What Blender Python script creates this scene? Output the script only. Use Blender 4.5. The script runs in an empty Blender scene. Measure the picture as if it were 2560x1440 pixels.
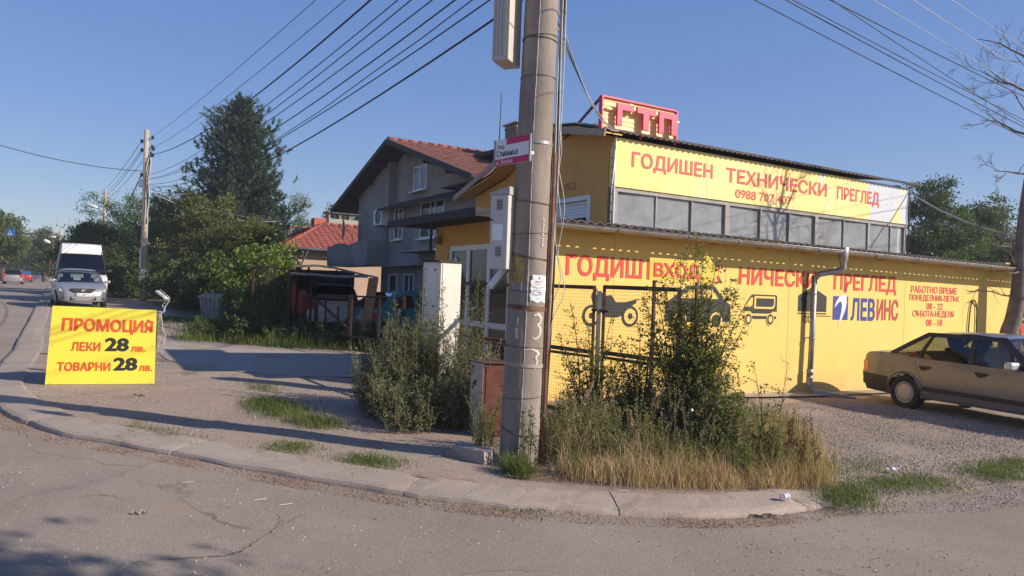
import bpy, bmesh, math, random
import numpy as np
from mathutils import Vector, Matrix
R = math.radians
rng = np.random.default_rng(7)
random.seed(7)
S = bpy.context.scene
C = S.collection
# ---------------------------------------------------------------- camera
F = 1850.0; TH = R(2.03); PIT = math.atan(5.4 / 1850); CZ = 1.63
cam = bpy.data.cameras.new('camera'); cam_ob = bpy.data.objects.new('camera', cam); C.objects.link(cam_ob)
cam.sensor_width = 36.0; cam.lens = 36.0 * F / 2560.0; cam.clip_end = 6000; cam.clip_start = 0.05
fwd = Vector((0, math.cos(PIT), math.sin(PIT))); up0 = Vector((0, -math.sin(PIT), math.cos(PIT))); rt0 = Vector((1, 0, 0))
rt = rt0 * math.cos(TH) + up0 * math.sin(TH); up = up0 * math.cos(TH) - rt0 * math.sin(TH)
cam_ob.matrix_world = Matrix(((rt.x, up.x, -fwd.x, 0), (rt.y, up.y, -fwd.y, 0), (rt.z, up.z, -fwd.z, CZ), (0, 0, 0, 1)))
S.camera = cam_ob
# ---------------------------------------------------------------- sky, sun, exposure
SUN_AZ = R(104.0); SUN_EL = R(29.0)          # azimuth clockwise from +Y
W = bpy.data.worlds.new("World"); S.world = W; W.use_nodes = True
nt = W.node_tree; nt.nodes.clear()
sky = nt.nodes.new('ShaderNodeTexSky'); sky.sky_type = 'NISHITA'; sky.sun_disc = False
sky.sun_elevation = SUN_EL; sky.sun_rotation = SUN_AZ; sky.altitude = 550; sky.air_density = 1.0; sky.dust_density = 0.6; sky.ozone_density = 4.5
bgn = nt.nodes.new('ShaderNodeBackground'); bgn.inputs[1].default_value = 0.128
wo = nt.nodes.new('ShaderNodeOutputWorld')
gm = nt.nodes.new('ShaderNodeGamma'); gm.inputs[1].default_value = 0.40
hs = nt.nodes.new('ShaderNodeHueSaturation'); hs.inputs['Saturation'].default_value = 1.9; hs.inputs['Hue'].default_value = 0.525
nt.links.new(sky.outputs[0], gm.inputs[0]); nt.links.new(gm.outputs[0], hs.inputs['Color']); nt.links.new(hs.outputs[0], bgn.inputs[0]); nt.links.new(bgn.outputs[0], wo.inputs[0])
sl = bpy.data.lights.new('sun', 'SUN'); sl.energy = 2.5; sl.angle = R(0.5); sl.color = (1.0, 0.87, 0.72)
so = bpy.data.objects.new('sun', sl); C.objects.link(so)
sd = Vector((math.sin(SUN_AZ) * math.cos(SUN_EL), math.cos(SUN_AZ) * math.cos(SUN_EL), math.sin(SUN_EL)))
so.rotation_euler = sd.to_track_quat('Z', 'Y').to_euler(); so.location = sd * 60
S.view_settings.view_transform = 'Standard'; S.view_settings.look = 'None'; S.view_settings.gamma = 1.0
S.view_settings.use_curve_mapping = False; S.view_settings.exposure = 1.45
S.cycles.max_bounces = 6; S.cycles.transparent_max_bounces = 12; S.cycles.use_adaptive_sampling = True
# ---------------------------------------------------------------- placing helpers
def gz(x, y=0): return -.56 * math.tanh(x / 20.0)
def ray(px, py):
    u = (px - 1280) / F; v = (720 - py) / F; c, s = math.cos(TH), math.sin(TH)
    uw = u * c - v * s; vw = u * s + v * c
    return (uw, math.cos(PIT) - vw * math.sin(PIT), math.sin(PIT) + vw * math.cos(PIT))
def G(px, py, off=0.0):
    d = ray(px, py); z = 0
    for _ in range(30):
        k = (z + off - CZ) / d[2]; z = gz(d[0] * k)
    return (d[0] * k, d[1] * k, z + off)
def AT(px, py, Y):
    d = ray(px, py); k = Y / d[1]; return (d[0] * k, Y, CZ + d[2] * k)
# ---------------------------------------------------------------- materials
MATS = {}
def _n(nt, t, **k):
    n = nt.nodes.new(t)
    for a, b in k.items(): setattr(n, a, b)
    return n
def ramp2(nt, fac, c1, c2, p1=.35, p2=.65):
    r = _n(nt, 'ShaderNodeValToRGB'); r.color_ramp.elements[0].position = p1; r.color_ramp.elements[1].position = p2
    r.color_ramp.elements[0].color = (*c1, 1); r.color_ramp.elements[1].color = (*c2, 1)
    nt.links.new(fac, r.inputs[0]); return r.outputs[0]
def noise(nt, scale, detail=6, rough=.6, vec=None, dist=0):
    n = _n(nt, 'ShaderNodeTexNoise'); n.inputs['Scale'].default_value = scale; n.inputs['Detail'].default_value = detail
    n.inputs['Roughness'].default_value = rough; n.inputs['Distortion'].default_value = dist
    if vec is None:
        tc = _n(nt, 'ShaderNodeTexCoord'); vec = tc.outputs['Object']
    nt.links.new(vec, n.inputs['Vector']); return n.outputs['Fac']
def mix(nt, fac, a, b, mode='MIX'):
    m = _n(nt, 'ShaderNodeMix', data_type='RGBA', blend_type=mode)
    for s, v in ((0, fac), (6, a), (7, b)):
        if isinstance(v, (int, float)): m.inputs[s].default_value = v
        elif isinstance(v, tuple): m.inputs[s].default_value = (*v, 1)
        else: nt.links.new(v, m.inputs[s])
    return m.outputs[2]
def bump(nt, h, strength, dist=.01):
    b = _n(nt, 'ShaderNodeBump'); b.inputs['Strength'].default_value = strength; b.inputs['Distance'].default_value = dist
    nt.links.new(h, b.inputs['Height']); return b.outputs[0]
def mat(name, col, rough=.8, var=.15, scale=3., bmp=0., bscale=60., metal=0., dirt=None, dscale=1.2, dpos=(.55, .7), spec=.5, coat=0., spots=None):
    if name in MATS: return MATS[name]
    m = bpy.data.materials.new(name); m.use_nodes = True; nt = m.node_tree
    p = nt.nodes['Principled BSDF']
    hi = tuple(min(1, c * (1 + var)) for c in col); lo = tuple(c * (1 - var) for c in col)
    c = ramp2(nt, noise(nt, scale), lo, hi)
    if dirt: c = mix(nt, ramp2(nt, noise(nt, dscale, 9, .7), (0, 0, 0), (1, 1, 1), *dpos), c, dirt)
    if spots: c = mix(nt, ramp2(nt, noise(nt, spots[1], 4, .6), (0, 0, 0), (1, 1, 1), spots[2], spots[2] + .05), c, spots[0])
    nt.links.new(c, p.inputs['Base Color']); p.inputs['Roughness'].default_value = rough; p.inputs['Metallic'].default_value = metal
    p.inputs['Specular IOR Level'].default_value = spec; p.inputs['Coat Weight'].default_value = coat; p.inputs['Coat Roughness'].default_value = .06
    if bmp: nt.links.new(bump(nt, noise(nt, bscale, 5, .7), bmp), p.inputs['Normal'])
    MATS[name] = m; return m
def glass(name, tint=(.9, .95, .93), rough=.02, dark=0.0, film=0.0):
    # thin window pane: mirror reflection over transparency, optionally tinted dark
    if name in MATS: return MATS[name]
    m = bpy.data.materials.new(name); m.use_nodes = True; nt = m.node_tree; nt.nodes.clear()
    tr = _n(nt, 'ShaderNodeBsdfTransparent'); tr.inputs[0].default_value = (*[t * (1 - dark) for t in tint], 1)
    gl = _n(nt, 'ShaderNodeBsdfGlossy'); gl.inputs['Roughness'].default_value = rough; gl.inputs[0].default_value = (.9, .9, .9, 1)
    if film:
        df = _n(nt, 'ShaderNodeBsdfDiffuse'); df.inputs[0].default_value = (.62, .65, .68, 1); m0 = _n(nt, 'ShaderNodeMixShader')
        nt.links.new(ramp2(nt, noise(nt, 2.5, 6, .6), (film * .85,) * 3, (film * 1.15,) * 3), m0.inputs[0]); nt.links.new(tr.outputs[0], m0.inputs[1]); nt.links.new(df.outputs[0], m0.inputs[2]); tr = m0
    lw = _n(nt, 'ShaderNodeFresnel'); lw.inputs[0].default_value = 1.7
    mx = _n(nt, 'ShaderNodeMixShader'); o = _n(nt, 'ShaderNodeOutputMaterial')
    nt.links.new(lw.outputs[0], mx.inputs[0]); nt.links.new(tr.outputs[0], mx.inputs[1]); nt.links.new(gl.outputs[0], mx.inputs[2]); nt.links.new(mx.outputs[0], o.inputs[0])
    MATS[name] = m; return m
def leafmat(name, c1, c2, rough=.55, trans=.35):
    if name in MATS: return MATS[name]
    m = bpy.data.materials.new(name); m.use_nodes = True; nt = m.node_tree; p = nt.nodes['Principled BSDF']
    a = _n(nt, 'ShaderNodeAttribute', attribute_name='tint')
    c = ramp2(nt, a.outputs['Fac'], c1, c2, .05, .95)
    nt.links.new(c, p.inputs['Base Color']); p.inputs['Roughness'].default_value = rough; p.inputs['Specular IOR Level'].default_value = .3
    t = _n(nt, 'ShaderNodeBsdfTranslucent'); nt.links.new(mix(nt, 1.0, c, (1.0, 1.15, .45), 'MULTIPLY'), t.inputs[0])
    mx = _n(nt, 'ShaderNodeMixShader'); mx.inputs[0].default_value = trans
    nt.links.new(p.outputs[0], mx.inputs[1]); nt.links.new(t.outputs[0], mx.inputs[2]); nt.links.new(mx.outputs[0], nt.nodes['Material Output'].inputs[0])
    MATS[name] = m; return m
# ---------------------------------------------------------------- mesh building
class MB:
    def __init__(s): s.v = []; s.f = []; s.sm = []
    def add(s, vs, fs, smooth=False):
        o = len(s.v); s.v += [tuple(v) for v in vs]; s.f += [tuple(i + o for i in f) for f in fs]; s.sm += [smooth] * len(fs)
        return s
    def box(s, x0, x1, y0, y1, z0, z1, M=None):
        vs = [(x, y, z) for x in (x0, x1) for y in (y0, y1) for z in (z0, z1)]
        if M is not None: vs = [tuple(M @ Vector(v)) for v in vs]
        return s.add(vs, [(0, 1, 3, 2), (4, 6, 7, 5), (0, 4, 5, 1), (2, 3, 7, 6), (0, 2, 6, 4), (1, 5, 7, 3)])
    def bbox(s, x0, x1, y0, y1, z0, z1, b=.01):   # bevelled box (chamfered vertical and top edges)
        bm = bmesh.new(); bmesh.ops.create_cube(bm, size=1)
        for v in bm.verts: v.co = Vector(((x0 + x1) / 2 + v.co.x * (x1 - x0), (y0 + y1) / 2 + v.co.y * (y1 - y0), (z0 + z1) / 2 + v.co.z * (z1 - z0)))
        bmesh.ops.bevel(bm, geom=bm.edges[:], offset=b, segments=2, affect='EDGES', profile=.5)
        bm.verts.index_update(); s.add([v.co[:] for v in bm.verts], [[v.index for v in f.verts] for f in bm.faces]); bm.free(); return s
    def bar(s, a, b, w, h=None, up=(0, 0, 1)):
        a = Vector(a); b = Vector(b); h = h or w; d = (b - a).normalized(); u = Vector(up)
        if abs(d.dot(u)) > .98: u = Vector((0, 1, 0))
        x = d.cross(u).normalized(); y = x.cross(d)
        vs = [p + x * i * w / 2 + y * j * h / 2 for p in (a, b) for i, j in ((-1, -1), (1, -1), (1, 1), (-1, 1))]
        return s.add(vs, [(0, 3, 2, 1), (4, 5, 6, 7), (0, 1, 5, 4), (1, 2, 6, 5), (2, 3, 7, 6), (3, 0, 4, 7)])
    def tube(s, pts, r, n=8, cap=True):
        pts = [Vector(p) for p in pts]; rs = r if hasattr(r, '__len__') else [r] * len(pts); vs = []; fs = []; px = None
        for i, p in enumerate(pts):
            d = (pts[min(i + 1, len(pts) - 1)] - pts[max(i - 1, 0)])
            if d.length < 1e-9: d = Vector((0, 0, 1))
            d.normalize()
            if px is None:
                u = Vector((0, 0, 1)) if abs(d.z) < .9 else Vector((1, 0, 0)); px = d.cross(u).normalized()
            else:
                px = (px - d * px.dot(d)); px = px.normalized() if px.length > 1e-6 else d.orthogonal().normalized()
            py = d.cross(px)
            for k in range(n):
                a = 2 * math.pi * k / n; vs.append(p + (px * math.cos(a) + py * math.sin(a)) * rs[i])
        for i in range(len(pts) - 1):
            for k in range(n): fs.append((i * n + k, i * n + (k + 1) % n, (i + 1) * n + (k + 1) % n, (i + 1) * n + k))
        if cap: fs += [tuple(range(n))[::-1], tuple(range((len(pts) - 1) * n, len(pts) * n))]
        return s.add(vs, fs, True)
    def lathe(s, prof, c=(0, 0, 0), axis='z', n=24):
        vs = []; fs = []
        for r, h in prof:
            for k in range(n):
                a = 2 * math.pi * k / n; p = (r * math.cos(a), r * math.sin(a), h)
                if axis == 'y': p = (p[0], p[2], p[1])
                if axis == 'x': p = (p[2], p[0], p[1])
                vs.append((p[0] + c[0], p[1] + c[1], p[2] + c[2]))
        for i in range(len(prof) - 1):
            for k in range(n): fs.append((i * n + k, i * n + (k + 1) % n, (i + 1) * n + (k + 1) % n, (i + 1) * n + k))
        return s.add(vs, fs, True)
    def prism(s, poly, d, M):     # poly in local (u,v), thickness d along local w; M maps (u,w,v)->xyz as x,y,z
        n = len(poly); vs = [M @ Vector((u, 0, v)) for u, v in poly] + [M @ Vector((u, d, v)) for u, v in poly]
        return s.add(vs, [tuple(range(n)), tuple(range(2 * n - 1, n - 1, -1))] + [(i, i + n, (i + 1) % n + n, (i + 1) % n) for i in range(n)])
    def build(s, name, m, parent=None, kind=None, recalc=True):
        me = bpy.data.meshes.new(name); me.from_pydata(s.v, [], s.f)
        me.polygons.foreach_set('use_smooth', s.sm); me.update()
        if recalc:
            bm = bmesh.new(); bm.from_mesh(me); bmesh.ops.recalc_face_normals(bm, faces=bm.faces)
            if any(len(f.verts) > 4 for f in bm.faces): bmesh.ops.triangulate(bm, faces=[f for f in bm.faces if len(f.verts) > 4])
            bm.to_mesh(me); bm.free()
        me.materials.append(m)
        return link(name, me, parent, kind)
def link(name, me, parent=None, kind=None):
    o = bpy.data.objects.new(name, me); C.objects.link(o); o.parent = parent
    if kind: o['kind'] = kind
    return o
def tag(o, label, cat, group=None):
    o['label'] = label; o['category'] = cat
    if group: o['group'] = group
    return o
def thing(name, label, cat, loc=(0, 0, 0), rz=0, group=None, rx=0, ry=0):
    o = bpy.data.objects.new(name, None); C.objects.link(o); o.location = loc; o.rotation_euler = (rx, ry, rz); o.empty_display_size = .1
    return tag(o, label, cat, group)
def lab(o, t): o['label'] = t; return o
def copy_tree(o, parent=None):
    c = o.copy(); C.objects.link(c); c.parent = parent
    for ch in [q for q in o.children]: copy_tree(ch, c)
    return c
def piece(me_src, name, parent, loc, rz=0, sc=(1, 1, 1), rot=None):
    o = bpy.data.objects.new(name, me_src); C.objects.link(o); o.parent = parent; o.location = loc; o.rotation_euler = rot or (0, 0, rz); o.scale = sc
    return o
def nmesh(name, V, Fq, m, tint=None, smooth=False):
    V = np.asarray(V, 'f4'); Fq = np.asarray(Fq, 'i4'); k = Fq.shape[1]
    me = bpy.data.meshes.new(name); me.vertices.add(len(V)); me.vertices.foreach_set('co', V.ravel())
    me.loops.add(Fq.size); me.loops.foreach_set('vertex_index', Fq.ravel())
    me.polygons.add(len(Fq)); me.polygons.foreach_set('loop_start', np.arange(0, Fq.size, k, dtype='i4'))
    me.polygons.foreach_set('use_smooth', np.full(len(Fq), smooth))
    if tint is not None:
        a = me.attributes.new('tint', 'FLOAT', 'FACE'); a.data.foreach_set('value', np.asarray(tint, 'f4'))
    me.materials.append(m); me.update(calc_edges=True); return me
def sheet(name, outline, off, m, step=.5, kind='structure', parent=None, zf=None, zmax=None):
    bm = bmesh.new(); vs = [bm.verts.new((x, y, 0)) for x, y in outline]; bm.faces.new(vs)
    xs = [p[0] for p in outline]; ys = [p[1] for p in outline]
    bmesh.ops.triangulate(bm, faces=bm.faces[:])
    for ax, lo, hi in ((0, min(xs), max(xs)), (1, min(ys), max(ys))):
        if ax == 1 and zf is None: break
        t = math.ceil(lo / step) * step
        while t < hi:
            co = (t, 0, 0) if ax == 0 else (0, t, 0); no = (1, 0, 0) if ax == 0 else (0, 1, 0)
            bmesh.ops.bisect_plane(bm, geom=bm.verts[:] + bm.edges[:] + bm.faces[:], plane_co=co, plane_no=no, dist=1e-5); t += step
    for v in bm.verts: v.co.z = gz(v.co.x) + off + (zf(v.co.x, v.co.y) if zf else 0)
    bmesh.ops.recalc_face_normals(bm, faces=bm.faces)
    if sum(f.normal.z for f in bm.faces) < 0: bmesh.ops.reverse_faces(bm, faces=bm.faces)
    me = bpy.data.meshes.new(name); bm.to_mesh(me); bm.free(); me.materials.append(m)
    return link(name, me, parent, kind)
_txt = {}
def text_uv(s, bold=.0, font=None):
    key = (s, bold)
    if key in _txt: return _txt[key]
    cu = bpy.data.curves.new('t', 'FONT'); cu.body = s; cu.size = 1; cu.offset = min(bold, .012); cu.resolution_u = 3; cu.fill_mode = 'FRONT'
    o = bpy.data.objects.new('t', cu); C.objects.link(o)
    dg = bpy.context.evaluated_depsgraph_get(); dg.update()
    me = bpy.data.meshes.new_from_object(o.evaluated_get(dg))
    V = np.array([v.co[:2] for v in me.vertices]); Fs = [tuple(p.vertices) for p in me.polygons]; nv = len(V); b_ = max(0, bold - .012) * 1.25; Z = np.zeros(nv); V0, F0 = V, Fs
    if b_ > 0:   # heavier weight: overlaid shifted copies, each a hair in front of the last
        for q, (dx, dy) in enumerate(((b_, 0), (-b_, 0), (0, b_ * .7), (0, -b_ * .7), (b_ * .7, b_ * .5), (-b_ * .7, -b_ * .5))):
            V = np.vstack([V, V0 + np.array([dx, dy])]); Z = np.concatenate([Z, np.full(nv, .0005 * (q + 1))]); Fs = Fs + [tuple(i + nv * (q + 1) for i in f) for f in F0]
    bpy.data.objects.remove(o); bpy.data.meshes.remove(me); bpy.data.curves.remove(cu)
    mn = V.min(0); mx = V.max(0); V = np.column_stack([(V - mn) / (mx - mn), Z]); _txt[key] = (V, Fs, (mx - mn)); return _txt[key]
def text(mb, s, O, U, Vv, w, h, bold=.02, desc=0.0):
    """letters filling a w x h box whose lower left corner is O; desc lowers the box for letters with tails"""
    V, Fs, sz = text_uv(s, bold); O = Vector(O); U = Vector(U); Vv = Vector(Vv)
    nn = U.cross(Vv); mb.add([O + U * (a * w) + Vv * (-desc + b * (h + desc)) + nn * c for a, b, c in V], Fs)
def curve_pts(P, n=12):   # Catmull-Rom through points
    P = [np.array(p, float) for p in P]; P = [2 * P[0] - P[1]] + P + [2 * P[-1] - P[-2]]; out = []
    for i in range(1, len(P) - 2):
        for k in range(n):
            t = k / n; a, b, c, d = P[i - 1:i + 3]
            out.append(.5 * ((2 * b) + (-a + c) * t + (2 * a - 5 * b + 4 * c - d) * t * t + (-a + 3 * b - 3 * c + d) * t ** 3))
    out.append(P[-2]); return out
A_ = Vector((-.5165, .8563, 0)); B_ = Vector((.8563, .5165, 0)); RZ = math.atan2(.5165, .8563)
# ================================================================ ground, road, kerb
def ground_mat(name, base, dark, light, fine=55, bmp=.5, patch=None, ppos=(.5, .62), pscale=.7, speck=None, cracks=False):
    m = bpy.data.materials.new(name); m.use_nodes = True; nt = m.node_tree; p = nt.nodes['Principled BSDF']
    g = _n(nt, 'ShaderNodeNewGeometry').outputs['Position']
    c = ramp2(nt, noise(nt, .55, 8, .65, g), dark, base, .35, .6)
    c = mix(nt, ramp2(nt, noise(nt, fine, 4, .8, g), (0, 0, 0), (1, 1, 1), .52, .72), c, light)
    c = mix(nt, ramp2(nt, noise(nt, fine * 1.6, 3, .7, g), (0, 0, 0), (.75, .75, .75), .56, .68), c, tuple(q * .35 for q in dark))
    if patch: c = mix(nt, ramp2(nt, noise(nt, pscale, 9, .72, g), (0, 0, 0), (1, 1, 1), *ppos), c, patch)
    if speck: c = mix(nt, ramp2(nt, noise(nt, 18, 5, .8, g), (0, 0, 0), (1, 1, 1), .62, .68), c, speck)
    h = noise(nt, fine, 6, .8, g)
    if cracks:
        v = _n(nt, 'ShaderNodeTexVoronoi', feature='DISTANCE_TO_EDGE', voronoi_dimensions='2D'); v.inputs['Scale'].default_value = .42
        dn = _n(nt, 'ShaderNodeVectorMath', operation='ADD'); nz = _n(nt, 'ShaderNodeTexNoise'); nz.inputs['Scale'].default_value = 1.5; nz.inputs['Detail'].default_value = 8
        nt.links.new(g, nz.inputs['Vector']); nt.links.new(g, dn.inputs[0]); nt.links.new(nz.outputs['Color'], dn.inputs[1]); nt.links.new(dn.outputs[0], v.inputs['Vector'])
        k = ramp2(nt, v.outputs['Distance'], (.55, .55, .55), (0, 0, 0), .002, .012)
        k = mix(nt, 1.0, k, ramp2(nt, noise(nt, .5, 3, .5, g), (0, 0, 0), (1, 1, 1), .5, .62), 'MULTIPLY')
        c = mix(nt, k, c, tuple(q * .3 for q in dark))
    nt.links.new(c, p.inputs['Base Color']); p.inputs['Roughness'].default_value = .92; p.inputs['Specular IOR Level'].default_value = .25
    nt.links.new(bump(nt, h, bmp, .012), p.inputs['Normal']); return m
M_ROAD = ground_mat('asphalt_worn', (.288, .241, .202), (.222, .184, .154), (.42, .355, .29), 60, .7, patch=(.33, .235, .165), ppos=(.60, .74), cracks=True)
M_VERGE = ground_mat('trodden_earth', (.335, .265, .21), (.27, .21, .165), (.46, .385, .32), 45, .8, patch=(.19, .125, .08), ppos=(.56, .68), pscale=1.1)
M_GRAVEL = ground_mat('gravel_bed', (.30, .245, .20), (.215, .17, .135), (.44, .38, .32), 32, 1.0)
M_CONC = ground_mat('concrete_slab', (.35, .305, .265), (.29, .25, .215), (.43, .38, .34), 40, .35, cracks=True)
M_KERB = ground_mat('kerb_concrete', (.36, .30, .25), (.30, .245, .20), (.45, .385, .33), 50, .6, patch=(.20, .145, .105), ppos=(.58, .7), pscale=2)
M_EARTH = ground_mat('earth', (.17, .15, .09), (.10, .10, .05), (.22, .19, .12), 5, .5)
# pothole: real dip in the near road sheet
PH = G(20, 1172)
def dip(x, y):
    dx = (x - PH[0] + .10) / .95; dy = (y - PH[1]) / .34; r = math.hypot(dx, dy) + .09 * math.sin(7 * x + 3 * y)
    return -.024 * max(0, min(1, (1.0 - r) / .22)) + .0
def road_far_z(x, y): return 0
# base earth out to the horizon
b = 1500; xs = [-b, -600, -250, -120, -80, -60] + list(np.arange(-50, 51, 2.5)) + [60, 80, 120, 250, 600, b]; ys = [-60, -20, 0, 20, 60, 150, 400, 900, 2000]
V = [(x, y, gz(x) - .22) for y in ys for x in xs]; nx = len(xs)
Fq = [(j * nx + i, j * nx + i + 1, (j + 1) * nx + i + 1, (j + 1) * nx + i) for j in range(len(ys) - 1) for i in range(nx - 1)]
link('ground', nmesh('ground', V, Fq, M_EARTH), kind='structure')
# near street: fine grid so that the pothole is a dip
xs = np.arange(-9, 16.01, .1); ys = np.arange(-3, 10.5, .1); nx = len(xs)
V = [(x, y, gz(x) - .055 + dip(x, y) + .006 * math.sin(x * 1.3 + y) * math.cos(y * .9 - x * .4)) for y in ys for x in xs]
Fq = [(j * nx + i, j * nx + i + 1, (j + 1) * nx + i + 1, (j + 1) * nx + i) for j in range(len(ys) - 1) for i in range(nx - 1)]
link('road', nmesh('road', V, Fq, M_ROAD, smooth=True), kind='structure')
sheet('road', [(-30, -40), (40, -40), (40, -2.95), (-8.95, -2.95), (-8.95, 10.4), (-30, 10.4)], -.082, M_ROAD, 2.)
# main road running off to the left distance
rd = Vector((math.sin(R(-31.6)), math.cos(R(-31.6)), 0)); rn = Vector((rd.y, -rd.x, 0))
k0 = Vector((-9.16, 13.63, 0))
def RD(t, w): p = k0 + rd * t + rn * w; return (p.x, p.y)
sheet('road', [RD(-3.6, 3.0), RD(300, 3.0), RD(300, -11), RD(-3.6, -11)], -.063, M_ROAD, 2.5)
M_LINE = mat('road_paint_worn', (.55, .53, .5), .8, .2, 4, dirt=(.2, .17, .15), dscale=6, dpos=(.42, .6))
mb = MB()
for k in range(14):
    t = 12 + k * 9.0; a = [RD(t, -5.3), RD(t + 3.5, -5.3), RD(t + 3.5, -5.45), RD(t, -5.45)]
    mb.add([(x, y, gz(x) - .057) for x, y in a], [(0, 1, 2, 3)])
mb.build('road_marking', M_LINE, kind='structure', recalc=False)
# kerb line (road edge) and verge
KO = [RD(150, 0), RD(80, 0), RD(50, 0), RD(30, 0), RD(15, 0), RD(6, 0), RD(0, 0), (-7.6, 10.9), (-6.75, 9.45), (-5.6, 8.15), (-4.53, 7.28), (-3.61, 6.89), (-2.84, 6.58), (-2.04, 6.27), (-1.18, 5.98), (-.81, 5.85), (.12, 5.68), (1.36, 5.73), (1.92, 5.87), (2.45, 6.12), (2.88, 6.42)]
KO = [tuple(p[:2]) for p in curve_pts([(x, y, 0) for x, y in KO[6:]], 8)]
far = [RD(t, 0) for t in (150, 110, 80, 60, 45, 36, 28, 21, 15, 10, 5)]
KL = far + KO
def offset_line(L, d):
    out = []
    for i, p in enumerate(L):
        a = Vector(L[max(i - 1, 0)]); b_ = Vector(L[min(i + 1, len(L) - 1)]); t = (b_ - a).normalized(); n = Vector((-t.y, t.x))
        out.append((p[0] + n.x * d, p[1] + n.y * d))
    return out
KI = offset_line(KL, .46)
# lot edge on the right where no kerb stands
LE = [(3.0, 6.35), (3.9, 6.75), (5.2, 7.55), (7.5, 8.6), (12, 10.2), (20, 13), (30, 17)]
def seg_d(x, y):
    best = 9
    for (ax, ay), (bx, by) in zip(LE[:-1], LE[1:]):
        vx, vy = bx - ax, by - ay; t = max(0, min(1, ((x - ax) * vx + (y - ay) * vy) / (vx * vx + vy * vy)))
        best = min(best, math.hypot(x - ax - vx * t, y - ay - vy * t))
    return best
def lot_z(x, y):
    if x < 2.2: return 0.012 * math.sin(x * 2.1 + y) * math.sin(y * 1.7 - x)
    d = seg_d(x, y); return -.059 + .059 * min(1, d / 1.1) if x > 2.9 else -.059 * max(0, (x - 2.2) / .7) * max(0, 1 - d / 1.1)
verge = [p for p in offset_line(KL, .40)][11:] + LE[:1]
near = offset_line(KO, .40)
sheet('dirt_verge', near + LE[:5] + [(12, 13), (4.5, 13.4), (0.3, 11.0), (-1.4, 13.8), (-3.2, 17.2), (-11, 17.2)], 0, M_VERGE, .3, zf=lot_z)
M_SIDE = ground_mat('sidewalk_asphalt', (.30, .25, .22), (.25, .205, .18), (.39, .335, .30), 45, .5, patch=(.25, .19, .145), cracks=True)
sheet('sidewalk', [RD(-1, .3), RD(150, .3), RD(150, 3.6), RD(-1, 4.6)], .006, M_SIDE, 2.5)
sheet('dirt_yard', [RD(3, 4.0), RD(150, 3.5), RD(150, 25), (-30, 60), (25, 60), (40, 20), (20, 12.9), (12, 9.9), (12, 13), (4.5, 13.3), (.3, 10.9), (-1.4, 13.7), (-3.2, 17.0), (-11, 17.0)], -.004, M_EARTH, 2.5)
# concrete drive crossing the verge
sheet('driveway', [G(432, 856)[:2], G(560, 868)[:2], G(720, 879)[:2], G(860, 887)[:2], G(1000, 893)[:2], G(1010, 930)[:2], G(905, 945)[:2], G(760, 940)[:2], G(640, 934)[:2], G(520, 922)[:2], G(418, 900)[:2], G(392, 880)[:2], G(400, 862)[:2]], .009, M_CONC, .5)
# gravel lot
sheet('gravel_lot', [(3.05, 6.42)] + LE[1:5] + [(12, 13), (8.3, 15.9), (5.1, 13.4), (3.3, 11.6), (2.7, 9.2), (2.75, 7.2)], .006, M_GRAVEL, .3, zf=lambda x, y: lot_z(x, y) + .01 * math.sin(x * 3) * math.sin(y * 2.3))
sheet('concrete_apron', [(3.6, 12.6), (5.4, 13.5), (8.2, 15.3), (12, 17.8), (11.6, 18.4), (4.4, 13.7), (2.6, 12.5), (2.9, 12.2)], .035, M_CONC, .5)
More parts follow.
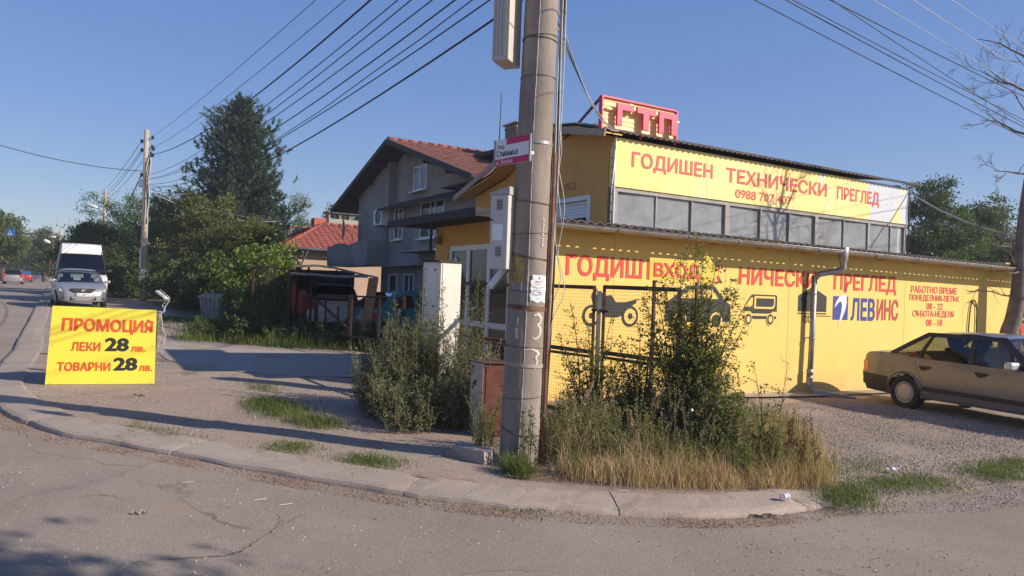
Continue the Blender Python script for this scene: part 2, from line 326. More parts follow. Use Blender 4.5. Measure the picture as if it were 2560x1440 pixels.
# kerb stones, each one a piece
kerb = bpy.data.objects.new('kerb', None); C.objects.link(kerb); kerb['kind'] = 'structure'
def kerb_run(L, stone):
    L = [Vector((x, y, 0)) for x, y in L]; d = [0]
    for a, b_ in zip(L[:-1], L[1:]): d.append(d[-1] + (b_ - a).length)
    def at(t):
        t = max(0, min(t, d[-1] - 1e-6))
        for i in range(len(L) - 1):
            if d[i + 1] >= t: break
        k = (t - d[i]) / (d[i + 1] - d[i]); p = L[i].lerp(L[i + 1], k)
        t0 = (L[i + 1] - L[max(i - 1, 0)]).normalized(); t1 = (L[min(i + 2, len(L) - 1)] - L[i]).normalized(); tn = t0.lerp(t1, k).normalized(); return p, Vector((-tn.y, tn.x, 0))
    bed = MB(); rows = []; nb = max(2, int(d[-1] / .25))
    for k in range(nb + 1):
        p, nn = at(d[-1] * k / nb); rows.append([((q := p + nn * w).x, q.y, gz(q.x) + z + (-.03 if q.x > 2.4 else 0) * (q.x - 2.4)) for w, z in ((.01, -.12), (.035, -.035), (.09, -.014), (.45, -.006), (.46, -.1))])
    bed.add([v for r_ in rows for v in r_], [(i * 5 + j, i * 5 + j + 1, (i + 1) * 5 + j + 1, (i + 1) * 5 + j) for i in range(nb) for j in range(4)]); bed.build('kerb_bed', M_KERB, kerb)
    t = 0
    while t < d[-1] - .3:
        e = min(t + stone * random.uniform(.8, 1.2), d[-1]); n = 14; mb = MB(); rows = []; tilt = random.uniform(-.004, .004)
        h = random.uniform(-.003, .004); rj = random.uniform(-.02, .02)
        for k in range(n + 1):
            p, nn = at(t + .004 + (e - t - .008) * k / n); edge = .012 if k in (0, n) else 0
            row = []
            for w, z in ((-.01, -.12), (.015 + edge, -.04), (.03 + edge, -.018), (.075 + edge, -.002 - edge), (.25, .010 - edge * .4), (.43, .014 - edge * .4), (.47, .004), (.48, -.1)):
                wob = .008 * math.sin(9 * p.x + 5 * p.y + w * 20) + .005 * math.sin(23 * p.x - 17 * p.y + w * 9)
                q = p + nn * (w + rj * (k / n - .5) + wob); row.append((q.x, q.y, gz(q.x) + z + h + tilt * k / n + wob * .5 + (-.03 if q.x > 2.4 else 0) * (q.x - 2.4)))
            rows.append(row)
        m_ = len(rows[0]); vs = [v for r_ in rows for v in r_]
        fs = [(i * m_ + j, i * m_ + j + 1, (i + 1) * m_ + j + 1, (i + 1) * m_ + j) for i in range(n) for j in range(m_ - 1)]
        fs += [tuple(range(m_)), tuple(range(n * m_, n * m_ + m_))[::-1]]
        mb.add(vs, fs); mb.build('kerb_stone', M_KERB, kerb); t = e
kerb_run(KO, 2.0)
kerb_run(far[1:] + [KO[0]], 3.0)

# long crack and patch seams in the asphalt
M_CRACK = mat('crack_shadow', (.10, .08, .065), 1, .2, 20)
def crack(pts, w, seed):
    r_ = random.Random(seed); P = curve_pts([(*G(px, py)[:2], 0) for px, py in pts], 14); mb = MB(); vs = []
    for i, p in enumerate(P):
        a = P[max(0, i - 1)]; b_ = P[min(len(P) - 1, i + 1)]; t = Vector((b_[0] - a[0], b_[1] - a[1])).normalized(); j = r_.gauss(0, .008); ww = w * r_.uniform(.2, 1.2) * math.sin(math.pi * min(1, max(.08, i / (len(P) - 1))))
        for s_ in (-1, 1): x = p[0] - t.y * (j + s_ * ww / 2); y = p[1] + t.x * (j + s_ * ww / 2); vs.append((x, y, gz(x) - .055 + .006 * math.sin(x * 1.3 + y) * math.cos(y * .9 - x * .4) + .002))
    mb.add(vs, [(2 * i, 2 * i + 1, 2 * i + 3, 2 * i + 2) for i in range(len(P) - 1)]); mb.build('road_crack', M_CRACK, kind='structure', recalc=False)
crack([(284, 1390), (380, 1378), (467, 1372), (560, 1366), (607, 1352), (681, 1308), (740, 1275), (800, 1255)], .016, 1)
crack([(681, 1308), (700, 1285), (690, 1262)], .008, 2); crack([(2330, 1240), (2420, 1252), (2480, 1262)], .012, 3); crack([(1050, 1430), (1250, 1405), (1420, 1412)], .006, 4); crack([(150, 1230), (260, 1222), (330, 1240)], .007, 5)
# ================================================================ yellow inspection building (annex + hall), local frame: x along front, y away, z up
M_YEL = mat('yellow_paint', (.78, .54, .15), .75, .05, 1.2, .25, 30, dirt=(.68, .46, .17), dscale=1.6, dpos=(.60, .78), spots=((.45, .34, .12), .9, .74))
M_YPALE = mat('pale_yellow_panel', (.86, .66, .20), .6, .04, .8)
M_YFADE = None
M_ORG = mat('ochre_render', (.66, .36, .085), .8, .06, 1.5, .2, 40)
M_RED = mat('red_lettering', (.66, .045, .03), .6, .08, 5)
M_REDF = mat('faded_red_lettering', (.62, .075, .07), .6, .1, 4)
M_BLK = mat('black_paint', (.012, .012, .012), .6, .1, 5)
M_BLUE = mat('blue_lettering', (.035, .05, .26), .5, .05, 5)
M_WHT = mat('white_paint', (.78, .78, .78), .5, .05, 5)
M_GALV = mat('galvanised_metal', (.33, .32, .31), .5, .2, 6, .15, 40, metal=.6)
M_SHEET = mat('dark_corrugated_sheet', (.11, .095, .085), .8, .3, 5, .2, 30)
M_FRAME = mat('grey_window_frame', (.28, .26, .24), .6, .1, 6)
M_PVC = mat('white_plastic_frame', (.74, .75, .76), .35, .04, 6)
M_GL = glass('window_glass', (.80, .84, .84), .02, .05, .38)
M_GLD = glass('dark_window_glass', (.35, .4, .38), .02, .1)
M_INT = mat('hall_interior', (.42, .42, .42), .9, .1, 1)
M_WOOD = mat('grey_wood', (.22, .16, .11), .85, .25, 9)
M_ROSE = mat('pink_red_metal', (.62, .045, .115), .45, .08, 4)
def fade_mat():
    m = bpy.data.materials.new('peeling_yellow_panel'); m.use_nodes = True; nt = m.node_tree; p = nt.nodes['Principled BSDF']
    tc = _n(nt, 'ShaderNodeTexCoord').outputs['Object']; sp = _n(nt, 'ShaderNodeSeparateXYZ'); nt.links.new(tc, sp.inputs[0])
    mp = _n(nt, 'ShaderNodeMapping'); mp.inputs['Scale'].default_value = (1, 1, .45); nt.links.new(tc, mp.inputs[0])
    n = noise(nt, 1.5, 9, .62, mp.outputs[0]); a = _n(nt, 'ShaderNodeMapRange'); a.inputs[1].default_value = 3.8; a.inputs[2].default_value = 9.0; a.inputs[3].default_value = -.20; a.inputs[4].default_value = .085
    nt.links.new(sp.outputs[0], a.inputs[0]); ad = _n(nt, 'ShaderNodeMath', operation='ADD'); nt.links.new(n, ad.inputs[0]); nt.links.new(a.outputs[0], ad.inputs[1])
    f = ramp2(nt, ad.outputs[0], (0, 0, 0), (1, 1, 1), .535, .555)
    y = ramp2(nt, noise(nt, .8, 5), (.84, .63, .20), (.90, .71, .29))
    y2 = mix(nt, ramp2(nt, noise(nt, 3, 7, .7), (0, 0, 0), (.6, .6, .6), .56, .7), y, (.82, .52, .12))
    y = mix(nt, ramp2(nt, ad.outputs[0], (0, 0, 0), (1, 1, 1), .3, .5), y, y2)
    w = mix(nt, ramp2(nt, noise(nt, 7, 8, .75), (0, 0, 0), (1, 1, 1), .58, .66), (.52, .57, .64), (.42, .30, .20))
    nt.links.new(mix(nt, f, y, w), p.inputs['Base Color']); p.inputs['Roughness'].default_value = .6; return m
M_YFADE = fade_mat()
def streaks(m, col, x=.35):   # rain streaks and splash dirt along the foot, worn into the paint
    nt = m.node_tree; p = nt.nodes['Principled BSDF']; src = p.inputs['Base Color'].links[0].from_socket; tc = _n(nt, 'ShaderNodeTexCoord').outputs['Object']
    mp = _n(nt, 'ShaderNodeMapping'); mp.inputs['Scale'].default_value = (2.2, 2.2, .22); nt.links.new(tc, mp.inputs[0]); f = ramp2(nt, noise(nt, 2.2, 8, .7, mp.outputs[0]), (0, 0, 0), (x, x, x), .54, .74)
    c = mix(nt, f, src, col); sp = _n(nt, 'ShaderNodeSeparateXYZ'); nt.links.new(tc, sp.inputs[0]); a = _n(nt, 'ShaderNodeMapRange'); a.inputs[1].default_value = .30; a.inputs[2].default_value = -.25; a.inputs[3].default_value = 0; a.inputs[4].default_value = .55
    nt.links.new(sp.outputs[2], a.inputs[0]); q = _n(nt, 'ShaderNodeMath', operation='MULTIPLY'); nt.links.new(a.outputs[0], q.inputs[0]); nt.links.new(noise(nt, 5, 8, .75, tc), q.inputs[1]); q2 = _n(nt, 'ShaderNodeMath', operation='MULTIPLY'); q2.inputs[1].default_value = 1.7; nt.links.new(q.outputs[0], q2.inputs[0])
    nt.links.new(mix(nt, q2.outputs[0], c, (.42, .32, .20)), p.inputs['Base Color'])
streaks(M_YEL, (.62, .43, .16)); streaks(M_ORG, (.42, .26, .09), .5)
YB = thing('yellow_workshop_building', 'yellow vehicle inspection building with red Cyrillic lettering, low front annex and taller glazed hall', 'building', (4.35, 13.4, 0), RZ)
X0, X1 = -4.78, 9.6          # annex front wall
ZB, ZT = -.45, 2.66
def roofz(y, x): return 2.672 - (x - X0) * .005 + (y + .42) * .05
# walls (thick)
mb = MB(); mb.box(X0, X1, 0, .22, ZB, ZT); mb.build('front_wall', M_YEL, YB)
mb = MB(); mb.box(X1 - .2, X1, .223, 3.1, ZB, ZT + .1); mb.build('end_wall', M_YEL, YB)
# side wall of annex facing left, with glazed shop door; local y 0.22..3.1
mb = MB(); DY0, DY1 = .62, 2.78
mb.box(X0, X0 + .2, .223, DY0, ZB, ZT); mb.box(X0, X0 + .2, DY1, 3.3, ZB, ZT + .25); mb.box(X0, X0 + .2, DY0, DY1, 2.38, ZT + .15); mb.box(X0, X0 + .2, DY0, DY1, ZB, .30)
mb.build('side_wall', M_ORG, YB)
sf = bpy.data.objects.new('shopfront', None); C.objects.link(sf); sf.parent = YB
mb = MB()
for y in (DY0, 1.28, 2.0, DY1 - .09): mb.box(X0 + .03, X0 + .11, y, y + .09, .30, 2.38)
for z in (.30, 1.0, 2.29): mb.box(X0 + .035, X0 + .105, DY0, DY1, z, z + .09)
mb.build('frame', M_PVC, sf)
mb = MB(); mb.box(X0 + .06, X0 + .07, DY0, DY1, .32, 2.36); mb.build('pane', M_GLD, sf)
mb = MB(); mb.lathe([(0, 0), (.085, 0), (.085, .002)], (X0 + .045, 2.55, 2.1), 'x', 20); mb.build('sticker', M_WHT, sf)
mb = MB(); mb.box(X0 + .9, X0 + 1.0, .3, 3.0, ZB, ZT); mb.build('inner_partition', M_INT, YB)
# black flat canopy over the door
mb = MB(); mb.box(X0 - .75, X0 + .25, .35, 3.75, 2.74, 2.79); mb.box(X0 - .78, X0 - .75, .33, 3.77, 2.70, 2.83); mb.box(X0 - .78, X0 + .25, .31, .35, 2.70, 2.83); mb.box(X0 - .75, X0 - .72, 1.9, 1.95, 2.2, 2.74)
mb.build('door_canopy', mat('black_roofing_felt', (.03, .028, .027), .8, .2, 6), YB)
mb = MB(); mb.bbox(X0 - .10, X0, 3.02, 3.16, 2.42, 2.56, .01); mb.tube([(X0 - .05, 3.09, 2.56), (X0 - .06, 3.1, 2.7)], .012); mb.build('wall_lamp', M_WOOD, YB)
# corrugated roof of the annex: triangular section so that light comes through under the ridges
per = .17; amp = .022; xs = np.arange(X0 - .75 + .75, X1 + .25, per / 2)
mb = MB(); vs = []; ys = (-.435, 1.3, 3.1)
for y in ys:
    for i, x in enumerate(xs): vs.append((x, y, roofz(y, x) + (amp if i % 2 else -amp)))
n = len(xs); fs = [(j * n + i, j * n + i + 1, (j + 1) * n + i + 1, (j + 1) * n + i) for j in range(2) for i in range(n - 1)]
o2 = len(vs); vs2 = [(x, y, z + .012) for x, y, z in vs]; mb.add(vs + vs2, fs + [tuple(o2 + q for q in f) for f in fs] + [(i, i + 1, o2 + i + 1, o2 + i) for i in range(n - 1)])
mb.build('corrugated_roof', M_SHEET, YB)
mb = MB(); mb.bar((X0, -.415, roofz(-.415, X0) - .022 - .052), (X1 + .1, -.415, roofz(-.415, X1) - .022 - .052), .012, .10); mb.build('eaves_purlin', M_ORG, YB)
for x in np.arange(X0 + .1, X1, 1.2): mb = MB(); mb.bar((x, -.40, roofz(-.40, x) - .10), (x, .05, roofz(.05, x) - .09), .05, .09); mb.build('rafter', M_ORG, YB)
# soffit board closes the gap at the wall top
mb = MB(); mb.bar((X0, .11, ZT + .02), (X1, .11, ZT - .03), .2, .10); mb.build('wall_plate', M_ORG, YB)
# gutter with joints
def gut_z(x): return 2.625 - (x - X0) * .0052
mb = MB(); n = 10; pr = [(-.005 - .062 * math.sin(math.pi * k / n), -.062 * math.cos(math.pi * k / n)) for k in range(n + 1)]
vs = []; fs = []; gx = list(np.arange(X0 + .05, X1 + .3, .5))
for x in gx:
    for k in range(n + 1):
        a = math.pi + math.pi * k / n; vs.append((x, -.46 + .066 * math.cos(a), gut_z(x) + .066 * math.sin(a)))
    vs.append((x, -.46 + .060, gut_z(x))); vs.append((x, -.46 - .060, gut_z(x)))
m_ = n + 1
for i in range(len(gx) - 1):
    for k in range(n): fs.append((i * (m_ + 2) + k, i * (m_ + 2) + k + 1, (i + 1) * (m_ + 2) + k + 1, (i + 1) * (m_ + 2) + k))
mb.add(vs, fs, True); gut = mb.build('gutter', M_GALV, YB)
mb = MB(); mb.tube([(X0, -.528, gut_z(X0) + .004), (X1 + .3, -.528, gut_z(X1) + .004)], .009, 6); mb.build('gutter_lip', M_GALV, gut)
def half_ring(x):
    m2 = MB(); pts = [(x, -.46 + .071 * math.cos(math.pi + math.pi * k / 10), gut_z(x) + .071 * math.sin(math.pi + math.pi * k / 10)) for k in range(11)]; m2.tube(pts, .010, 5); return m2
for x in (-3.55, -2.1, -.95, .55, 1.15, 2.9, 4.35, 5.8, 7.2, 8.7): half_ring(x).build('gutter_bracket', M_GALV, gut)
# downpipe: funnel, offset to the wall, pipe, kicked foot
px_ = 1.93; gzp = gut_z(px_)
mb = MB(); mb.lathe([(.085, gzp + .07), (.092, gzp + .06), (.085, gzp - .16), (.062, gzp - .20), (.058, gzp - .34)], (px_, -.47, 0), 'z', 18)
mb.tube([(px_, -.47, gzp - .30), (px_ - .01, -.46, gzp - .36), (px_ - .30, -.18, gzp - .45), (px_ - .36, -.12, gzp - .54)], .056, 12); dp0 = mb.build('downpipe', M_GALV, YB)
mb = MB(); mb.tube([(px_ - .36, -.12, gzp - .48), (px_ - .37, -.12, gzp - 1.6), (px_ - .40, -.12, gzp - 2.42)], .052, 12); mb.build('pipe_length', M_GALV, dp0)
mb = MB(); mb.tube([(px_ - .40, -.12, gzp - 2.38), (px_ - .41, -.12, .02), (px_ - .36, -.18, -.10), (px_ + .10, -.75, -.20)], .060, 12); mb.tube([(px_ - .40, -.12, .33), (px_ - .40, -.12, .22)], .062, 12); mb.build('pipe_shoe', M_GALV, dp0)
for z in (1.75, .9): mb = MB(); mb.lathe([(.058, 0), (.062, .005), (.062, .03), (.058, .035)], (px_ - .375, -.12, z), 'z', 14); mb.box(px_ - .385, px_ - .365, -.07, 0, z + .01, z + .03); mb.build('pipe_clip', M_GALV, dp0)
# black pipe loop on the wall near the end
mb = MB(); mb.tube(curve_pts([(7.25, -.03, -.2), (7.27, -.03, 1.0), (7.34, -.03, 1.62), (7.46, -.03, 1.78), (7.60, -.03, 1.60), (7.62, -.03, 1.0), (7.62, -.03, -.2)], 6), .016, 6); mb.build('hose', mat('black_rubber', (.015, .015, .015), .7), YB)
for x in (-3.2, -.7, 1.0, 4.75, 7.05): mb = MB(); mb.box(x, x + .004, -.0035, -.0005, -.35, 2.6); mb.build('render_joint', mat('joint_shade', (.60, .42, .13), .9), YB)
# --------------------------- lettering on the front wall (flat print on the paint)
def wtext(s, x0, x1, z0, z1, m, bold=.02, desc=0., y=-.004, nm='lettering'):
    mb = MB(); text(mb, s, (x0, y, z0), (1, 0, 0), (0, 0, 1), x1 - x0, z1 - z0, bold, desc); return mb.build(nm, m, YB, recalc=False)
wtext('ГОДИШ', -4.14, -2.62, 1.885, 2.215, M_RED, .028, .06)
wtext('ЕН', -2.52, -1.98, 1.885, 2.205, M_RED, .028)
wtext('ТЕХ', -1.58, -.78, 1.885, 2.205, M_RED, .028)
wtext('НИЧЕСКИ', -.36, 1.78, 1.875, 2.20, M_RED, .028)
wtext('ПРЕГЛЕД', 2.32, 4.42, 1.875, 2.20, M_RED, .028, .07)
wtext('РАБОТНО ВРЕМЕ', 4.96, 6.78, 1.885, 2.04, M_REDF, .02)
wtext('ПОНЕДЕЛНИК-ПЕТЪК', 4.92, 6.88, 1.715, 1.855, M_REDF, .018, .02)
wtext('08 - 22', 5.58, 6.22, 1.53, 1.675, M_REDF, .02)
wtext('СЪБОТА-НЕДЕЛЯ', 5.05, 6.68, 1.36, 1.505, M_REDF, .018, .02)
wtext('08 - 18', 5.58, 6.22, 1.165, 1.315, M_REDF, .02)
wtext('ЛЕВ', 2.90, 3.70, 1.26, 1.72, M_BLUE, .03)
wtext('ИНС', 3.76, 4.52, 1.27, 1.72, mat('dull_red_lettering', (.42, .05, .05), .6), .03)
def wpoly(polys, m, nm='painted_sign', y=-.004):
    mb = MB()
    for P in polys: mb.add([(x, y, z) for x, z in P], [tuple(range(len(P)))])
    o = mb.build(nm, m, YB, recalc=False)
    bm = bmesh.new(); bm.from_mesh(o.data); bmesh.ops.triangulate(bm, faces=bm.faces[:]); bm.to_mesh(o.data); bm.free(); return o
def circ(cx, cz, r, n=20, a0=0, a1=360): return [(cx + r * math.cos(R(a0 + (a1 - a0) * k / n)), cz + r * math.sin(R(a0 + (a1 - a0) * k / n))) for k in range(n + (0 if a1 - a0 == 360 else 1))]
# emblem: blue square, white curved stroke, red dot
wpoly([[(2.32, 1.27), (2.80, 1.27), (2.80, 1.74), (2.32, 1.74)]], M_BLUE)
wpoly([[(2.36, 1.50), (2.42, 1.64), (2.52, 1.74), (2.64, 1.78), (2.73, 1.74), (2.75, 1.62), (2.70, 1.45), (2.60, 1.28), (2.50, 1.15), (2.54, 1.28), (2.58, 1.42), (2.60, 1.56), (2.57, 1.64), (2.50, 1.62), (2.43, 1.56)]], mat('emblem_white', (.75, .75, .75), .5), y=-.007)
wpoly([circ(2.70, 1.87, .055)], mat('dull_red_lettering', (.42, .05, .05)), y=-.007)
# van pictogram
vx, vz = -.24, 1.24
S1 = .0048
def pp(L): return [(vx + x * S1 * .86, vz + z * S1) for x, z in L]
wpoly([pp([(0, 34), (8, 38), (12, 56), (48, 92), (60, 98), (215, 98), (222, 92), (222, 34), (190, 34), (186, 26), (60, 26), (52, 34)])], M_BLK)
M_YF = mat('yellow_paint_flat', (.78, .54, .15), .75, .04, 1.2)
wpoly([pp([(14, 52), (20, 57), (52, 86), (62, 86), (62, 60), (48, 50), (20, 50)]), pp([(72, 92), (208, 92), (208, 56), (196, 44), (72, 44)])], M_YF, y=-.007)
wpoly([pp([(84, 84), (200, 84), (200, 60), (188, 52), (84, 52)])], M_BLK, y=-.010)
wpoly([pp([(0, 24), (222, 24), (222, 14), (0, 14)])], M_YF, y=-.007); wpoly([pp([(0, 18), (6, 6), (216, 6), (220, 16)])], M_BLK, y=-.0085)
for cx in (36, 178):
    c_ = pp([(cx, 4)])[0]
    for r_, m_x, yy in ((.115, M_YF, -.012), (.098, M_BLK, -.014), (.058, M_YF, -.016)): wpoly([[(c_[0] + (x - c_[0]) * .86, z) for x, z in circ(c_[0], c_[1] - .0, r_)]], m_x, y=yy)
# trailer pictogram
wpoly([[(1.27, 1.42), (1.27, 1.72), (1.68, 1.90), (2.12, 1.72), (2.12, 1.42)], [(1.27, 1.395), (2.12, 1.395), (2.12, 1.37), (1.27, 1.37)], [(1.45, 1.345), (2.26, 1.345), (2.26, 1.33), (1.45, 1.33)]], M_BLK)
for cx in (1.50, 1.64): wpoly([circ(cx, 1.27, .07)], M_BLK, y=-.006); wpoly([circ(cx, 1.27, .05)], M_YF, y=-.009)
# motorcycle and car pictograms behind the mesh fence
def mo(L, s=.0052, ox=-3.72, oz=1.10): return [(ox + x * s, oz + z * s) for x, z in L]
wpoly([mo([(26, 62), (16, 92), (20, 104), (40, 118), (34, 100), (42, 92), (62, 108), (64, 94), (92, 98), (112, 76), (150, 78), (196, 88), (190, 74), (160, 60), (150, 40), (120, 30), (70, 30), (50, 52)])], M_BLK)
for cx in (18, 168):
    c_ = mo([(cx, 34)])[0]; wpoly([circ(c_[0], c_[1], .17)], M_BLK, y=-.007); wpoly([circ(c_[0], c_[1], .125)], M_YF, y=-.010); wpoly([circ(c_[0], c_[1], .05)], M_BLK, y=-.012)
wpoly([[(-2.1, 1.2), (-2.1, 1.5), (-1.9, 1.62), (-1.6, 1.82), (-.95, 1.82), (-.72, 1.6), (-.55, 1.5), (-.55, 1.2)]], M_BLK)
wpoly([[(-1.78, 1.6), (-1.56, 1.76), (-1.3, 1.76), (-1.3, 1.6)], [(-1.24, 1.6), (-1.24, 1.76), (-1.0, 1.76), (-.86, 1.6)]], M_YF, y=-.007)
for cx in (-1.75, -.9): wpoly([circ(cx, 1.22, .15)], M_YF, y=-.007); wpoly([circ(cx, 1.22, .115)], M_BLK, y=-.010)
# =========================== tall hall behind (front plane y = HY)
HY = 3.106; HX0 = -.78; HX1 = 9.9
HZ0, ZS, ZF, ZR = -.4, 2.86, 3.90, 4.94
mb = MB(); mb.box(HX0, HX1, HY, HY + .2, HZ0, ZS); mb.build('hall_wall', M_YEL, YB)
mb = MB(); mb.box(HX0 + .003, HX1, HY - .03, HY + .17, ZF, ZR); mb.build('fascia_panel', M_YFADE, YB)
mb = MB(); mb.box(HX0 - .012, HX0 + .002, HY - .035, HY + .01, ZS, ZR + .01); mb.build('corner_flashing', M_WHT, YB)
# thin panel seams
for x in (1.9, 4.3, 6.6): mb = MB(); mb.box(x, x + .006, HY - .0325, HY - .031, ZF, ZR); mb.build('panel_seam', M_WOOD, YB)
# glazing band: posts, mullions, panes
xsm = [-.66, .42, 1.50, 2.58, 2.72, 3.80, 4.86, 5.86, 5.98, 7.05, 8.10, 8.20, 9.15, 9.84]
mb = MB(); mb.box(HX0 + .003, HX1, HY, HY + .12, ZF - .09, ZF - .003); mb.box(HX0 + .003, HX1, HY, HY + .12, ZS, ZS + .07); mb.build('glazing_rail', M_FRAME, YB)
for x, w in ((HX0 + .003, .11), (2.58, .14), (5.86, .12), (8.10, .10), (9.80, .1)):
    mb = MB(); mb.box(x, x + w, HY + .002, HY + .118, ZS + .07, ZF - .09); mb.build('window_post', M_FRAME, YB)
for x in (.42, 1.50, 3.80, 4.86, 7.05, 9.15):
    mb = MB(); mb.box(x, x + .03, HY + .01, HY + .09, ZS + .07, ZF - .09); mb.build('mullion', M_FRAME, YB)
edges = [-.667, .42, 1.50, 2.58, 3.80, 4.86, 5.86, 7.05, 8.10, 9.15, 9.80]
st = [-.667, .45, 1.53, 2.72, 3.83, 4.89, 5.98, 7.08, 8.20, 9.18]
for i in range(10):
    mb = MB(); e = edges[i + 1]; t = random.uniform(-.018, .018); mb.add([(st[i], HY + .05 + t, ZS + .07), (e, HY + .05 - t, ZS + .07), (e, HY + .05 - t + .01, ZF - .09), (st[i], HY + .05 + t + .01, ZF - .09)], [(0, 1, 2, 3)]); mb.build('pane', M_GL, YB, recalc=False)
mb = MB(); mb.box(-.6, -.3, HY + .14, HY + .145, 2.96, 3.08); mb.box(.95, 1.3, HY + .14, HY + .145, 2.96, 3.08); mb.box(1.6, 1.95, HY + .14, HY + .145, 2.96, 3.05); mb.box(3.3, 3.6, HY + .14, HY + .145, 2.96, 3.06)
mb.build('white_notice', M_WHT, YB)
# hall side facing left, gable, roller door
GT = 2.5    # ridge offset from front
RP = [(-.25, 4.96), (.8, 5.26), (2.5, 5.50), (3.1, 5.30), (4.5, 4.62), (7.0, 4.12), (7.8, 3.95)]
def gz_roof(y):
    t = y - HY
    for (a, za), (b_, zb) in zip(RP[:-1], RP[1:]):
        if t <= b_: return za + (zb - za) * (t - a) / (b_ - a)
    return RP[-1][1]
RY = [HY + t for t, _ in RP[:-1]]
DYa, DYb = HY + .79, HY + 3.7
yb = HY + 6.2
mb = MB(); mb.box(HX0, HX0 + .18, HY + .203, DYa, HZ0, ZR); mb.box(HX0, HX0 + .18, DYb, yb, HZ0, 4.0); 
gp = [(HY, ZR)] + [(y, gz_roof(y) - .06) for y in RY[1:-1]] + [(yb, gz_roof(yb) - .06), (yb, 4.0), (DYb, 4.0), (DYb, 3.81), (DYa, 3.81)]; ng = len(gp)
mb.add([(HX0 - .001, y, z) for y, z in gp] + [(HX0 + .179, y, z) for y, z in gp], [tuple(range(ng)), tuple(range(2 * ng - 1, ng - 1, -1))] + [(i, i + ng, (i + 1) % ng + ng, (i + 1) % ng) for i in range(ng)])
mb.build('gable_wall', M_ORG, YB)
mb = MB(); mb.box(HX0 - .02, HX0 + .16, DYa, DYa + .12, HZ0, 3.8); mb.box(HX0 - .02, HX0 + .16, DYb - .12, DYb, HZ0, 3.8); mb.box(HX0 - .02, HX0 + .16, DYa + .12, DYb - .12, 3.70, 3.8); mb.build('door_frame', M_PVC, YB)
mb = MB()
for k in range(5): mb.bbox(HX0 + .07, HX0 + .12, DYa + .12, DYb - .12, 3.695 - .075 * (k + 1), 3.695 - .075 * k - .004, .006)
mb.build('roller_shutter', M_PVC, YB)
mb = MB(); text(mb, 'ГОДИШЕН ТЕХНИЧЕСКИ ПРЕГЛЕД', (HX0 - .004, HY + 5.1, 3.95), (0, -1, 0), (0, 0, 1), 3.75, .19, .02); mb.build('lettering', M_REDF, YB, recalc=False)
# interior of the hall so that the glazing looks into a room
mb = MB(); mb.box(HX0 + .2, HX1 - .1, yb - .1, yb, HZ0, 4.4); mb.box(HX1 - .2, HX1, HY + .21, yb, HZ0, ZR + .1); mb.box(HX0 + .2, HX1 - .2, HY + .25, yb - .1, HZ0, -.3); mb.build('inner_wall', M_INT, YB)
for k in range(4): mb = MB(); mb.bar((.4 + k * 2.6, HY + .25, 4.85), (.4 + k * 2.6, yb - .1, 4.75), .08, .14); mb.build('ceiling_beam', M_WOOD, YB)
# corrugated roof of the hall
xs = np.arange(HX0 - .45, HX1 + .35, .085); n = len(xs); vs = []
RYY = [HY - .22] + RY[1:-1] + [yb + .3]
for y in RYY:
    for i, x in enumerate(xs): vs.append((x, y, gz_roof(y) + .05 + (.022 if i % 2 else -.022)))
fs = [(j * n + i, j * n + i + 1, (j + 1) * n + i + 1, (j + 1) * n + i) for j in range(len(RYY) - 1) for i in range(n - 1)]; o2 = len(vs)
mb = MB(); mb.add(vs + [(x, y, z + .02) for x, y, z in vs], fs + [tuple(o2 + q for q in f) for f in fs] + [(i, i + 1, o2 + i + 1, o2 + i) for i in range(n - 1)])
mb.build('hall_roof', M_SHEET, YB)
mb = MB()
for (ya, yc) in zip(RYY[:-1], RYY[1:]):
    za, zc = gz_roof(ya), gz_roof(yc)
    mb.add([(HX0 - .44, ya, za), (HX0, ya, za), (HX0, yc, zc), (HX0 - .44, yc, zc), (HX0 - .44, ya, za - .03), (HX0, ya, za - .03), (HX0, yc, zc - .03), (HX0 - .44, yc, zc - .03)], [(0, 1, 2, 3), (7, 6, 5, 4), (0, 4, 5, 1), (1, 5, 6, 2), (2, 6, 7, 3), (3, 7, 4, 0)])
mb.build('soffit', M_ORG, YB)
mb = MB()
for (ya, yc) in ((HY - .22, HY + GT), (HY + GT, yb + .5)): mb.bar((HX0 - .455, ya, gz_roof(ya) - .02), (HX0 - .455, yc, gz_roof(yc) - .02), .03, .15)
mb.build('verge_board', mat('weathered_board', (.42, .30, .23), .85, .3, 12), YB)
for x, y0, y1 in ((HX0 - .3, HY + 1.9, HY + 2.05), (HX0 - .3, HY + .5, HY + .6)): mb = MB(); mb.bar((HX0 - .42, y0, gz_roof(y0) - .09), (HX0 + .02, y0, gz_roof(y0) - .09), .07, .1); mb.build('bracket', M_ORG, YB)
# hall lettering
def htext(s, x0, x1, z0, z1, m, bold=.02, desc=0.): return wtext(s, x0, x1, z0, z1, m, bold, desc, y=HY - .034)
o_ = -.696
htext('ГОДИШЕН', .35 + o_, 2.78 + o_, 4.36, 4.70, M_REDF, .026, .06)
htext('ТЕХНИЧЕСКИ', 3.21 + o_, 6.93 + o_, 4.34, 4.69, M_REDF, .026, .0)
htext('ПРЕГЛЕД', 7.35 + o_, 9.2 + o_, 4.33, 4.67, M_REDF, .026, .07)
htext('0988 707 407', 3.54 + o_, 5.56 + o_, 4.0, 4.215, M_REDF, .014)
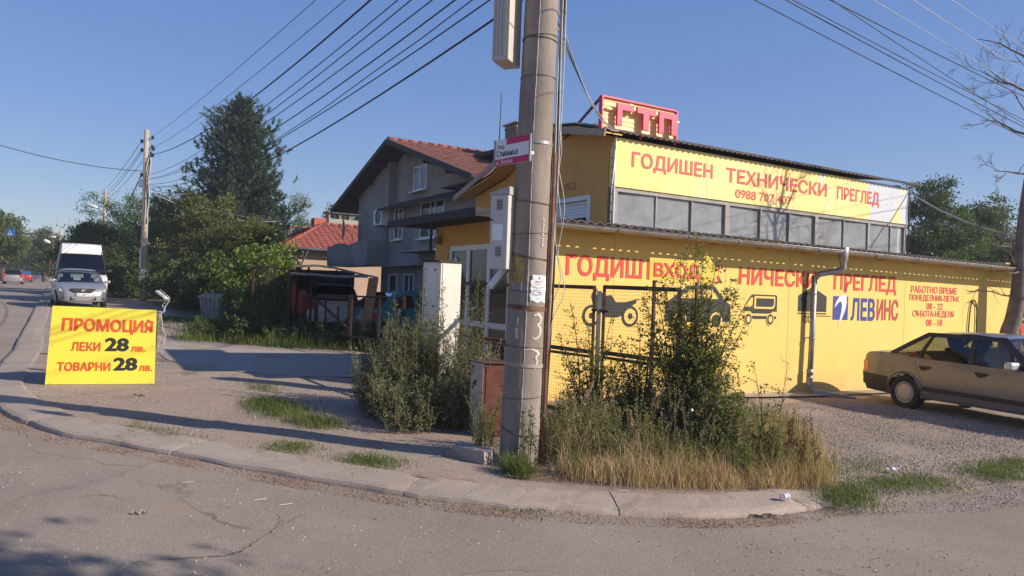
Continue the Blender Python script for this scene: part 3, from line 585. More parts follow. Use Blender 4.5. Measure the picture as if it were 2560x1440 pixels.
# cables tied down the hall corner
mb = MB()
for k in range(3): mb.tube([(HX0 - .02 - .01 * k, HY - .05 - .01 * k, ZR + .02), (HX0 + .02 - .10 + .012 * k, HY - .10, 4.5), (HX0 - .12, HY - .08, 3.8), (HX0 - .13, HY - .06 - .01 * k, 2.85)], .008, 5)
mb.build('wall_cable', M_WHT, YB)
for k in range(9): mb = MB(); mb.lathe([(.022, 0), (.022, .02)], (HX0 - .12, HY - .075, 2.95 + k * .19), 'z', 8); mb.build('cable_tie', M_BLK, YB)
mb = MB(); mb.tube(curve_pts([(HX1 + .02, HY - .05, 4.9), (HX1 - .06, HY - .06, 4.2), (HX1 + .03, HY - .06, 3.6), (HX1 - .02, HY - .05, 2.9)], 5), .014, 5); mb.tube([(HX1 + .06, HY - .04, 4.9), (HX1 + .05, HY - .04, 2.9)], .01, 5); mb.build('drop_cable', M_BLK, YB)
# ---------------------------- rooftop sign, a thing of its own standing on the hall roof
def yb_world(x, y, z): p = Vector((4.35, 13.4, 0)) + B_ * x + A_ * y; return (p.x, p.y, z)
SG = thing('rooftop_sign', 'pink framed rooftop sign with three big raised red Cyrillic letters on yellow corrugated sheet', 'sign', yb_world(-1.24, HY - .05, 5.05), RZ)
sw, sh = 2.12, .70
mb = MB(); n = 30
vs = []
for j in range(n + 1):
    z = .03 + (sh - .06) * j / n; d = .005 * math.cos(j * math.pi * 14 / n)
    vs += [(.03, d, z), (sw - .03, d, z), (.03, d + .03, z), (sw - .03, d + .03, z)]
fs = []
for j in range(n): a = 4 * j; fs += [(a, a + 1, a + 5, a + 4), (a + 3, a + 2, a + 6, a + 7)]
mb.add(vs, fs); mb.build('backing_sheet', mat('cream_yellow_sheet', (.82, .60, .26), .5, .06, 3), SG, recalc=False)
mb = MB(); mb.box(0, sw, -.05, .06, 0, .035); mb.box(0, sw, -.05, .06, sh - .035, sh); mb.box(0, .035, -.05, .06, .035, sh - .035); mb.box(sw - .035, sw, -.05, .06, .035, sh - .035); mb.build('frame', M_ROSE, SG)
def letter(L, x): mb = MB(); mb.prism([(x + a, .10 + b) for a, b in L], .06, Matrix.Translation((0, -.14, 0))); mb.build('letter', M_ROSE, SG)
t = .13; h = .47
letter([(0, 0), (t, 0), (t, h - .13), (.44, h - .13), (.44, h), (0, h)], .34)
letter([(.17, 0), (.33, 0), (.33, h - .13), (.52, h - .13), (.52, h), (0, h), (0, h - .13), (.17, h - .13)], .88)
letter([(0, 0), (t, 0), (t, h - .13), (.36, h - .13), (.36, 0), (.51, 0), (.51, h), (0, h)], 1.50)
for (a, b, z) in ((.12, .40, .42), (.62, 1.02, .42), (1.3, 1.62, .40), (1.78, 1.86, .42), (.72, .82, .58), (1.96, 2.16, .42)): mb = MB(); mb.box(a, b, -.06, -.02, z, z + .045); mb.build('mounting_strip', mat('cream_yellow_sheet', (0, 0, 0)), SG)
mb = MB(); mb.bar((.02, .0, sh - .02), (.02 + .55, 2.35, .05), .045); mb.build('stay', mat('dark_red_metal', (.20, .03, .035), .5), SG)
mb = MB(); mb.bar((sw - .02, .0, sh - .02), (sw - .3, 1.9, .2), .045); mb.build('stay', mat('dark_red_metal', (0, 0, 0)), SG)
for x in (.1, 1.1, 2.1): mb = MB(); mb.bar((x, .0, -.07), (x, .0, .02), .05); mb.build('foot', M_ROSE, SG)
# ================================================================ grey rendered house, local frame: origin at the near eaves corner, y along the gable front, x to the right/back
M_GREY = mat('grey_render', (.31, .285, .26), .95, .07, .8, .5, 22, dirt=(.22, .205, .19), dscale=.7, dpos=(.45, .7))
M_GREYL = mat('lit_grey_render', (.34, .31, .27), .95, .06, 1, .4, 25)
M_TILE = mat('terracotta_tile', (.20, .078, .058), .85, .35, 7, .3, 30)
M_TILED = mat('old_dark_tile', (.16, .07, .055), .9, .35, 6, .3, 30)
M_DWOOD = mat('dark_stained_wood', (.045, .040, .04), .85, .25, 9)
M_BRICK = mat('chimney_brick', (.28, .22, .18), .9, .25, 12)
H = Vector((-1.07, 22.0, 0))
HO = thing('grey_house', 'grey rendered three storey house with deep eaves, red tiled roof, brick chimney and balcony', 'house', tuple(H), RZ)
def hpt(x, y): return H + B_ * x + A_ * y
ZG = -.3
# gable outline: eaves at y=0.3 and 14, z 5.02; ridge y 7.5 z 7.2
EV, RG, YA, YR, YZ = 5.02, 7.2, .25, 7.4, 14.0
def rz_(y): return EV + (RG - EV) * ((y - YA) / (YR - YA) if y < YR else (YZ - y) / (YZ - YR))
WX = 0.9   # wall plane set back under the verge overhang
mb = MB(); y0, y1 = 1.5, 8.7; zc = .12
poly = [(y0, ZG), (y1, ZG), (y1, rz_(y1) - zc), (YR, RG - zc), (y0, rz_(y0) - zc)]
vs = [(WX, y, z) for y, z in poly] + [(WX + 7, y, z) for y, z in poly]; mb.add(vs, [(0, 1, 2, 3, 4), (9, 8, 7, 6, 5)] + [(i, i + 5, (i + 1) % 5 + 5, (i + 1) % 5) for i in range(5)])
mb.build('wall', mat('brown_grey_render', (.34, .29, .245), .95, .07, .8, .5, 22, dirt=(.17, .15, .14), dscale=.7, dpos=(.45, .7)), HO)
mb = MB(); mb.box(WX - .35, WX + 7, 8.7, 12.2, 2.5, rz_(12.2) - .1); mb.add([(WX - .35, 8.7, rz_(12.2) - .1), (WX - .35, 12.2, rz_(12.2) - .1), (WX - .35, 8.7, rz_(8.7) - .15), (WX + .4, 8.7, rz_(12.2) - .1), (WX + .4, 12.2, rz_(12.2) - .1), (WX + .4, 8.7, rz_(8.7) - .15)], [(0, 1, 2), (3, 5, 4), (0, 3, 4, 1), (1, 4, 5, 2), (0, 2, 5, 3)])
mb.box(WX + .8, WX + 7, 8.7, 12.2, ZG, 2.5); mb.build('side_wing', M_GREY, HO)
# lower first floor block projects a little (near corner, with its lit end face)
mb = MB(); mb.box(WX - .45, WX + 4.2, 1.25, 8.3, ZG, 4.70); mb.build('lower_wall', M_GREY, HO)
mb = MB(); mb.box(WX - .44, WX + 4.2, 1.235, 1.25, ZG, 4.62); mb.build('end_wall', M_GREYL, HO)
# pent roof strip above the first floor windows, with loose tiles at its end
def strip_z(y): return 4.78
mb = MB(); mb.add([(WX - .95, 1.0, 4.62), (WX - .95, 8.35, 4.62), (WX + .02, 8.35, 4.98), (WX + .02, 1.0, 4.98), (WX - .95, 1.0, 4.54), (WX - .95, 8.35, 4.54), (WX + .02, 8.35, 4.90), (WX + .02, 1.0, 4.90)], [(0, 1, 2, 3), (7, 6, 5, 4), (0, 4, 5, 1), (1, 5, 6, 2), (2, 6, 7, 3), (3, 7, 4, 0)]); mb.build('pent_roof', M_DWOOD, HO)
tb = MB(); vs = []; 
def tile_mesh(w=.24, l=.36, name='tile', m=None):
    n = 6; vs = []; 
    for j in (0, 1):
        for i in range(n + 1): vs.append((-w / 2 + w * i / n, l * j, .035 * math.cos(math.pi * (i / n - .5) * 1.0) - .01 * j + (.012 if j == 0 else 0)))
    V = vs + [(x, y, z - .018) for x, y, z in vs]; o = 2 * (n + 1)
    fs = [(i, i + 1, n + 2 + i, n + 1 + i) for i in range(n)] + [(i, o + i, o + i + 1, i + 1) for i in range(n)]
    q = MB(); q.add(V, fs); me_o = q.build(name, m or M_TILE, None, recalc=False); me = me_o.data; bpy.data.objects.remove(me_o); return me
tmesh = tile_mesh()
for k in range(5): piece(tmesh, 'tile', HO, (WX - .9 + .2 * k, .95 + .1 * random.random(), 4.68 + .07 * k), random.uniform(-.5, .5), rot=(.2, 0, R(90) + random.uniform(-.3, .3)))
# two slopes of the roof; slabs plus tiles
RX1 = 9.5
def slope(ya, yb_, name, th=.10):
    za, zb = rz_(ya), rz_(yb_); mb = MB()
    mb.add([(-.1, ya, za), (RX1, ya, za), (RX1, yb_, zb), (-.1, yb_, zb), (-.1, ya, za - th), (RX1, ya, za - th), (RX1, yb_, zb - th), (-.1, yb_, zb - th)], [(0, 3, 2, 1), (4, 5, 6, 7), (0, 1, 5, 4), (1, 2, 6, 5), (2, 3, 7, 6), (3, 0, 4, 7)])
    return mb.build(name, M_DWOOD, HO)
slope(YA, YR, 'roof_deck'); slope(YR, YZ, 'roof_deck')
def tiles(parent, o, ux, uy, w, l, nx, ny, m, name='roof_tiles', skip=None, jit=.012, cap=300, mesh=None):
    """ny courses up, nx tiles across; first `cap` are single pieces, the others joined"""
    mesh = mesh or tmesh; ux = Vector(ux).normalized(); uy = Vector(uy).normalized(); nz = ux.cross(uy).normalized(); o = Vector(o); cnt = 0
    base = [(v.co.copy()) for v in mesh.vertices]; fc = [tuple(p.vertices) for p in mesh.polygons]; rest = MB()
    for j in range(ny):
        for i in range(nx):
            if skip and skip(i, j): continue
            p = o + ux * ((i + .5) * w) + uy * (j * l) + nz * (.02 + random.uniform(-jit, jit)); rot = Matrix((ux, uy, nz)).transposed() @ Matrix.Rotation(random.uniform(-.03, .03), 3, 'Z')
            cnt += 1
            if cnt <= cap:
                q = piece(mesh, 'tile', parent, p); q.rotation_euler = rot.to_euler()
            else: rest.add([rot @ v + p for v in base], fc)
    if rest.v: rest.build(name, mesh.materials[0], parent, 'stuff', recalc=False)
sl_len = math.hypot(YR - YA, RG - EV); uy = (0, (YR - YA), (RG - EV))
tiles(HO, (-.1, YA, EV + .0), (1, 0, 0), uy, .25, .33, 26, int(sl_len / .33) + 1, M_TILE, skip=lambda i, j: False, cap=290)
for k in range(15): q = MB(); q.tube([(-.08 + k * .42, YR, RG + .03), (-.08 + k * .42 + .44, YR, RG + .045)], [.11, .09], 10); q.build('ridge_tile', M_TILE, HO)
# verge boards along the gable edge and purlin ends
for ya, yc in ((YA - .05, YR), (YR, YZ + .05)): mb = MB(); mb.bar((-.13, ya, rz_(ya) - .05), (-.13, yc, rz_(yc) - .05), .04, .2); mb.build('verge_board', M_DWOOD, HO)
for y in (2.2, 4.0, 5.6, 9.0, 10.6, 12.4): mb = MB(); mb.bar((-.08, y, rz_(y) - .19), (WX + .05, y, rz_(y) - .19), .12, .16); mb.build('purlin_end', M_DWOOD, HO)
mb = MB(); mb.tube([(-.2, YA - .07, EV - .04), (3.2, YA - .07, EV - .06)], .06, 8); mb.build('gutter', mat('copper_brown_gutter', (.30, .16, .11), .5), HO)
mb = MB(); mb.box(-.1, .9, .35, 2.4, EV - .18, EV - .13); mb.build('eaves_soffit', M_DWOOD, HO)
# windows on the shaded front
M_GLH = glass('house_window_glass', (.30, .34, .36), .03, .2, .12)
M_DARK = mat('dark_interior', (.02, .02, .02), 1)
def window(y0, y1, z0, z1, mull, x, deep=.10, sill=True):
    w = bpy.data.objects.new('window', None); C.objects.link(w); w.parent = HO
    mb = MB(); f = .055
    mb.box(x - .02, x + .03, y0, y0 + f, z0, z1); mb.box(x - .02, x + .03, y1 - f, y1, z0, z1); mb.box(x - .02, x + .03, y0 + f, y1 - f, z0, z0 + f); mb.box(x - .02, x + .03, y0 + f, y1 - f, z1 - f, z1)
    for m_ in mull: mb.box(x - .022, x + .03, m_ - .035, m_ + .035, z0 + f, z1 - f)
    mb.build('frame', M_PVC, w)
    mb = MB(); mb.box(x - .004, x + .002, y0 + f, y1 - f, z0 + f, z1 - f); mb.build('pane', M_GLH, w)
    mb = MB(); mb.box(x + .004, x + .01, y0 + f * .5, y1 - f * .5, z0 + f * .5, z1 - f * .5); mb.build('curtain', mat('dim_curtain', (.10, .105, .11), .9, .3, 3), w)
    if sill: mb = MB(); mb.box(x - .16, x, y0 - .1, y1 + .1, z0 - .06, z0 - .02); mb.build('sill', M_WHT, w)
xf = WX - .47
window(3.24, 5.2, 3.36, 4.66, (3.95, 4.35), xf); window(6.85, 7.65, 3.42, 4.62, (7.2,), xf)
window(5.75, 6.95, 5.27, 6.2, (6.3,), WX - .03)
window(5.6, 6.5, .9, 2.1, (6.0,), xf); window(7.2, 8.0, 1.0, 2.1, (), xf)
mb = MB(); mb.box(xf - .55, xf - .003, 4.6, 8.2, 2.36, 2.40); mb.build('concrete_ledge', M_GREY, HO)
mb = MB(); mb.box(xf - .9, xf - .003, 2.0, 5.4, 2.82, 2.86); mb.build('porch_slab', M_GREYL, HO)
# balcony with wavy top
mb = MB(); pts = [(8.3 + 4.9 * k / 16, 3.33 + .06 * math.sin(k * .7) + (.1 if k < 3 else 0)) for k in range(17)]
for a, b_ in zip(pts[:-1], pts[1:]):
    mb.add([(WX - 1.35, a[0], 2.45), (WX - 1.35, b_[0], 2.45), (WX - 1.35, b_[0], b_[1]), (WX - 1.35, a[0], a[1]), (WX - 1.23, a[0], 2.45), (WX - 1.23, b_[0], 2.45), (WX - 1.23, b_[0], b_[1]), (WX - 1.23, a[0], a[1])], [(0, 1, 2, 3), (7, 6, 5, 4), (3, 2, 6, 7), (0, 4, 5, 1)])
mb.box(WX - 1.35, WX - .36, 13.2, 13.32, 2.45, 3.3); mb.box(WX - 1.35, WX - .36, 8.2, 8.3, 2.45, 3.4); mb.box(WX - 1.35, WX - .36, 8.3, 13.2, 2.40, 2.5)
mb.build('balcony', M_GREY, HO)
# chimney built of brick courses
ch = bpy.data.objects.new('chimney', None); C.objects.link(ch); ch.parent = HO; ch.location = (4.9, 5.6, 7.25)
bmh = MB().bbox(-.12, .12, -.055, .055, 0, .065, .006); bo = bmh.build('brick', M_BRICK); bme = bo.data; bpy.data.objects.remove(bo)
for j in range(11):
    e = .04 if j in (3, 9) else 0
    for i in range(4):
        for sx, yy in ((0, -.42 - e), (0, .42 + e)): piece(bme, 'brick', ch, (-.39 + .26 * i + (.06 if j % 2 else 0), yy, j * .078))
        for xx in (-.52 - e, .52 + e): piece(bme, 'brick', ch, (xx, -.36 + .24 * i, j * .078), R(90), (.9, 1, 1))
mb = MB(); mb.box(-.48, .48, -.38, .38, -.9, .85); mb.build('core', mat('mortar', (.30, .27, .24), .95), ch); mb = MB(); mb.bbox(-.66, .66, -.56, .56, .87, .93, .01); mb.build('cap', M_GREYL, ch)
mb = MB(); mb.tube([(3.7, 5.4, 7.3), (3.72, 5.38, 9.25)], .022, 6); mb.build('antenna', M_SHEET, HO)
# taller rear block: dark gable wall and tiled roof edge rising to the right
mb = MB(); yq = 3.4
P1 = [(3.2, yq, 5.0), (7.4, yq, 5.0), (7.4, yq, 7.9), (5.5, yq, 7.45), (3.2, yq, 6.7)]
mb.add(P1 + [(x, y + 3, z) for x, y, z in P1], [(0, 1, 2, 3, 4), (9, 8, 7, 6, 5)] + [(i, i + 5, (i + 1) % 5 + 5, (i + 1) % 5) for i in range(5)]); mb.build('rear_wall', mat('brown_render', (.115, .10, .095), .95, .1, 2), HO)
mb = MB(); R1 = [(2.6, yq - .55, 6.55), (5.6, yq - .55, 7.5), (7.6, yq - .55, 8.0)]
for a, b_ in zip(R1[:-1], R1[1:]):
    mb.add([a, b_, (b_[0], b_[1] + 4, b_[2]), (a[0], a[1] + 4, a[2]), (a[0], a[1], a[2] + .14), (b_[0], b_[1], b_[2] + .14), (b_[0], b_[1] + 4, b_[2] + .14), (a[0], a[1] + 4, a[2] + .14)], [(0, 3, 2, 1), (4, 5, 6, 7), (0, 1, 5, 4), (1, 2, 6, 5), (2, 3, 7, 6), (3, 0, 4, 7)])
mb.build('rear_roof', M_DWOOD, HO)
d1 = (Vector(R1[1]) - Vector(R1[0])).normalized()
for k in range(18): q = MB(); p = Vector(R1[0]) + Vector((0, .05, .16)) + d1 * (k * .29); q.tube([p, p + d1 * .3 + Vector((0, 0, .03))], [.07, .09], 8); q.build('verge_tile', M_TILED, HO)
# air conditioner and satellite dish hung on the house
def wpt(x, y, z): p = hpt(x, y); return (p.x, p.y, z)
AC = thing('air_conditioner', 'white air conditioner outdoor unit bracketed on the grey house wall between balcony and window', 'air conditioner', wpt(WX - .82, 8.2, 4.02), RZ)
mb = MB(); mb.bbox(0, .36, 0, .85, 0, .62, .02); mb.build('casing', M_WHT, AC)
mb = MB(); mb.lathe([(.0, 0), (.26, 0), (.26, -.02), (.24, -.03)], (0, .36, .31), 'x', 24)
mb.build('fan_opening', M_BLK, AC)
for r_ in (.07, .13, .19, .245): mb = MB(); mb.tube([(-.035, .36 + r_ * math.cos(R(a)), .31 + r_ * math.sin(R(a))) for a in range(0, 361, 20)], .006, 4, False); mb.build('grille_ring', M_WHT, AC)
mb = MB(); mb.tube(curve_pts([(.3, .05, .1), (.36, -.05, -.1), (.40, -.06, -1.2), (.42, -.05, -1.9)], 4), .02, 6); mb.build('pipe', M_WHT, AC)
for y in (.12, .7): mb = MB(); mb.box(0, .4, y, y + .03, -.04, 0); mb.build('bracket', M_GALV, AC)
SD = thing('satellite_dish', 'pale grey satellite dish on the left corner of the grey house above the balcony', 'satellite dish', wpt(WX - .9, 12.3, 4.05), RZ + R(-20))
mb = MB(); prof = [(.0, 0), (.15, .008), (.3, .035), (.42, .075), (.48, .10)]
mb.lathe([(r_ * 1.0, -h_) for r_, h_ in prof][::1] + [(.48, -.11), (.3, -.05), (0, -.015)], (0, 0, 0), 'x', 28); mb.build('dish', mat('dish_grey', (.42, .44, .47), .6), SD)
mb = MB(); mb.tube([(-.02, 0, -.45), (-.55, 0, -.12)], .012, 6); mb.build('arm', M_GALV, SD); mb = MB(); mb.bbox(-.62, -.52, -.04, .04, -.16, -.08, .01); mb.build('receiver', M_WHT, SD)
mb = MB(); mb.tube([(.02, 0, -.05), (.3, 0, -.1), (.34, 0, -.9)], .02, 6); mb.build('mast', M_GALV, SD)
# ================================================================ small house with hipped red roof behind, and a shed roofed annex with chimneys
def flat_house():
    o = AT(850, 705, 44); LO = (o[0], o[1], gz(o[0]))
    T = thing('small_tiled_house', 'small low house with bright red hipped tile roof half hidden behind the grey house', 'house', LO, RZ)
    e = 3.2; r = 4.75
    mb = MB(); mb.box(-3.6, 3.6, -2.8, 2.8, -.3, e - .05); mb.build('wall', mat('plaster_beige', (.42, .30, .22), .9, .08, 1), T)
    hx, hy = 4.2, 3.3; c = [(-hx, -hy, e), (hx, -hy, e), (hx, hy, e), (-hx, hy, e), (-1.2, 0, r), (1.2, 0, r)]
    mb = MB(); mb.add(c, [(0, 1, 5, 4), (1, 2, 5), (2, 3, 4, 5), (3, 0, 4), (3, 2, 1, 0)]); mb.build('roof_deck', M_DWOOD, T)
    tm = tile_mesh(.34, .42, 'tile', mat('bright_red_tile', (.26, .066, .046), .85, .3, 5))
    sl = math.hypot(hy, r - e)
    # long slope facing local -y and end slope facing -x
    for (o_, ux, uy, W_, run, top) in (((-hx, -hy, e), (1, 0, 0), (0, hy, r - e), 2 * hx, math.hypot(hy, r - e), 2.4), ((-hx, hy, e), (0, -1, 0), (hx - 1.2, 0, r - e), 2 * hy, math.hypot(hx - 1.2, r - e), 0)):
        nx, ny = int(W_ / .36), int(run / .40) + 1; uxv = Vector(ux); uyv = Vector(uy).normalized()
        def sk(i, j, nx=nx, ny=ny, W_=W_, top=top, run=run):
            t = j * .40 / run; half = (W_ / 2) * (1 - t) + top / 2 * t; return abs((i + .5) * .36 - W_ / 2) > half - .02
        tiles(T, o_, ux, uy, .36, .40, nx, ny, None, skip=sk, cap=140, mesh=tm)
    for a, b_ in ((c[0], c[4]), (c[1], c[5]), (c[3], c[4]), (c[4], c[5])):
        a = Vector(a); b_ = Vector(b_); n = int((b_ - a).length / .42)
        for k in range(n): q = MB(); q.tube([a.lerp(b_, k / n) + Vector((0, 0, .07)), a.lerp(b_, (k + 1.05) / n) + Vector((0, 0, .08))], [.13, .11], 8); q.build('ridge_tile', tm.materials[0], T)
    mb = MB(); mb.tube([(-hx, -hy - .08, e - .03), (hx, -hy - .08, e - .03)], .07, 6); mb.build('gutter', M_GALV, T)
    mb = MB(); mb.tube([(-2.9, -hy - .05, e - .1), (-3.1, -2.9, 2.4), (-3.1, -2.86, 0)], .05, 6); mb.build('downpipe', M_SHEET, T)
    mb = MB(); mb.box(-1.6, -.9, .2, .9, 4.0, 5.2); mb.build('chimney', mat('red_brick_plain', (.42, .12, .08), .9, .2, 12), T)
    o = AT(795, 640, 52); LO = (o[0], o[1], gz(o[0])); T = thing('shed_roofed_house', 'grey sheet roofed house with a wide three slot chimney behind the pine', 'house', LO, RZ)
    mb = MB(); mb.box(-5, 3.2, -3, 3, -.3, 3.3); mb.build('wall', mat('plaster_beige', (0, 0, 0)), T)
    mb = MB(); n = 60; vs = []
    for y, z in ((-3.4, 3.2), (0, 5.05), (3.4, 3.2)):
        for i in range(n + 1): vs.append((-5.4 + 9 * i / n, y, z + .04 * math.cos(i * math.pi)))
    mb.add(vs, [(j * (n + 1) + i, j * (n + 1) + i + 1, (j + 1) * (n + 1) + i + 1, (j + 1) * (n + 1) + i) for j in (0, 1) for i in range(n)]); mb.build('roof', mat('grey_brown_sheet', (.22, .17, .145), .8, .2, 4), T)
    for k in range(18): q = MB(); q.tube([(-5.4 + k * .5, 0, 5.11), (-4.9 + k * .5, 0, 5.13)], .11, 8); q.build('ridge_tile', M_TILE, T)
    chm = bpy.data.objects.new('chimney', None); C.objects.link(chm); chm.parent = T; chm.location = (1.1, -2.0, 3.35)
    mb = MB(); mb.box(-1.15, 1.15, -.4, .4, 0, 2.35); mb.build('stack', M_GREYL, chm); mb = MB(); mb.box(-1.3, 1.3, -.5, .5, 2.72, 2.85); mb.build('cap', M_SHEET, chm)
    for x in (-1.1, -.35, .35, 1.0): mb = MB(); mb.box(x - .06, x + .06, -.35, .35, 2.35, 2.72); mb.build('support', M_BRICK, chm)
flat_house()
# ================================================================ near concrete pole with its boxes, signs and cables
def conc_pole_mat():
    m = bpy.data.materials.new('spun_concrete'); m.use_nodes = True; nt = m.node_tree; p = nt.nodes['Principled BSDF']
    tc = _n(nt, 'ShaderNodeTexCoord').outputs['Object']; mp = _n(nt, 'ShaderNodeMapping'); mp.inputs['Scale'].default_value = (1, 1, .25); nt.links.new(tc, mp.inputs[0])
    c = ramp2(nt, noise(nt, 5, 8, .7, mp.outputs[0]), (.19, .162, .14), (.31, .27, .238), .3, .7)
    c = mix(nt, ramp2(nt, noise(nt, 26, 5, .8, tc), (0, 0, 0), (.8, .8, .8), .6, .72), c, (.12, .095, .075))
    c = mix(nt, ramp2(nt, noise(nt, 3, 8, .75, tc), (0, 0, 0), (.55, .55, .55), .60, .70), c, (.42, .38, .34))
    nt.links.new(c, p.inputs['Base Color']); p.inputs['Roughness'].default_value = .95; p.inputs['Specular IOR Level'].default_value = .2
    nt.links.new(bump(nt, noise(nt, 40, 6, .75, tc), .55, .01), p.inputs['Normal']); return m
M_SPUN = conc_pole_mat(); M_RUST = mat('rusty_steel', (.15, .075, .045), .85, .35, 8, .3, 60)
M_WIRE = mat('tie_wire', (.10, .09, .08), .6, .2, 20, metal=.4); M_CAB = mat('black_cable', (.02, .02, .021), .6); M_CABL = mat('pale_cable', (.42, .43, .44), .6)
M_BOX = mat('box_grey_plastic', (.50, .49, .46), .55, .05, 3); M_BOXW = mat('box_white_enamel', (.72, .68, .60), .45, .06, 2, dirt=(.5, .44, .36), dscale=3, dpos=(.6, .8))
PP = Vector((.125, 7.10, 0)); LEAN = .022
def prad(z): return .192 - .0072 * z - .0 * z
def pc(z): return Vector((PP.x + .0145 * z - LEAN * .0, PP.y, z))
UP = thing('concrete_utility_pole', 'big concrete utility pole in front, wrapped with tie wires and cables', 'utility pole', (PP.x, PP.y, 0))
def loc(v): return Vector(v) - PP
def ppt(z, ang, dr=0.0):   # point on the pole surface, angle 0 = towards camera, + = to the right
    c = pc(z); a = R(ang); r_ = prad(z) + dr; return loc((c.x + r_ * math.sin(a), c.y - r_ * math.cos(a), z))
mb = MB(); n = 40; zs = np.concatenate([np.linspace(-.3, 5.2, 56), np.linspace(5.5, 9.2, 8)]); vs = []
for z in zs:
    c = loc(pc(z))
    for k in range(n):
        a = 2 * math.pi * k / n; r_ = prad(z) + .0018 * math.sin(5 * a + z * 3) + .0015 * math.sin(z * 17 + a)
        vs.append((c.x + r_ * math.sin(a), c.y - r_ * math.cos(a), z))
fs = [(i * n + k, i * n + (k + 1) % n, (i + 1) * n + (k + 1) % n, (i + 1) * n + k) for i in range(len(zs) - 1) for k in range(n)] + [tuple(range((len(zs) - 1) * n, len(zs) * n))]
mb.add(vs, fs, True); mb.build('shaft', M_SPUN, UP)
# mould seam, ragged
mb = MB(); mb.tube([ppt(z, -4 + 3 * math.sin(z * 1.3) + random.uniform(-1.0, 1.0), .0015) for z in np.arange(0, 6, .05)], [.0028 + .0025 * random.random() for _ in np.arange(0, 6, .05)], 5); mb.build('mould_seam', mat('pale_seam', (.46, .43, .40), .95), UP)
def band(z, r_=.004, tilt=0, m=None, nm='tie_wire', dr=.003, sag=0, n_=40):
    mb = MB(); mb.tube([ppt(z + tilt * math.sin(R(a)) - sag * (1 + math.cos(R(a * 2))) * .3, a, dr) for a in np.linspace(0, 360, n_)], r_, 6, False); return mb.build(nm, m or M_WIRE, UP)
for z, t, r_, s_ in ((.30, -.035, .007, .04), (.62, .012, .0035, 0), (.92, -.01, .003, 0), (1.10, -.01, .004, 0), (1.62, -.015, .004, 0), (1.94, -.02, .0055, 0), (1.96, -.03, .005, .02), (2.17, .01, .003, 0), (2.47, -.02, .0045, .01), (3.66, .0, .003, 0), (4.02, -.01, .005, 0), (4.045, .015, .004, 0), (5.0, 0, .004, 0)): band(z, r_, t, sag=s_)
def strap(z, h, m, nm='steel_strap', t=0):
    mb = MB(); vs = []; n_ = 40
    for k in range(n_):
        a = 360 * k / n_
        for zz, dr in ((z - h / 2, .003), (z - h / 2, .007), (z + h / 2, .007), (z + h / 2, .003)): vs.append(ppt(zz + t * math.sin(R(a)), a, dr))
    mb.add(vs, [(k * 4 + j, ((k + 1) % n_) * 4 + j, ((k + 1) % n_) * 4 + (j + 1) % 4, k * 4 + (j + 1) % 4) for k in range(n_) for j in range(4)]); return mb.build(nm, m, UP)
strap(1.47, .04, M_RUST, t=-.01); strap(.93, .035, mat('dull_strap', (.30, .27, .24), .6), t=-.01); strap(3.03, .03, mat('bright_strap', (.35, .34, .33), .35, metal=.6), t=0)
# conduit and bundle of cables up the right side
mb = MB(); mb.tube([ppt(z, 78, .03) for z in (-.2, .7, 1.4, 2.2, 2.95)], .021, 10); mb.build('rusty_conduit', M_RUST, UP)
mb = MB(); mb.tube([ppt(z, 74, .012) for z in (-.2, 1, 2, 2.9)], .010, 8); mb.build('thin_conduit', M_RUST, UP)
for k, (ang, dr, r_, m_) in enumerate(((95, .03, .013, M_CAB), (102, .045, .011, M_CAB), (88, .05, .009, M_CABL), (84, .03, .008, M_CABL), (98, .06, .012, M_CAB), (106, .055, .010, M_CAB), (92, .07, .007, M_CABL))):
    z0 = (-.1, .1, 1.2, 2.2, -.1, 1.6, 2.4)[k]; mb = MB()
    mb.tube(curve_pts([ppt(z, ang + 4 * math.sin(z * 1.7 + k * 2), dr + .008 * math.sin(z * 2.1 + k)) for z in np.arange(z0, 6.4, .45)], 3), r_, 6); mb.build('riser_cable', m_, UP)
for pts in ([(2.9, 96, .05), (2.45, 90, .14), (2.0, 96, .10), (1.75, 100, .14), (1.5, 95, .06)], [(2.5, 90, .06), (2.1, 92, .07), (1.8, 94, .15), (1.6, 90, .17), (1.35, 88, .07), (1.0, 90, .04)], [(3.3, 95, .06), (3.0, 92, .09), (2.7, 98, .07), (2.3, 95, .12)]):
    mb = MB(); mb.tube(curve_pts([ppt(*p) for p in pts], 6), .0042, 5); mb.build('loose_wire', M_CABL, UP)
# stencilled number, one figure under the other, and paint marks
def on_pole(s, z, ang, h, w, m, bold=.0, nm='stencilled_number'):
    V, Fs, sz = text_uv(s, bold); mb = MB(); r_ = prad(z)
    mb.add([ppt(z + (b - .5) * h, ang + math.degrees((a - .5) * w / r_), .0042 + c) for a, b, c in V], Fs); return mb.build(nm, m, UP, recalc=False)
M_STEN = mat('stencil_white', (.66, .62, .57), .9, .15, 30)
for k, ch_ in enumerate('032720'): on_pole(ch_, 2.300 - k * .047, 40, .033, .022, M_STEN, .015)
def blotch(pts, m, nm='paint_mark', n=10):   # brush stroke following (z, angle, width)
    mb = MB(); vs = []
    for i, (z, a, w) in enumerate(pts):
        b2 = pts[min(i + 1, len(pts) - 1)]; a2 = pts[max(i - 1, 0)]; dz = b2[0] - a2[0]; da = (b2[1] - a2[1]) * R(1) * prad(z); L = math.hypot(dz, da) or 1
        for s_ in (-1, 1): vs.append(ppt(z + s_ * w * da / L * random.uniform(.7, 1.1), a - s_ * w * dz / L / prad(z) / R(1) * random.uniform(.7, 1.1), .0035))
    mb.add(vs, [(2 * i, 2 * i + 1, 2 * i + 3, 2 * i + 2) for i in range(len(pts) - 1)]); return mb.build(nm, m, UP, recalc=False)
M_CHALK = mat('chalky_paint', (.52, .48, .43), .95, .2, 40)
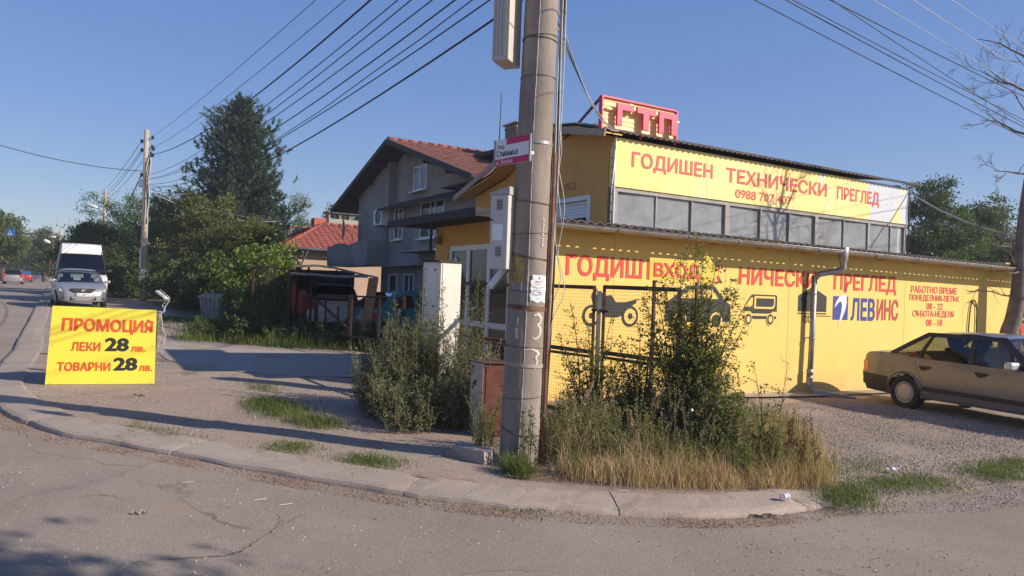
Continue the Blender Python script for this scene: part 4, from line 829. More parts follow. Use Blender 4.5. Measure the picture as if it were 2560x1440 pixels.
blotch([(1.40, 22, .006), (1.415, 38, .016), (1.38, 50, .018), (1.33, 46, .014), (1.31, 34, .009)], M_CHALK)
blotch([(1.31, 34, .008), (1.29, 46, .016), (1.24, 50, .017), (1.20, 42, .013), (1.18, 30, .010), (1.20, 20, .007)], M_CHALK)
blotch([(1.08, 0, .006), (1.085, 20, .010), (1.07, 38, .016), (1.03, 48, .014)], M_CHALK); blotch([(1.06, 46, .014), (1.00, 36, .016), (.97, 42, .012), (.90, 32, .008)], M_CHALK)
blotch([(1.38, -26, .012), (1.30, -24, .010)], M_CHALK); blotch([(1.28, -28, .020), (1.18, -26, .016)], M_CHALK); blotch([(1.70, -20, .01), (1.62, -18, .006)], M_CHALK)
# worn yellow number patch on the left half
mb = MB(); M_YPATCH = mat('worn_yellow_patch', (.36, .26, .08), .95, .2, 20, dirt=(.20, .165, .13), dscale=12, dpos=(.5, .6))
zz = np.linspace(1.70, 1.95, 8); aa = np.linspace(-62, -12, 10); vs = [ppt(z, a, .0026) for z in zz for a in aa]; mb.add(vs, [(i * 10 + j, i * 10 + j + 1, (i + 1) * 10 + j + 1, (i + 1) * 10 + j) for i in range(7) for j in range(9)]); mb.build('number_patch', M_YPATCH, UP, recalc=False)
M_FADEB = mat('faded_black_paint', (.09, .07, .04), .95)
on_pole('В', 1.91, -48, .065, .035, M_FADEB, 0, 'painted_mark'); on_pole('7', 1.83, -48, .06, .03, M_FADEB, 0, 'painted_mark'); on_pole('67', 1.745, -44, .05, .07, M_FADEB, 0, 'painted_mark')
# white paper notice glued on
NP = thing('paper_notice', 'crumpled white paper death notice with a small cross, glued on the big concrete pole', 'notice', (PP.x, PP.y, 0))
mb = MB(); nz, na = 14, 12; zt, zb = 1.775, 1.525; vs = []
for i in range(nz + 1):
    for j in range(na + 1):
        z = zb + (zt - zb) * i / nz; a = 7 + 58 * j / na
        if j == 0: a += random.uniform(-1.5, 2.5) + (7 if i > 11 else 0)
        if i == 0: z += .008 * math.sin(j)
        vs.append(ppt(z + (.006 * (1 - j / na)), a, .006 + .003 * math.sin(j * .9 + i * .5) * math.sin(i * 1.1)))
mb.add(vs, [(i * (na + 1) + j, i * (na + 1) + j + 1, (i + 1) * (na + 1) + j + 1, (i + 1) * (na + 1) + j) for i in range(nz) for j in range(na)]); mb.build('sheet', mat('white_paper', (.74, .73, .76), .9, .05, 10), NP, recalc=False)
M_INK = mat('grey_ink', (.12, .12, .13), .9)
def np_text(s, z, a0, a1, h):
    V, Fs, sz = text_uv(s, .0); mb = MB(); mb.add([ppt(z + (b - .5) * h, a0 + (a1 - a0) * a, .0105 + c) for a, b, c in V], Fs); mb.build('print', M_INK, NP, recalc=False)
mb = MB()
for z0, z1, a0, a1 in ((1.735, 1.765, 33.5, 35.5), (1.752, 1.757, 31, 38)): mb.add([ppt(z, a, .0108) for z, a in ((z0, a0), (z0, a1), (z1, a1), (z1, a0))], [(0, 1, 2, 3)])
mb.build('cross', M_INK, NP, recalc=False)
mb = MB()
for z, a0, a1 in ((1.722, 22, 47), (1.710, 18, 50), (1.690, 20, 50), (1.668, 14, 54), (1.655, 24, 46), (1.635, 14, 54), (1.622, 16, 52), (1.600, 14, 52), (1.588, 20, 46), (1.56, 24, 40)):
    w = .0022
    a = a0
    while a < a1: e = a + random.uniform(2, 5); mb.add([ppt(z - w, a, .0105), ppt(z - w, e, .0105), ppt(z + w, e, .0105), ppt(z + w, a, .0105)], [(0, 1, 2, 3)]); a = e + 1.2
mb.build('text_lines', M_INK, NP, recalc=False)['kind'] = 'stuff'
# meter box on the pole (low) and big box up high
def at_px(px, py, Y): return Vector(AT(px, py, Y))
MBX = thing('pole_meter_box', 'grey meter box with slanted cap and two louvres on the big concrete pole', 'electric box', (0, 0, 0)); c0 = at_px(1221, 672, 6.98); MBX.location = c0; MBX.rotation_euler.z = R(-24)
mb = MB(); mb.bbox(0, .185, 0, .26, 0, .70, .008); mb.build('case', M_BOX, MBX)
mb = MB(); mb.add([(-.012, -.012, .70), (.197, -.012, .70), (.197, .275, .70), (-.012, .275, .70), (-.012, -.012, .715), (.197, -.012, .775), (.197, .275, .775), (-.012, .275, .715)], [(3, 2, 1, 0), (4, 5, 6, 7), (0, 1, 5, 4), (1, 2, 6, 5), (2, 3, 7, 6), (3, 0, 4, 7)]); mb.build('cap', mat('box_grey_dark', (.36, .35, .33), .6, .08, 4), MBX)
for z in (.12, .56): mb = MB(); [mb.box(.065, .125, -.004, -.0005, z + k * .014, z + k * .014 + .006) for k in range(7)]; mb.build('louvre', M_BLK, MBX)['kind'] = 'stuff'
mb = MB(); mb.box(.03, .135, -.0035, -.0005, .27, .42); mb.build('label_plate', M_WHT, MBX); mb = MB(); mb.lathe([(0, -.006), (.012, -.006), (.012, 0)], (.02, 0, .46), 'y', 10); mb.build('lock', M_SHEET, MBX)
HB = thing('high_cable_box', 'long beige cable cabinet hung high on the left side of the big pole', 'electric box', (0, 0, 0)); c0 = at_px(1229, 152, 6.95); HB.location = c0; HB.rotation_euler.z = R(-22)
mb = MB(); mb.bbox(0, .17, 0, .30, 0, 1.35, .008); mb.build('case', mat('box_beige', (.47, .44, .39), .6, .05, 2), HB)
for k in range(4): mb = MB(); mb.box(.025 + k * .034, .030 + k * .034, -.006, -.001, .04, 1.3); mb.build('rib', mat('box_grey_dark', (0, 0, 0)), HB)
# street name sign
SS = thing('street_name_sign', 'white street name plate with crimson bands clamped to the big concrete pole', 'sign', tuple(at_px(1236, 417, 6.80)), 0); a_, b_ = at_px(1236, 417, 6.80), at_px(1324, 401, 6.62)
SS.rotation_euler = (0, 0, math.atan2((b_ - a_).y, (b_ - a_).x)); Ls = math.hypot((b_ - a_).x, (b_ - a_).y); sl_ = (b_.z - a_.z) / Ls; Hs = (at_px(1236, 352, 6.80) - a_).z
def sq(m, x0, x1, z0, z1, y, nm):
    mb = MB(); f = lambda x, z: (x * Ls, y, z * Hs + x * Ls * sl_); mb.add([f(x0, z0), f(x1, z0), f(x1, z1), f(x0, z1)], [(0, 1, 2, 3)]); return mb.build(nm, m, SS, recalc=False)
M_CRIM = mat('sign_crimson', (.50, .02, .12), .45, .04, 4)
mb = MB(); f = lambda x, y, z: (x * Ls, y, z * Hs + x * Ls * sl_); mb.add([f(x, y, z) for x in (0, 1) for y in (0, .012) for z in (0, 1)], [(0, 1, 3, 2), (4, 6, 7, 5), (0, 4, 5, 1), (2, 3, 7, 6), (0, 2, 6, 4), (1, 5, 7, 3)]); mb.build('plate', mat('sign_white', (.70, .70, .72), .45, .03, 4), SS)
sq(M_CRIM, .02, .985, .0, .25, -.001, 'lower_band'); sq(M_CRIM, .33, .985, .76, 1.0, -.001, 'upper_band')
for x in (-.025, .975): mb = MB(); mb.add([f(x + dx, y, z) for dx in (0, .04) for y in (-.006, .02) for z in (-.02, 1.02)], [(0, 1, 3, 2), (4, 6, 7, 5), (0, 4, 5, 1), (2, 3, 7, 6), (0, 2, 6, 4), (1, 5, 7, 3)]); mb.build('edge_clamp', M_GALV, SS)
def st(s, x0, x1, z0, z1, m, bold=0, nm='lettering'):
    V, Fs, sz = text_uv(s, bold); mb = MB(); mb.add([f(x0 + (x1 - x0) * a, -.0025 - c, z0 + (z1 - z0) * b) for a, b, c in V], Fs); mb.build(nm, m, SS, recalc=False)
st('Улица', .07, .27, .60, .80, M_BLK, .0); st('Сливница', .06, .66, .29, .58, M_BLK, .008); st('ul. Slivnitsa', .05, .52, .05, .22, M_WHT, .0)
mb = MB(); mb.bar((Ls * .9, .012, Hs * .5), (Ls * .9 + .02, .09, Hs * .5), .03, .03); mb.build('bracket', M_GALV, SS)
# ================================================================ other poles
def rod(a, b_, r1, r2, n=12): return MB().tube([a, b_], [r1, r2], n)
LP = Vector(AT(358, 748, 37.5)); LP.z = gz(LP.x)
def spole(name_label, base, h, r0, r1, lean=(0, 0), cat='utility pole'):
    T = thing('concrete_pole', name_label, cat, tuple(base)); rod((0, 0, -.3), (lean[0], lean[1], h), r0, r1, 14).build('shaft', M_POLE2, T); return T
M_POLE2 = mat('pale_concrete_pole', (.40, .35, .29), .9, .15, 2, .3, 20, dirt=(.24, .2, .17), dscale=1, dpos=(.5, .7))
LT = AT(367, 325, 37.5); hL = LT[2] - LP.z
P2 = spole('tall pale concrete pole with a white meter box standing before the roadside bushes', LP, hL, .19, .115, (LT[0] - LP.x, 0))
ins = {}
M_INS = mat('dark_insulator', (.03, .03, .035), .35)
def lp(py, dx, dy=0): q = Vector(AT(367 + dx, py, 37.5 + dy)); return q
for i, (py, dx) in enumerate(((342, 15), (365, 14), (370, 17), (386, 15), (351, -12), (373, -12), (435, -13))):
    q = lp(py, dx) - LP; mb = MB(); mb.lathe([(.03, -.13), (.075, -.10), (.06, -.04), (.08, -.01), (.05, .05), (0, .06)], tuple(q), 'z', 12); mb.build('insulator', M_INS, P2)
    mb = MB(); mb.tube([tuple(q + Vector((0, 0, -.12))), (lp(py, 0) - LP) + Vector((0, 0, -.12))], .02, 6); mb.build('insulator_hook', M_SHEET, P2)
for k in range(3): mb = MB(); mb.tube(curve_pts([lp(380, 12 - 3 * k) - LP, lp(410, 4 + 3 * k, -.2) - LP, lp(450, -2 + 4 * k, -.2) - LP, lp(500, 1 + 2 * k, -.2) - LP, lp(560, -1 - k, -.2) - LP], 4), .025, 5); mb.build('riser_cable', M_CAB if k < 2 else M_CABL, P2)
mb = MB(); mb.tube([lp(620, -15, -.25) - LP, lp(740, -18, -.25) - LP], .05, 8); mb.build('conduit', mat('white_conduit', (.6, .58, .53), .6), P2)
mb = MB(); q = lp(458, -11) - LP; mb.bbox(q.x - .16, q.x + .12, q.y - .1, q.y + .1, q.z - .2, q.z + .2, .02); mb.build('small_lamp_box', M_WHT, P2)
q = Vector(AT(349, 699, 37.1)); MB3 = thing('meter_cabinet', 'white meter cabinet with a small window fixed on the tall pale pole by the bushes', 'electric box', tuple(q), R(-10))
mb = MB(); mb.bbox(0, .46, 0, .22, 0, .50, .01); mb.build('case', M_BOXW, MB3); mb = MB(); mb.box(-.02, .48, -.03, .24, .50, .53); mb.build('lid', M_BOXW, MB3); mb = MB(); mb.box(.25, .40, -.004, -.0005, .28, .40); mb.build('inspection_window', M_GREY, MB3)
# further poles with lamps
def lamp_head(T, q, d, L=1.1):
    e = bpy.data.objects.new('street_lamp_head', None); C.objects.link(e); e.parent = T
    mb = MB(); d = Vector(d).normalized(); mb.tube([q, q + d * .25, q + d * .5, q + d * L], [.08, .13, .15, .05], 10); mb.build('housing', mat('lamp_white', (.72, .74, .74), .4), e)
B3 = Vector(AT(256, 700, 78)); B3.z = gz(B3.x); t3 = Vector(AT(257, 475, 78)); P3 = spole('slim concrete pole with white street lamp rising out of the roadside trees', B3, t3.z - B3.z, .2, .15)
q = Vector(AT(244, 519, 78)) - B3; mb = MB(); mb.tube([Vector((0, 0, q.z - 1)), q], .05, 6); mb.build('bracket', M_GALV, P3); lamp_head(P3, q, (-1, -.3, .28), 1.3)
for py in (483, 492, 500): mb = MB(); z_ = AT(250, py, 78)[2] - B3.z; mb.tube([(-.4, 0, z_), (.3, 0, z_)], .04, 6); mb.build('insulator', M_INS, P3)
B4 = Vector(AT(148, 690, 95)); B4.z = gz(B4.x); t4 = Vector(AT(148, 573, 95)); P4 = spole('dark distant pole with crossarm beyond the white van', B4, t4.z - B4.z, .2, .14)
B5 = Vector(AT(131, 700, 62)); B5.z = gz(B5.x); t5 = Vector(AT(133, 600, 62)); P5 = thing('lamp_post', 'thin rusty post with two white street lamp heads and a small red plate', 'lamp post', tuple(B5))
rod((0, 0, -.2), (t5.x - B5.x, 0, t5.z - B5.z), .07, .06, 8).build('post', M_RUST, P5)
lamp_head(P5, Vector(AT(127, 607, 62)) - B5, (-1, -.2, .35), .55); lamp_head(P5, Vector(AT(139, 592, 62)) - B5, (-1, 0, .1), .3)
q = Vector(AT(124, 660, 61.7)) - B5; mb = MB(); mb.box(q.x, q.x + .48, q.y - .02, q.y, q.z, q.z + .34); mb.build('plate', mat('orange_red_plate', (.55, .14, .09), .6), P5); mb = MB(); mb.box(q.x - .01, q.x + .49, q.y - .03, q.y - .02, q.z + .2, q.z + .36); mb.build('upper_plate', mat('pale_plate', (.62, .5, .42), .6), P5)
# pedestrian crossing sign on a long arm
B6 = Vector(AT(150, 705, 58)); B6.z = gz(B6.x); GS = thing('crossing_sign', 'blue pedestrian crossing sign hanging over the road at the end of a long mast arm', 'road sign', tuple(B6))
za = AT(90, 588, 58)[2] - B6.z; xl = AT(16, 583, 58)[0] - B6.x
rod((0, 0, -.2), (0, 0, za + .1), .08, .06, 8).build('mast', M_GALV, GS); mb = MB(); mb.tube([(0, 0, za), (xl + .3, 0, za - .0 + .15)], .045, 8); mb.build('arm', M_SHEET, GS)
mb = MB(); mb.bbox(xl, xl + .66, -.06, 0, za - .14, za + .42, .02); mb.build('panel', mat('sign_blue', (.03, .16, .52), .4), GS)
mb = MB(); mb.add([(xl + .12, -.064, za - .06), (xl + .54, -.064, za - .06), (xl + .33, -.064, za + .34)], [(0, 1, 2)]); mb.build('triangle', M_WHT, GS, recalc=False)
mb = MB(); cx = xl + .33; zz = za
for L_ in ([(-.03, .2), (.03, .2), (.04, .1), (-.04, .1)], [(-.04, .1), (.0, .1), (-.06, -.02), (-.09, -.02)], [(0, .1), (.04, .1), (.09, -.02), (.05, -.02)]): mb.add([(cx + a, -.068, zz + b) for a, b in L_], [(0, 1, 2, 3)])
mb.add([(cx + x, -.068, zz + z) for x, z in circ(0, .235, .028, 10)], [tuple(range(10))]); mb.build('walking_figure', M_BLK, GS, recalc=False)['kind'] = 'stuff'
# right hand pole out of frame that carries the cables on
PR = Vector((26, 27, 0)); PR.z = gz(26); P7 = spole('concrete pole far along the side street carrying the cables on', PR, 9.0, .19, .12)
# ================================================================ overhead cables, each its own object
def cable(label, a, b_, sag, r_=.008, m=None, n=24, grp='overhead cables', via=None):
    a = Vector(a); b_ = Vector(b_); pts = [a.lerp(b_, k / n) - Vector((0, 0, sag * 4 * (k / n) * (1 - k / n))) for k in range(n + 1)]
    if via: pts = [p + Vector((0, 0, via * math.sin(k * 1.9) * math.sin(k * .7))) for k, p in enumerate(pts)]
    o = MB().tube(pts, r_, 5).build('cable', m or M_CAB, recalc=False); tag(o, label, 'cable', grp); return o
def LPp(py, dx=12): return lp(py, dx)
# left bundle: from the tall pale pole to the big pole; a direction is fixed by where it leaves the top edge
ends = [(342, 15, 6.55, .30, .010, 'topmost thin cable from the tall pale pole to the big pole'), (370, 17, 6.20, .5, .010, 'second thin cable running from the tall pale pole'),
        (386, 15, 6.05, 1.15, .022, 'thick black cable sagging behind the pine top'), (436, 8, 5.72, .95, .012, 'upper cable of the close pair crossing above the pine'), (447, 6, 5.60, 1.1, .012, 'lower cable of the close pair crossing above the pine'),
        (447, 8, 5.35, 1.1, .012, 'cable just above the slack double line'), (460, 6, 5.15, 1.25, .014, 'slack cable bending over the gable side of the pine'), (462, 6, 5.02, 1.55, .010, 'wavy thin cable twisted under the slack one'), (466, 4, 4.85, 1.35, .012, 'straight cable next to the lowest left one'), (470, 4, 4.62, 1.7, .017, 'lowest thick cable passing left above the grey house')]
for py, dx, z, sg, r_, l_ in ends: cable(l_, lp(py, dx), (pc(z).x + .10, PP.y - .05, z), sg * .55, r_ * .75, via=.02 if 'wavy' in l_ else None)
# right bundle
rends = [(5.55, 7.2, .35, .011, 'lowest dark cable running to the right edge'), (5.85, 7.9, .35, .011, 'second dark cable running to the right edge'), (5.95, 8.5, .55, .008, 'thin cable crossing the pair on the right'), (6.4, 9.0, .4, .011, 'dark cable over the middle of the right sky'), (6.0, 8.1, .3, .009, 'dark cable close above the second right one'), (6.9, 10.2, .25, .007, 'pale upper cable at the right'), (7.3, 11.0, .25, .008, 'pale twin cable near the upper right corner'), (7.7, 11.9, .2, .006, 'highest pale cable in the upper right corner')]
rpx = [(1905, 0, 2560, 332), (1985, 0, 2560, 306), (2110, 0, 2560, 292), (2105, 0, 2560, 228), (2000, 0, 2560, 290), (2200, 0, 2560, 215), (2300, 0, 2560, 170), (2395, 0, 2560, 112)]
for (xa, ya, xb, yb2), (z1, z2, sg, r_, l_) in zip(rpx, rends):
    # straight line through both sight lines, starting on the big pole's axis plane
    d1 = Vector(ray(xa, ya)); d2 = Vector(ray(xb, yb2)); Y1, Y2 = 10.5, 16.5; p1 = Vector((0, 0, CZ)) + d1 * (Y1 / d1.y); p2 = Vector((0, 0, CZ)) + d2 * (Y2 / d2.y)
    d = (p2 - p1); t0 = (PP.x + .3 - p1.x) / d.x; a = p1 + d * t0; b_ = p1 + d * 2.2; cable(l_, a, b_, sg * .3, r_ * .8, M_CABL if 'pale' in l_ else M_CAB)
# drop wires to the yellow building
uy_ = yb_world(HX0, HY - .05, 5.05)
for k, (xa, l_) in enumerate(((1388, 'leftmost pale wire dropping to the foot of the rooftop sign'), (1400, 'middle wire dropping to the foot of the rooftop sign'), (1414, 'rightmost pale wire dropping to the foot of the rooftop sign'))):
    q = Vector(AT(xa, 0, 8.1)); e = Vector(uy_) + Vector((.02 * k, 0, .02 * k)); d = q - e; cable(l_, e, q + d * .25, .35 + .1 * k, .008, M_CABL if k != 1 else M_CAB)
cable('cable crossing the open sky to the left edge', lp(428, -8), AT(-260, 270, 30), .5, .018)
for k, (py, l_) in enumerate(((351, 'upper wire slanting down left of the tall pale pole'), (373, 'second wire slanting down left of the tall pale pole'), (380, 'third wire slanting down left of the tall pale pole'), (405, 'fourth wire slanting down left of the tall pale pole'))):
    cable(l_, lp(py, -12), Vector(AT(262 - 8 + 4 * k, 480 + 5 * k, 78)), .3, .014)
cable('thick short cable into the left treetops', lp(435, -13), Vector(AT(300, 530, 60)), .3, .03)
cable('thin wire over the bushes towards the small house', lp(478, 4), Vector(AT(700, 553, 42)), .5, .015, M_CABL)
cable('thin wire under the pine towards the satellite dish', lp(480, 6), Vector(AT(866, 566, 30)), .35, .012, M_CABL)
for k in range(2): cable(('upper' if k else 'lower') + ' pale line from the hall corner to the bare tree', yb_world(HX1, HY - .03, 4.85), Vector(AT(2575, 600 - 8 * k, 17.6)), .18 + .05 * k, .016, M_CABL)
# ================================================================ vehicles
def paint(name, col, metal=.5): return mat(name, col, .38, .03, 3, metal=metal, coat=.5)
M_TYRE = mat('tyre_rubber', (.022, .021, .020), .85, .2, 12); M_BPL = mat('black_plastic', (.028, .027, .027), .6, .1, 8); M_SEAT = mat('dark_seat_cloth', (.03, .03, .035), .95, .2, 10)
M_CHR = mat('chrome', (.6, .6, .6), .2, .02, 3, metal=.9); M_HUB = mat('silver_hubcap', (.42, .41, .39), .4, .05, 5, metal=.5); M_TAIL = mat('red_lamp_glass', (.45, .02, .02), .2, .05, 5, coat=.6)
M_AMB = mat('amber_lamp_glass', (.85, .20, .05), .25, .05, 5, coat=.6); M_HEAD = mat('headlight_glass', (.42, .41, .33), .12, .1, 20, coat=.8); M_CGL = glass('car_glass', (.66, .72, .70), .01, .22); M_CGLD = glass('dark_car_glass', (.25, .28, .28), .01, .25)
def skin(poly, yf, step=.10, name='p'):
    bm = bmesh.new(); bm.faces.new([bm.verts.new((x, 0, z)) for x, z in poly]); bmesh.ops.triangulate(bm, faces=bm.faces[:])
    xs = [p[0] for p in poly]; zs = [p[1] for p in poly]
    for no, lo, hi in (((1, 0, 0), min(xs), max(xs)), ((0, 0, 1), min(zs), max(zs))):
        t = math.ceil(lo / step) * step
        while t < hi: bmesh.ops.bisect_plane(bm, geom=bm.verts[:] + bm.edges[:] + bm.faces[:], plane_co=(t * no[0], 0, t * no[2]), plane_no=no, dist=1e-5); t += step
    for v in bm.verts: v.co.y = yf(v.co.x, v.co.z)
    bm.verts.index_update(); V = [v.co[:] for v in bm.verts]; Fs = [[v.index for v in f.verts] for f in bm.faces]; bm.free(); return V, Fs
def car(name, label, loc, heading, P, group=None, body='body', detail=True):
    T = thing(name, label, P.get('cat', 'car'), (loc[0], loc[1], gz(loc[0]) + loc[2]), heading, group)
    L, Wd = P['L'], P['W']; hw = Wd / 2; xr, xf, ra = P['xr'], P['xf'], P['ra']; zw = P.get('zw', .52); sill = P['sill']; top = P['top']; x0 = top[0][0]; x1 = top[-1][0]; xa = L / 2 - P.get('pl', .75)
    zt = max(z for _, z in top)
    def yv(x, z):
        k = max(0, (abs(x) - xa) / (L / 2 - xa)); y = hw * (1 - P.get('plan', .16) * k ** 2.2)
        return y * (1 - .055 * max(0, (z - zw) / (zt - zw)) ** 2 - .05 * max(0, (zw - z) / (zw - sill + .01)) ** 2)
    def arc(xc): return [(xc + ra * math.cos(R(a)), P['zax'] + ra * math.sin(R(a))) for a in np.linspace(-28, 208, 15)]
    bot = []
    for xc in (xf, xr): bot += [(x, max(z, sill)) for x, z in arc(xc)]
    poly = list(top) + bot
    mb = MB()
    for s in (-1, 1): V, Fs = skin(poly, lambda x, z: s * yv(x, z)); mb.add(V, Fs, True)
    # top / nose / tail skin, open where the cabin stands
    path = []
    for (a, b_) in zip(top[:-1], top[1:]):
        n = max(1, int(math.hypot(b_[0] - a[0], b_[1] - a[1]) / .12))
        for k in range(n): path.append((a[0] + (b_[0] - a[0]) * k / n, a[1] + (b_[1] - a[1]) * k / n))
    path.append(top[-1]); N = 10; rows = []
    for i, (x, z) in enumerate(path):
        a = path[max(0, i - 1)]; b_ = path[min(len(path) - 1, i + 1)]; d = Vector((b_[0] - a[0], b_[1] - a[1])).normalized(); nx, nz = -d.y, d.x; c = .018 * abs(nz) + .075 * abs(nx); y = yv(x, z)
        rows.append([(x + nx * c * (1 - (2 * k / N - 1) ** 2), y * (2 * k / N - 1), z + nz * c * (1 - (2 * k / N - 1) ** 2)) for k in range(N + 1)])
    xd, xc = P['cab'][0], P['cab'][-1]
    for i in range(len(rows) - 1):
        mx = (path[i][0] + path[i + 1][0]) / 2
        if xd + .04 < mx < xc - .04 and path[i][1] > zw: continue
        mb.add(rows[i] + rows[i + 1], [(k, k + 1, N + 2 + k, N + 1 + k) for k in range(N)], True)
    m = P['paint']; bo = mb.build(body, m, T)
    bmd = bmesh.new(); bmd.from_mesh(bo.data); bmesh.ops.remove_doubles(bmd, verts=bmd.verts, dist=.004); bmesh.ops.recalc_face_normals(bmd, faces=bmd.faces); bmd.to_mesh(bo.data); bmd.free()
    mb = MB(); mb.box(x0 + .15, x1 - .15, -hw + .12, hw - .12, sill + .02, sill + .06); mb.box(xd + .1, xc - .05, -hw + .06, hw - .06, sill + .06, zw); mb.build('floor_pan', M_BPL, T)
    mb = MB()
    for xc_ in (xf, xr):
        for s in (-1, 1):
            pts = [(xc_ + (ra - .01) * math.cos(R(a)), P['zax'] + (ra - .01) * math.sin(R(a))) for a in np.linspace(-20, 200, 12)]
            V = [(x, s * (yv(x, z) - .01), z) for x, z in pts] + [(x, s * (hw - .38), z) for x, z in pts]; mb.add(V, [(i, i + 1, 13 + i, 12 + i) for i in range(11)] + [tuple(range(12, 24))])
    mb.build('wheel_housing', M_BPL, T)
    # greenhouse
    zb = P['zb']; yb_ = P.get('yb', hw - .07); yr_ = P['yr']; zr = P['zr']
    def gy(x, z): t = (z - zb) / (zr - zb); return yb_ + (yr_ - yb_) * min(1.05, max(0, t)) + .03 * math.sin(math.pi * min(1, max(0, t)))
    rp = P['roof']; rows = []; pts = curve_pts([(x, 0, z) for x, z in rp], 5)
    for p in pts:
        y = gy(p[0], p[2]); rows.append([(p[0], y * (2 * k / N - 1), p[2] + P.get('rc', .035) * (1 - abs(2 * k / N - 1) ** 2.4)) for k in range(N + 1)])
    mb = MB(); R_ = len(rows); V = [q for r_ in rows for q in r_]; mb.add(V, [(i * (N + 1) + k, i * (N + 1) + k + 1, (i + 1) * (N + 1) + k + 1, (i + 1) * (N + 1) + k) for i in range(R_ - 1) for k in range(N)], True)
    mb.add([(x, y, z - .035) for x, y, z in V], [(i * (N + 1) + k, i * (N + 1) + k + 1, (i + 1) * (N + 1) + k + 1, (i + 1) * (N + 1) + k) for i in range(R_ - 1) for k in range(N)], True)
    mb.build('roof', m, T)
    for poly_, mm in P['pillars']:
        for s in (-1, 1):
            V, Fs = skin(poly_, lambda x, z: s * gy(x, z), .25); q = MB(); n_ = len(V); V2 = [(x, y - s * .03, z) for x, y, z in V]; q.add(V + V2, Fs + [[i + n_ for i in f][::-1] for f in Fs], True); q.build('pillar', mm, T)
    for poly_ in P['panes']:
        for s in (-1, 1): V, Fs = skin(poly_, lambda x, z: s * (gy(x, z) - .012), .3); MB().add(V, Fs, True).build('side_window', P.get('glass', M_CGL), T, recalc=False)
    def screen(a, b_, nm, inset=.0):
        (xa_, za_), (xb_, zb2) = a, b_; V = []; s_ = 1 if xa_ > 0 else -1
        for j in range(5):
            t = j / 4; x = xa_ + (xb_ - xa_) * t; z = za_ + (zb2 - za_) * t; y = (gy(x, z) - .02)
            for k in range(9): u = 2 * k / 8 - 1; V.append((x + s_ * .05 * (1 - u * u) * (1 - .3 * t), y * u, z + .02 * (1 - u * u) * t))
        MB().add(V, [(j * 9 + k, j * 9 + k + 1, (j + 1) * 9 + k + 1, (j + 1) * 9 + k) for j in range(4) for k in range(8)], True).build(nm, P.get('glass', M_CGL), T, recalc=False)
    screen(*P['ws'], 'windscreen'); screen(*P['rw'], 'rear_window')
    # cabin
    if detail:
        fx = P.get('fx', .05)
        for s in (-1, 1):
            e = bpy.data.objects.new('seat', None); C.objects.link(e); e.parent = T
            mb = MB(); mb.bbox(fx - .5, fx + .05, s * .36 - .24, s * .36 + .24, zw - .05, zw + .08, .04); mb.build('cushion', M_SEAT, e)
            M_ = Matrix.Translation((fx - .50, s * .36, zw + .02)) @ Matrix.Rotation(R(-16), 4, 'Y'); mb = MB(); mb.box(-.06, .06, -.23, .23, 0, .56, M_); mb.build('backrest', M_SEAT, e)
            mb = MB(); mb.box(-.05, .05, -.13, .13, .58, .74, M_); mb.build('headrest', M_SEAT, e)
        mb = MB(); M_ = Matrix.Translation((P.get('rx', -1.05), 0, zw)) @ Matrix.Rotation(R(-18), 4, 'Y'); mb.box(-.06, .06, -.58, .58, -.1, .46, M_); mb.build('rear_bench', M_SEAT, T)
        mb = MB(); mb.box(P['cab'][-1] - .38, P['cab'][-1] - .05, -hw + .12, hw - .12, zw, P['zb'] + .0); mb.build('dashboard', M_BPL, T)
        mb = MB(); mb.tube([(fx + .33, .36 + .17 * math.cos(a), zb - .02 + .17 * math.sin(a)) for a in np.linspace(0, 2 * math.pi, 17)], .014, 5, False); mb.build('steering_wheel', M_BPL, T)
    # wheels
    rt_ = P['rt']; tw = .19
    wheel_src = None
    for xw in (xf, xr):
        for s in (-1, 1):
            if wheel_src is None:
                w = bpy.data.objects.new('wheel', None); C.objects.link(w); w.parent = T
                r_i = rt_ * P.get('rim', .62)
                mb = MB(); mb.lathe([(r_i, -.02), (r_i + .012, .0), (rt_ * .93, .006), (rt_ - .012, -.01), (rt_, -.04), (rt_, -tw + .04), (rt_ - .02, -tw), (r_i, -tw)], (0, 0, 0), 'y', 32); mb.build('tyre', M_TYRE, w)
                mb = MB(); mb.lathe([(0, .004), (r_i * .55, .006), (r_i * .78, -.004), (r_i * .80, -.010), (r_i * .90, -.008), (r_i * .93, .006), (r_i, .0), (r_i, -.03)], (0, 0, 0), 'y', 32); mb.build('hubcap', P.get('hub', M_HUB), w)
                mb = MB()
                for k in range(20): a = 2 * math.pi * k / 20; c_, s_ = math.cos(a), math.sin(a); mb.add([((r_i * .80) * c_ - .008 * s_, -.004, (r_i * .80) * s_ + .008 * c_), ((r_i * .80) * c_ + .008 * s_, -.004, (r_i * .80) * s_ - .008 * c_), ((r_i * .91) * c_ + .008 * s_, -.002, (r_i * .91) * s_ - .008 * c_), ((r_i * .91) * c_ - .008 * s_, -.002, (r_i * .91) * s_ + .008 * c_)], [(0, 1, 2, 3)])
                mb.build('vent_slot', M_BLK, w, recalc=False)['kind'] = 'stuff'; wheel_src = w; o = w
            else: o = copy_tree(wheel_src, T)
            o.location = (xw, s * (hw - .012), rt_); o.rotation_euler = (0, 0, 0) if s > 0 else (0, 0, math.pi)
    T['_yv'] = 0
    return T, yv, gy
def strip(T, yv, poly, s, off, m, nm, step=.12):
    V, Fs = skin(poly, lambda x, z: s * (yv(x, z) + off), step); return MB().add(V, Fs, True).build(nm, m, T, recalc=False)
def outline_gap(T, yv, pts, s, w=.007, nm='door_gap', m=None):
    mb = MB(); mb.tube([(x, s * (yv(x, z) + .0005), z) for x, z in pts], w * .55, 4); return mb.build(nm, m or M_BLK, T)
def endbox(T, x, y0, y1, z0, z1, d, m, nm, b=.01): mb = MB(); mb.bbox(min(x, x + d), max(x, x + d), y0, y1, z0, z1, b); return mb.build(nm, m, T)
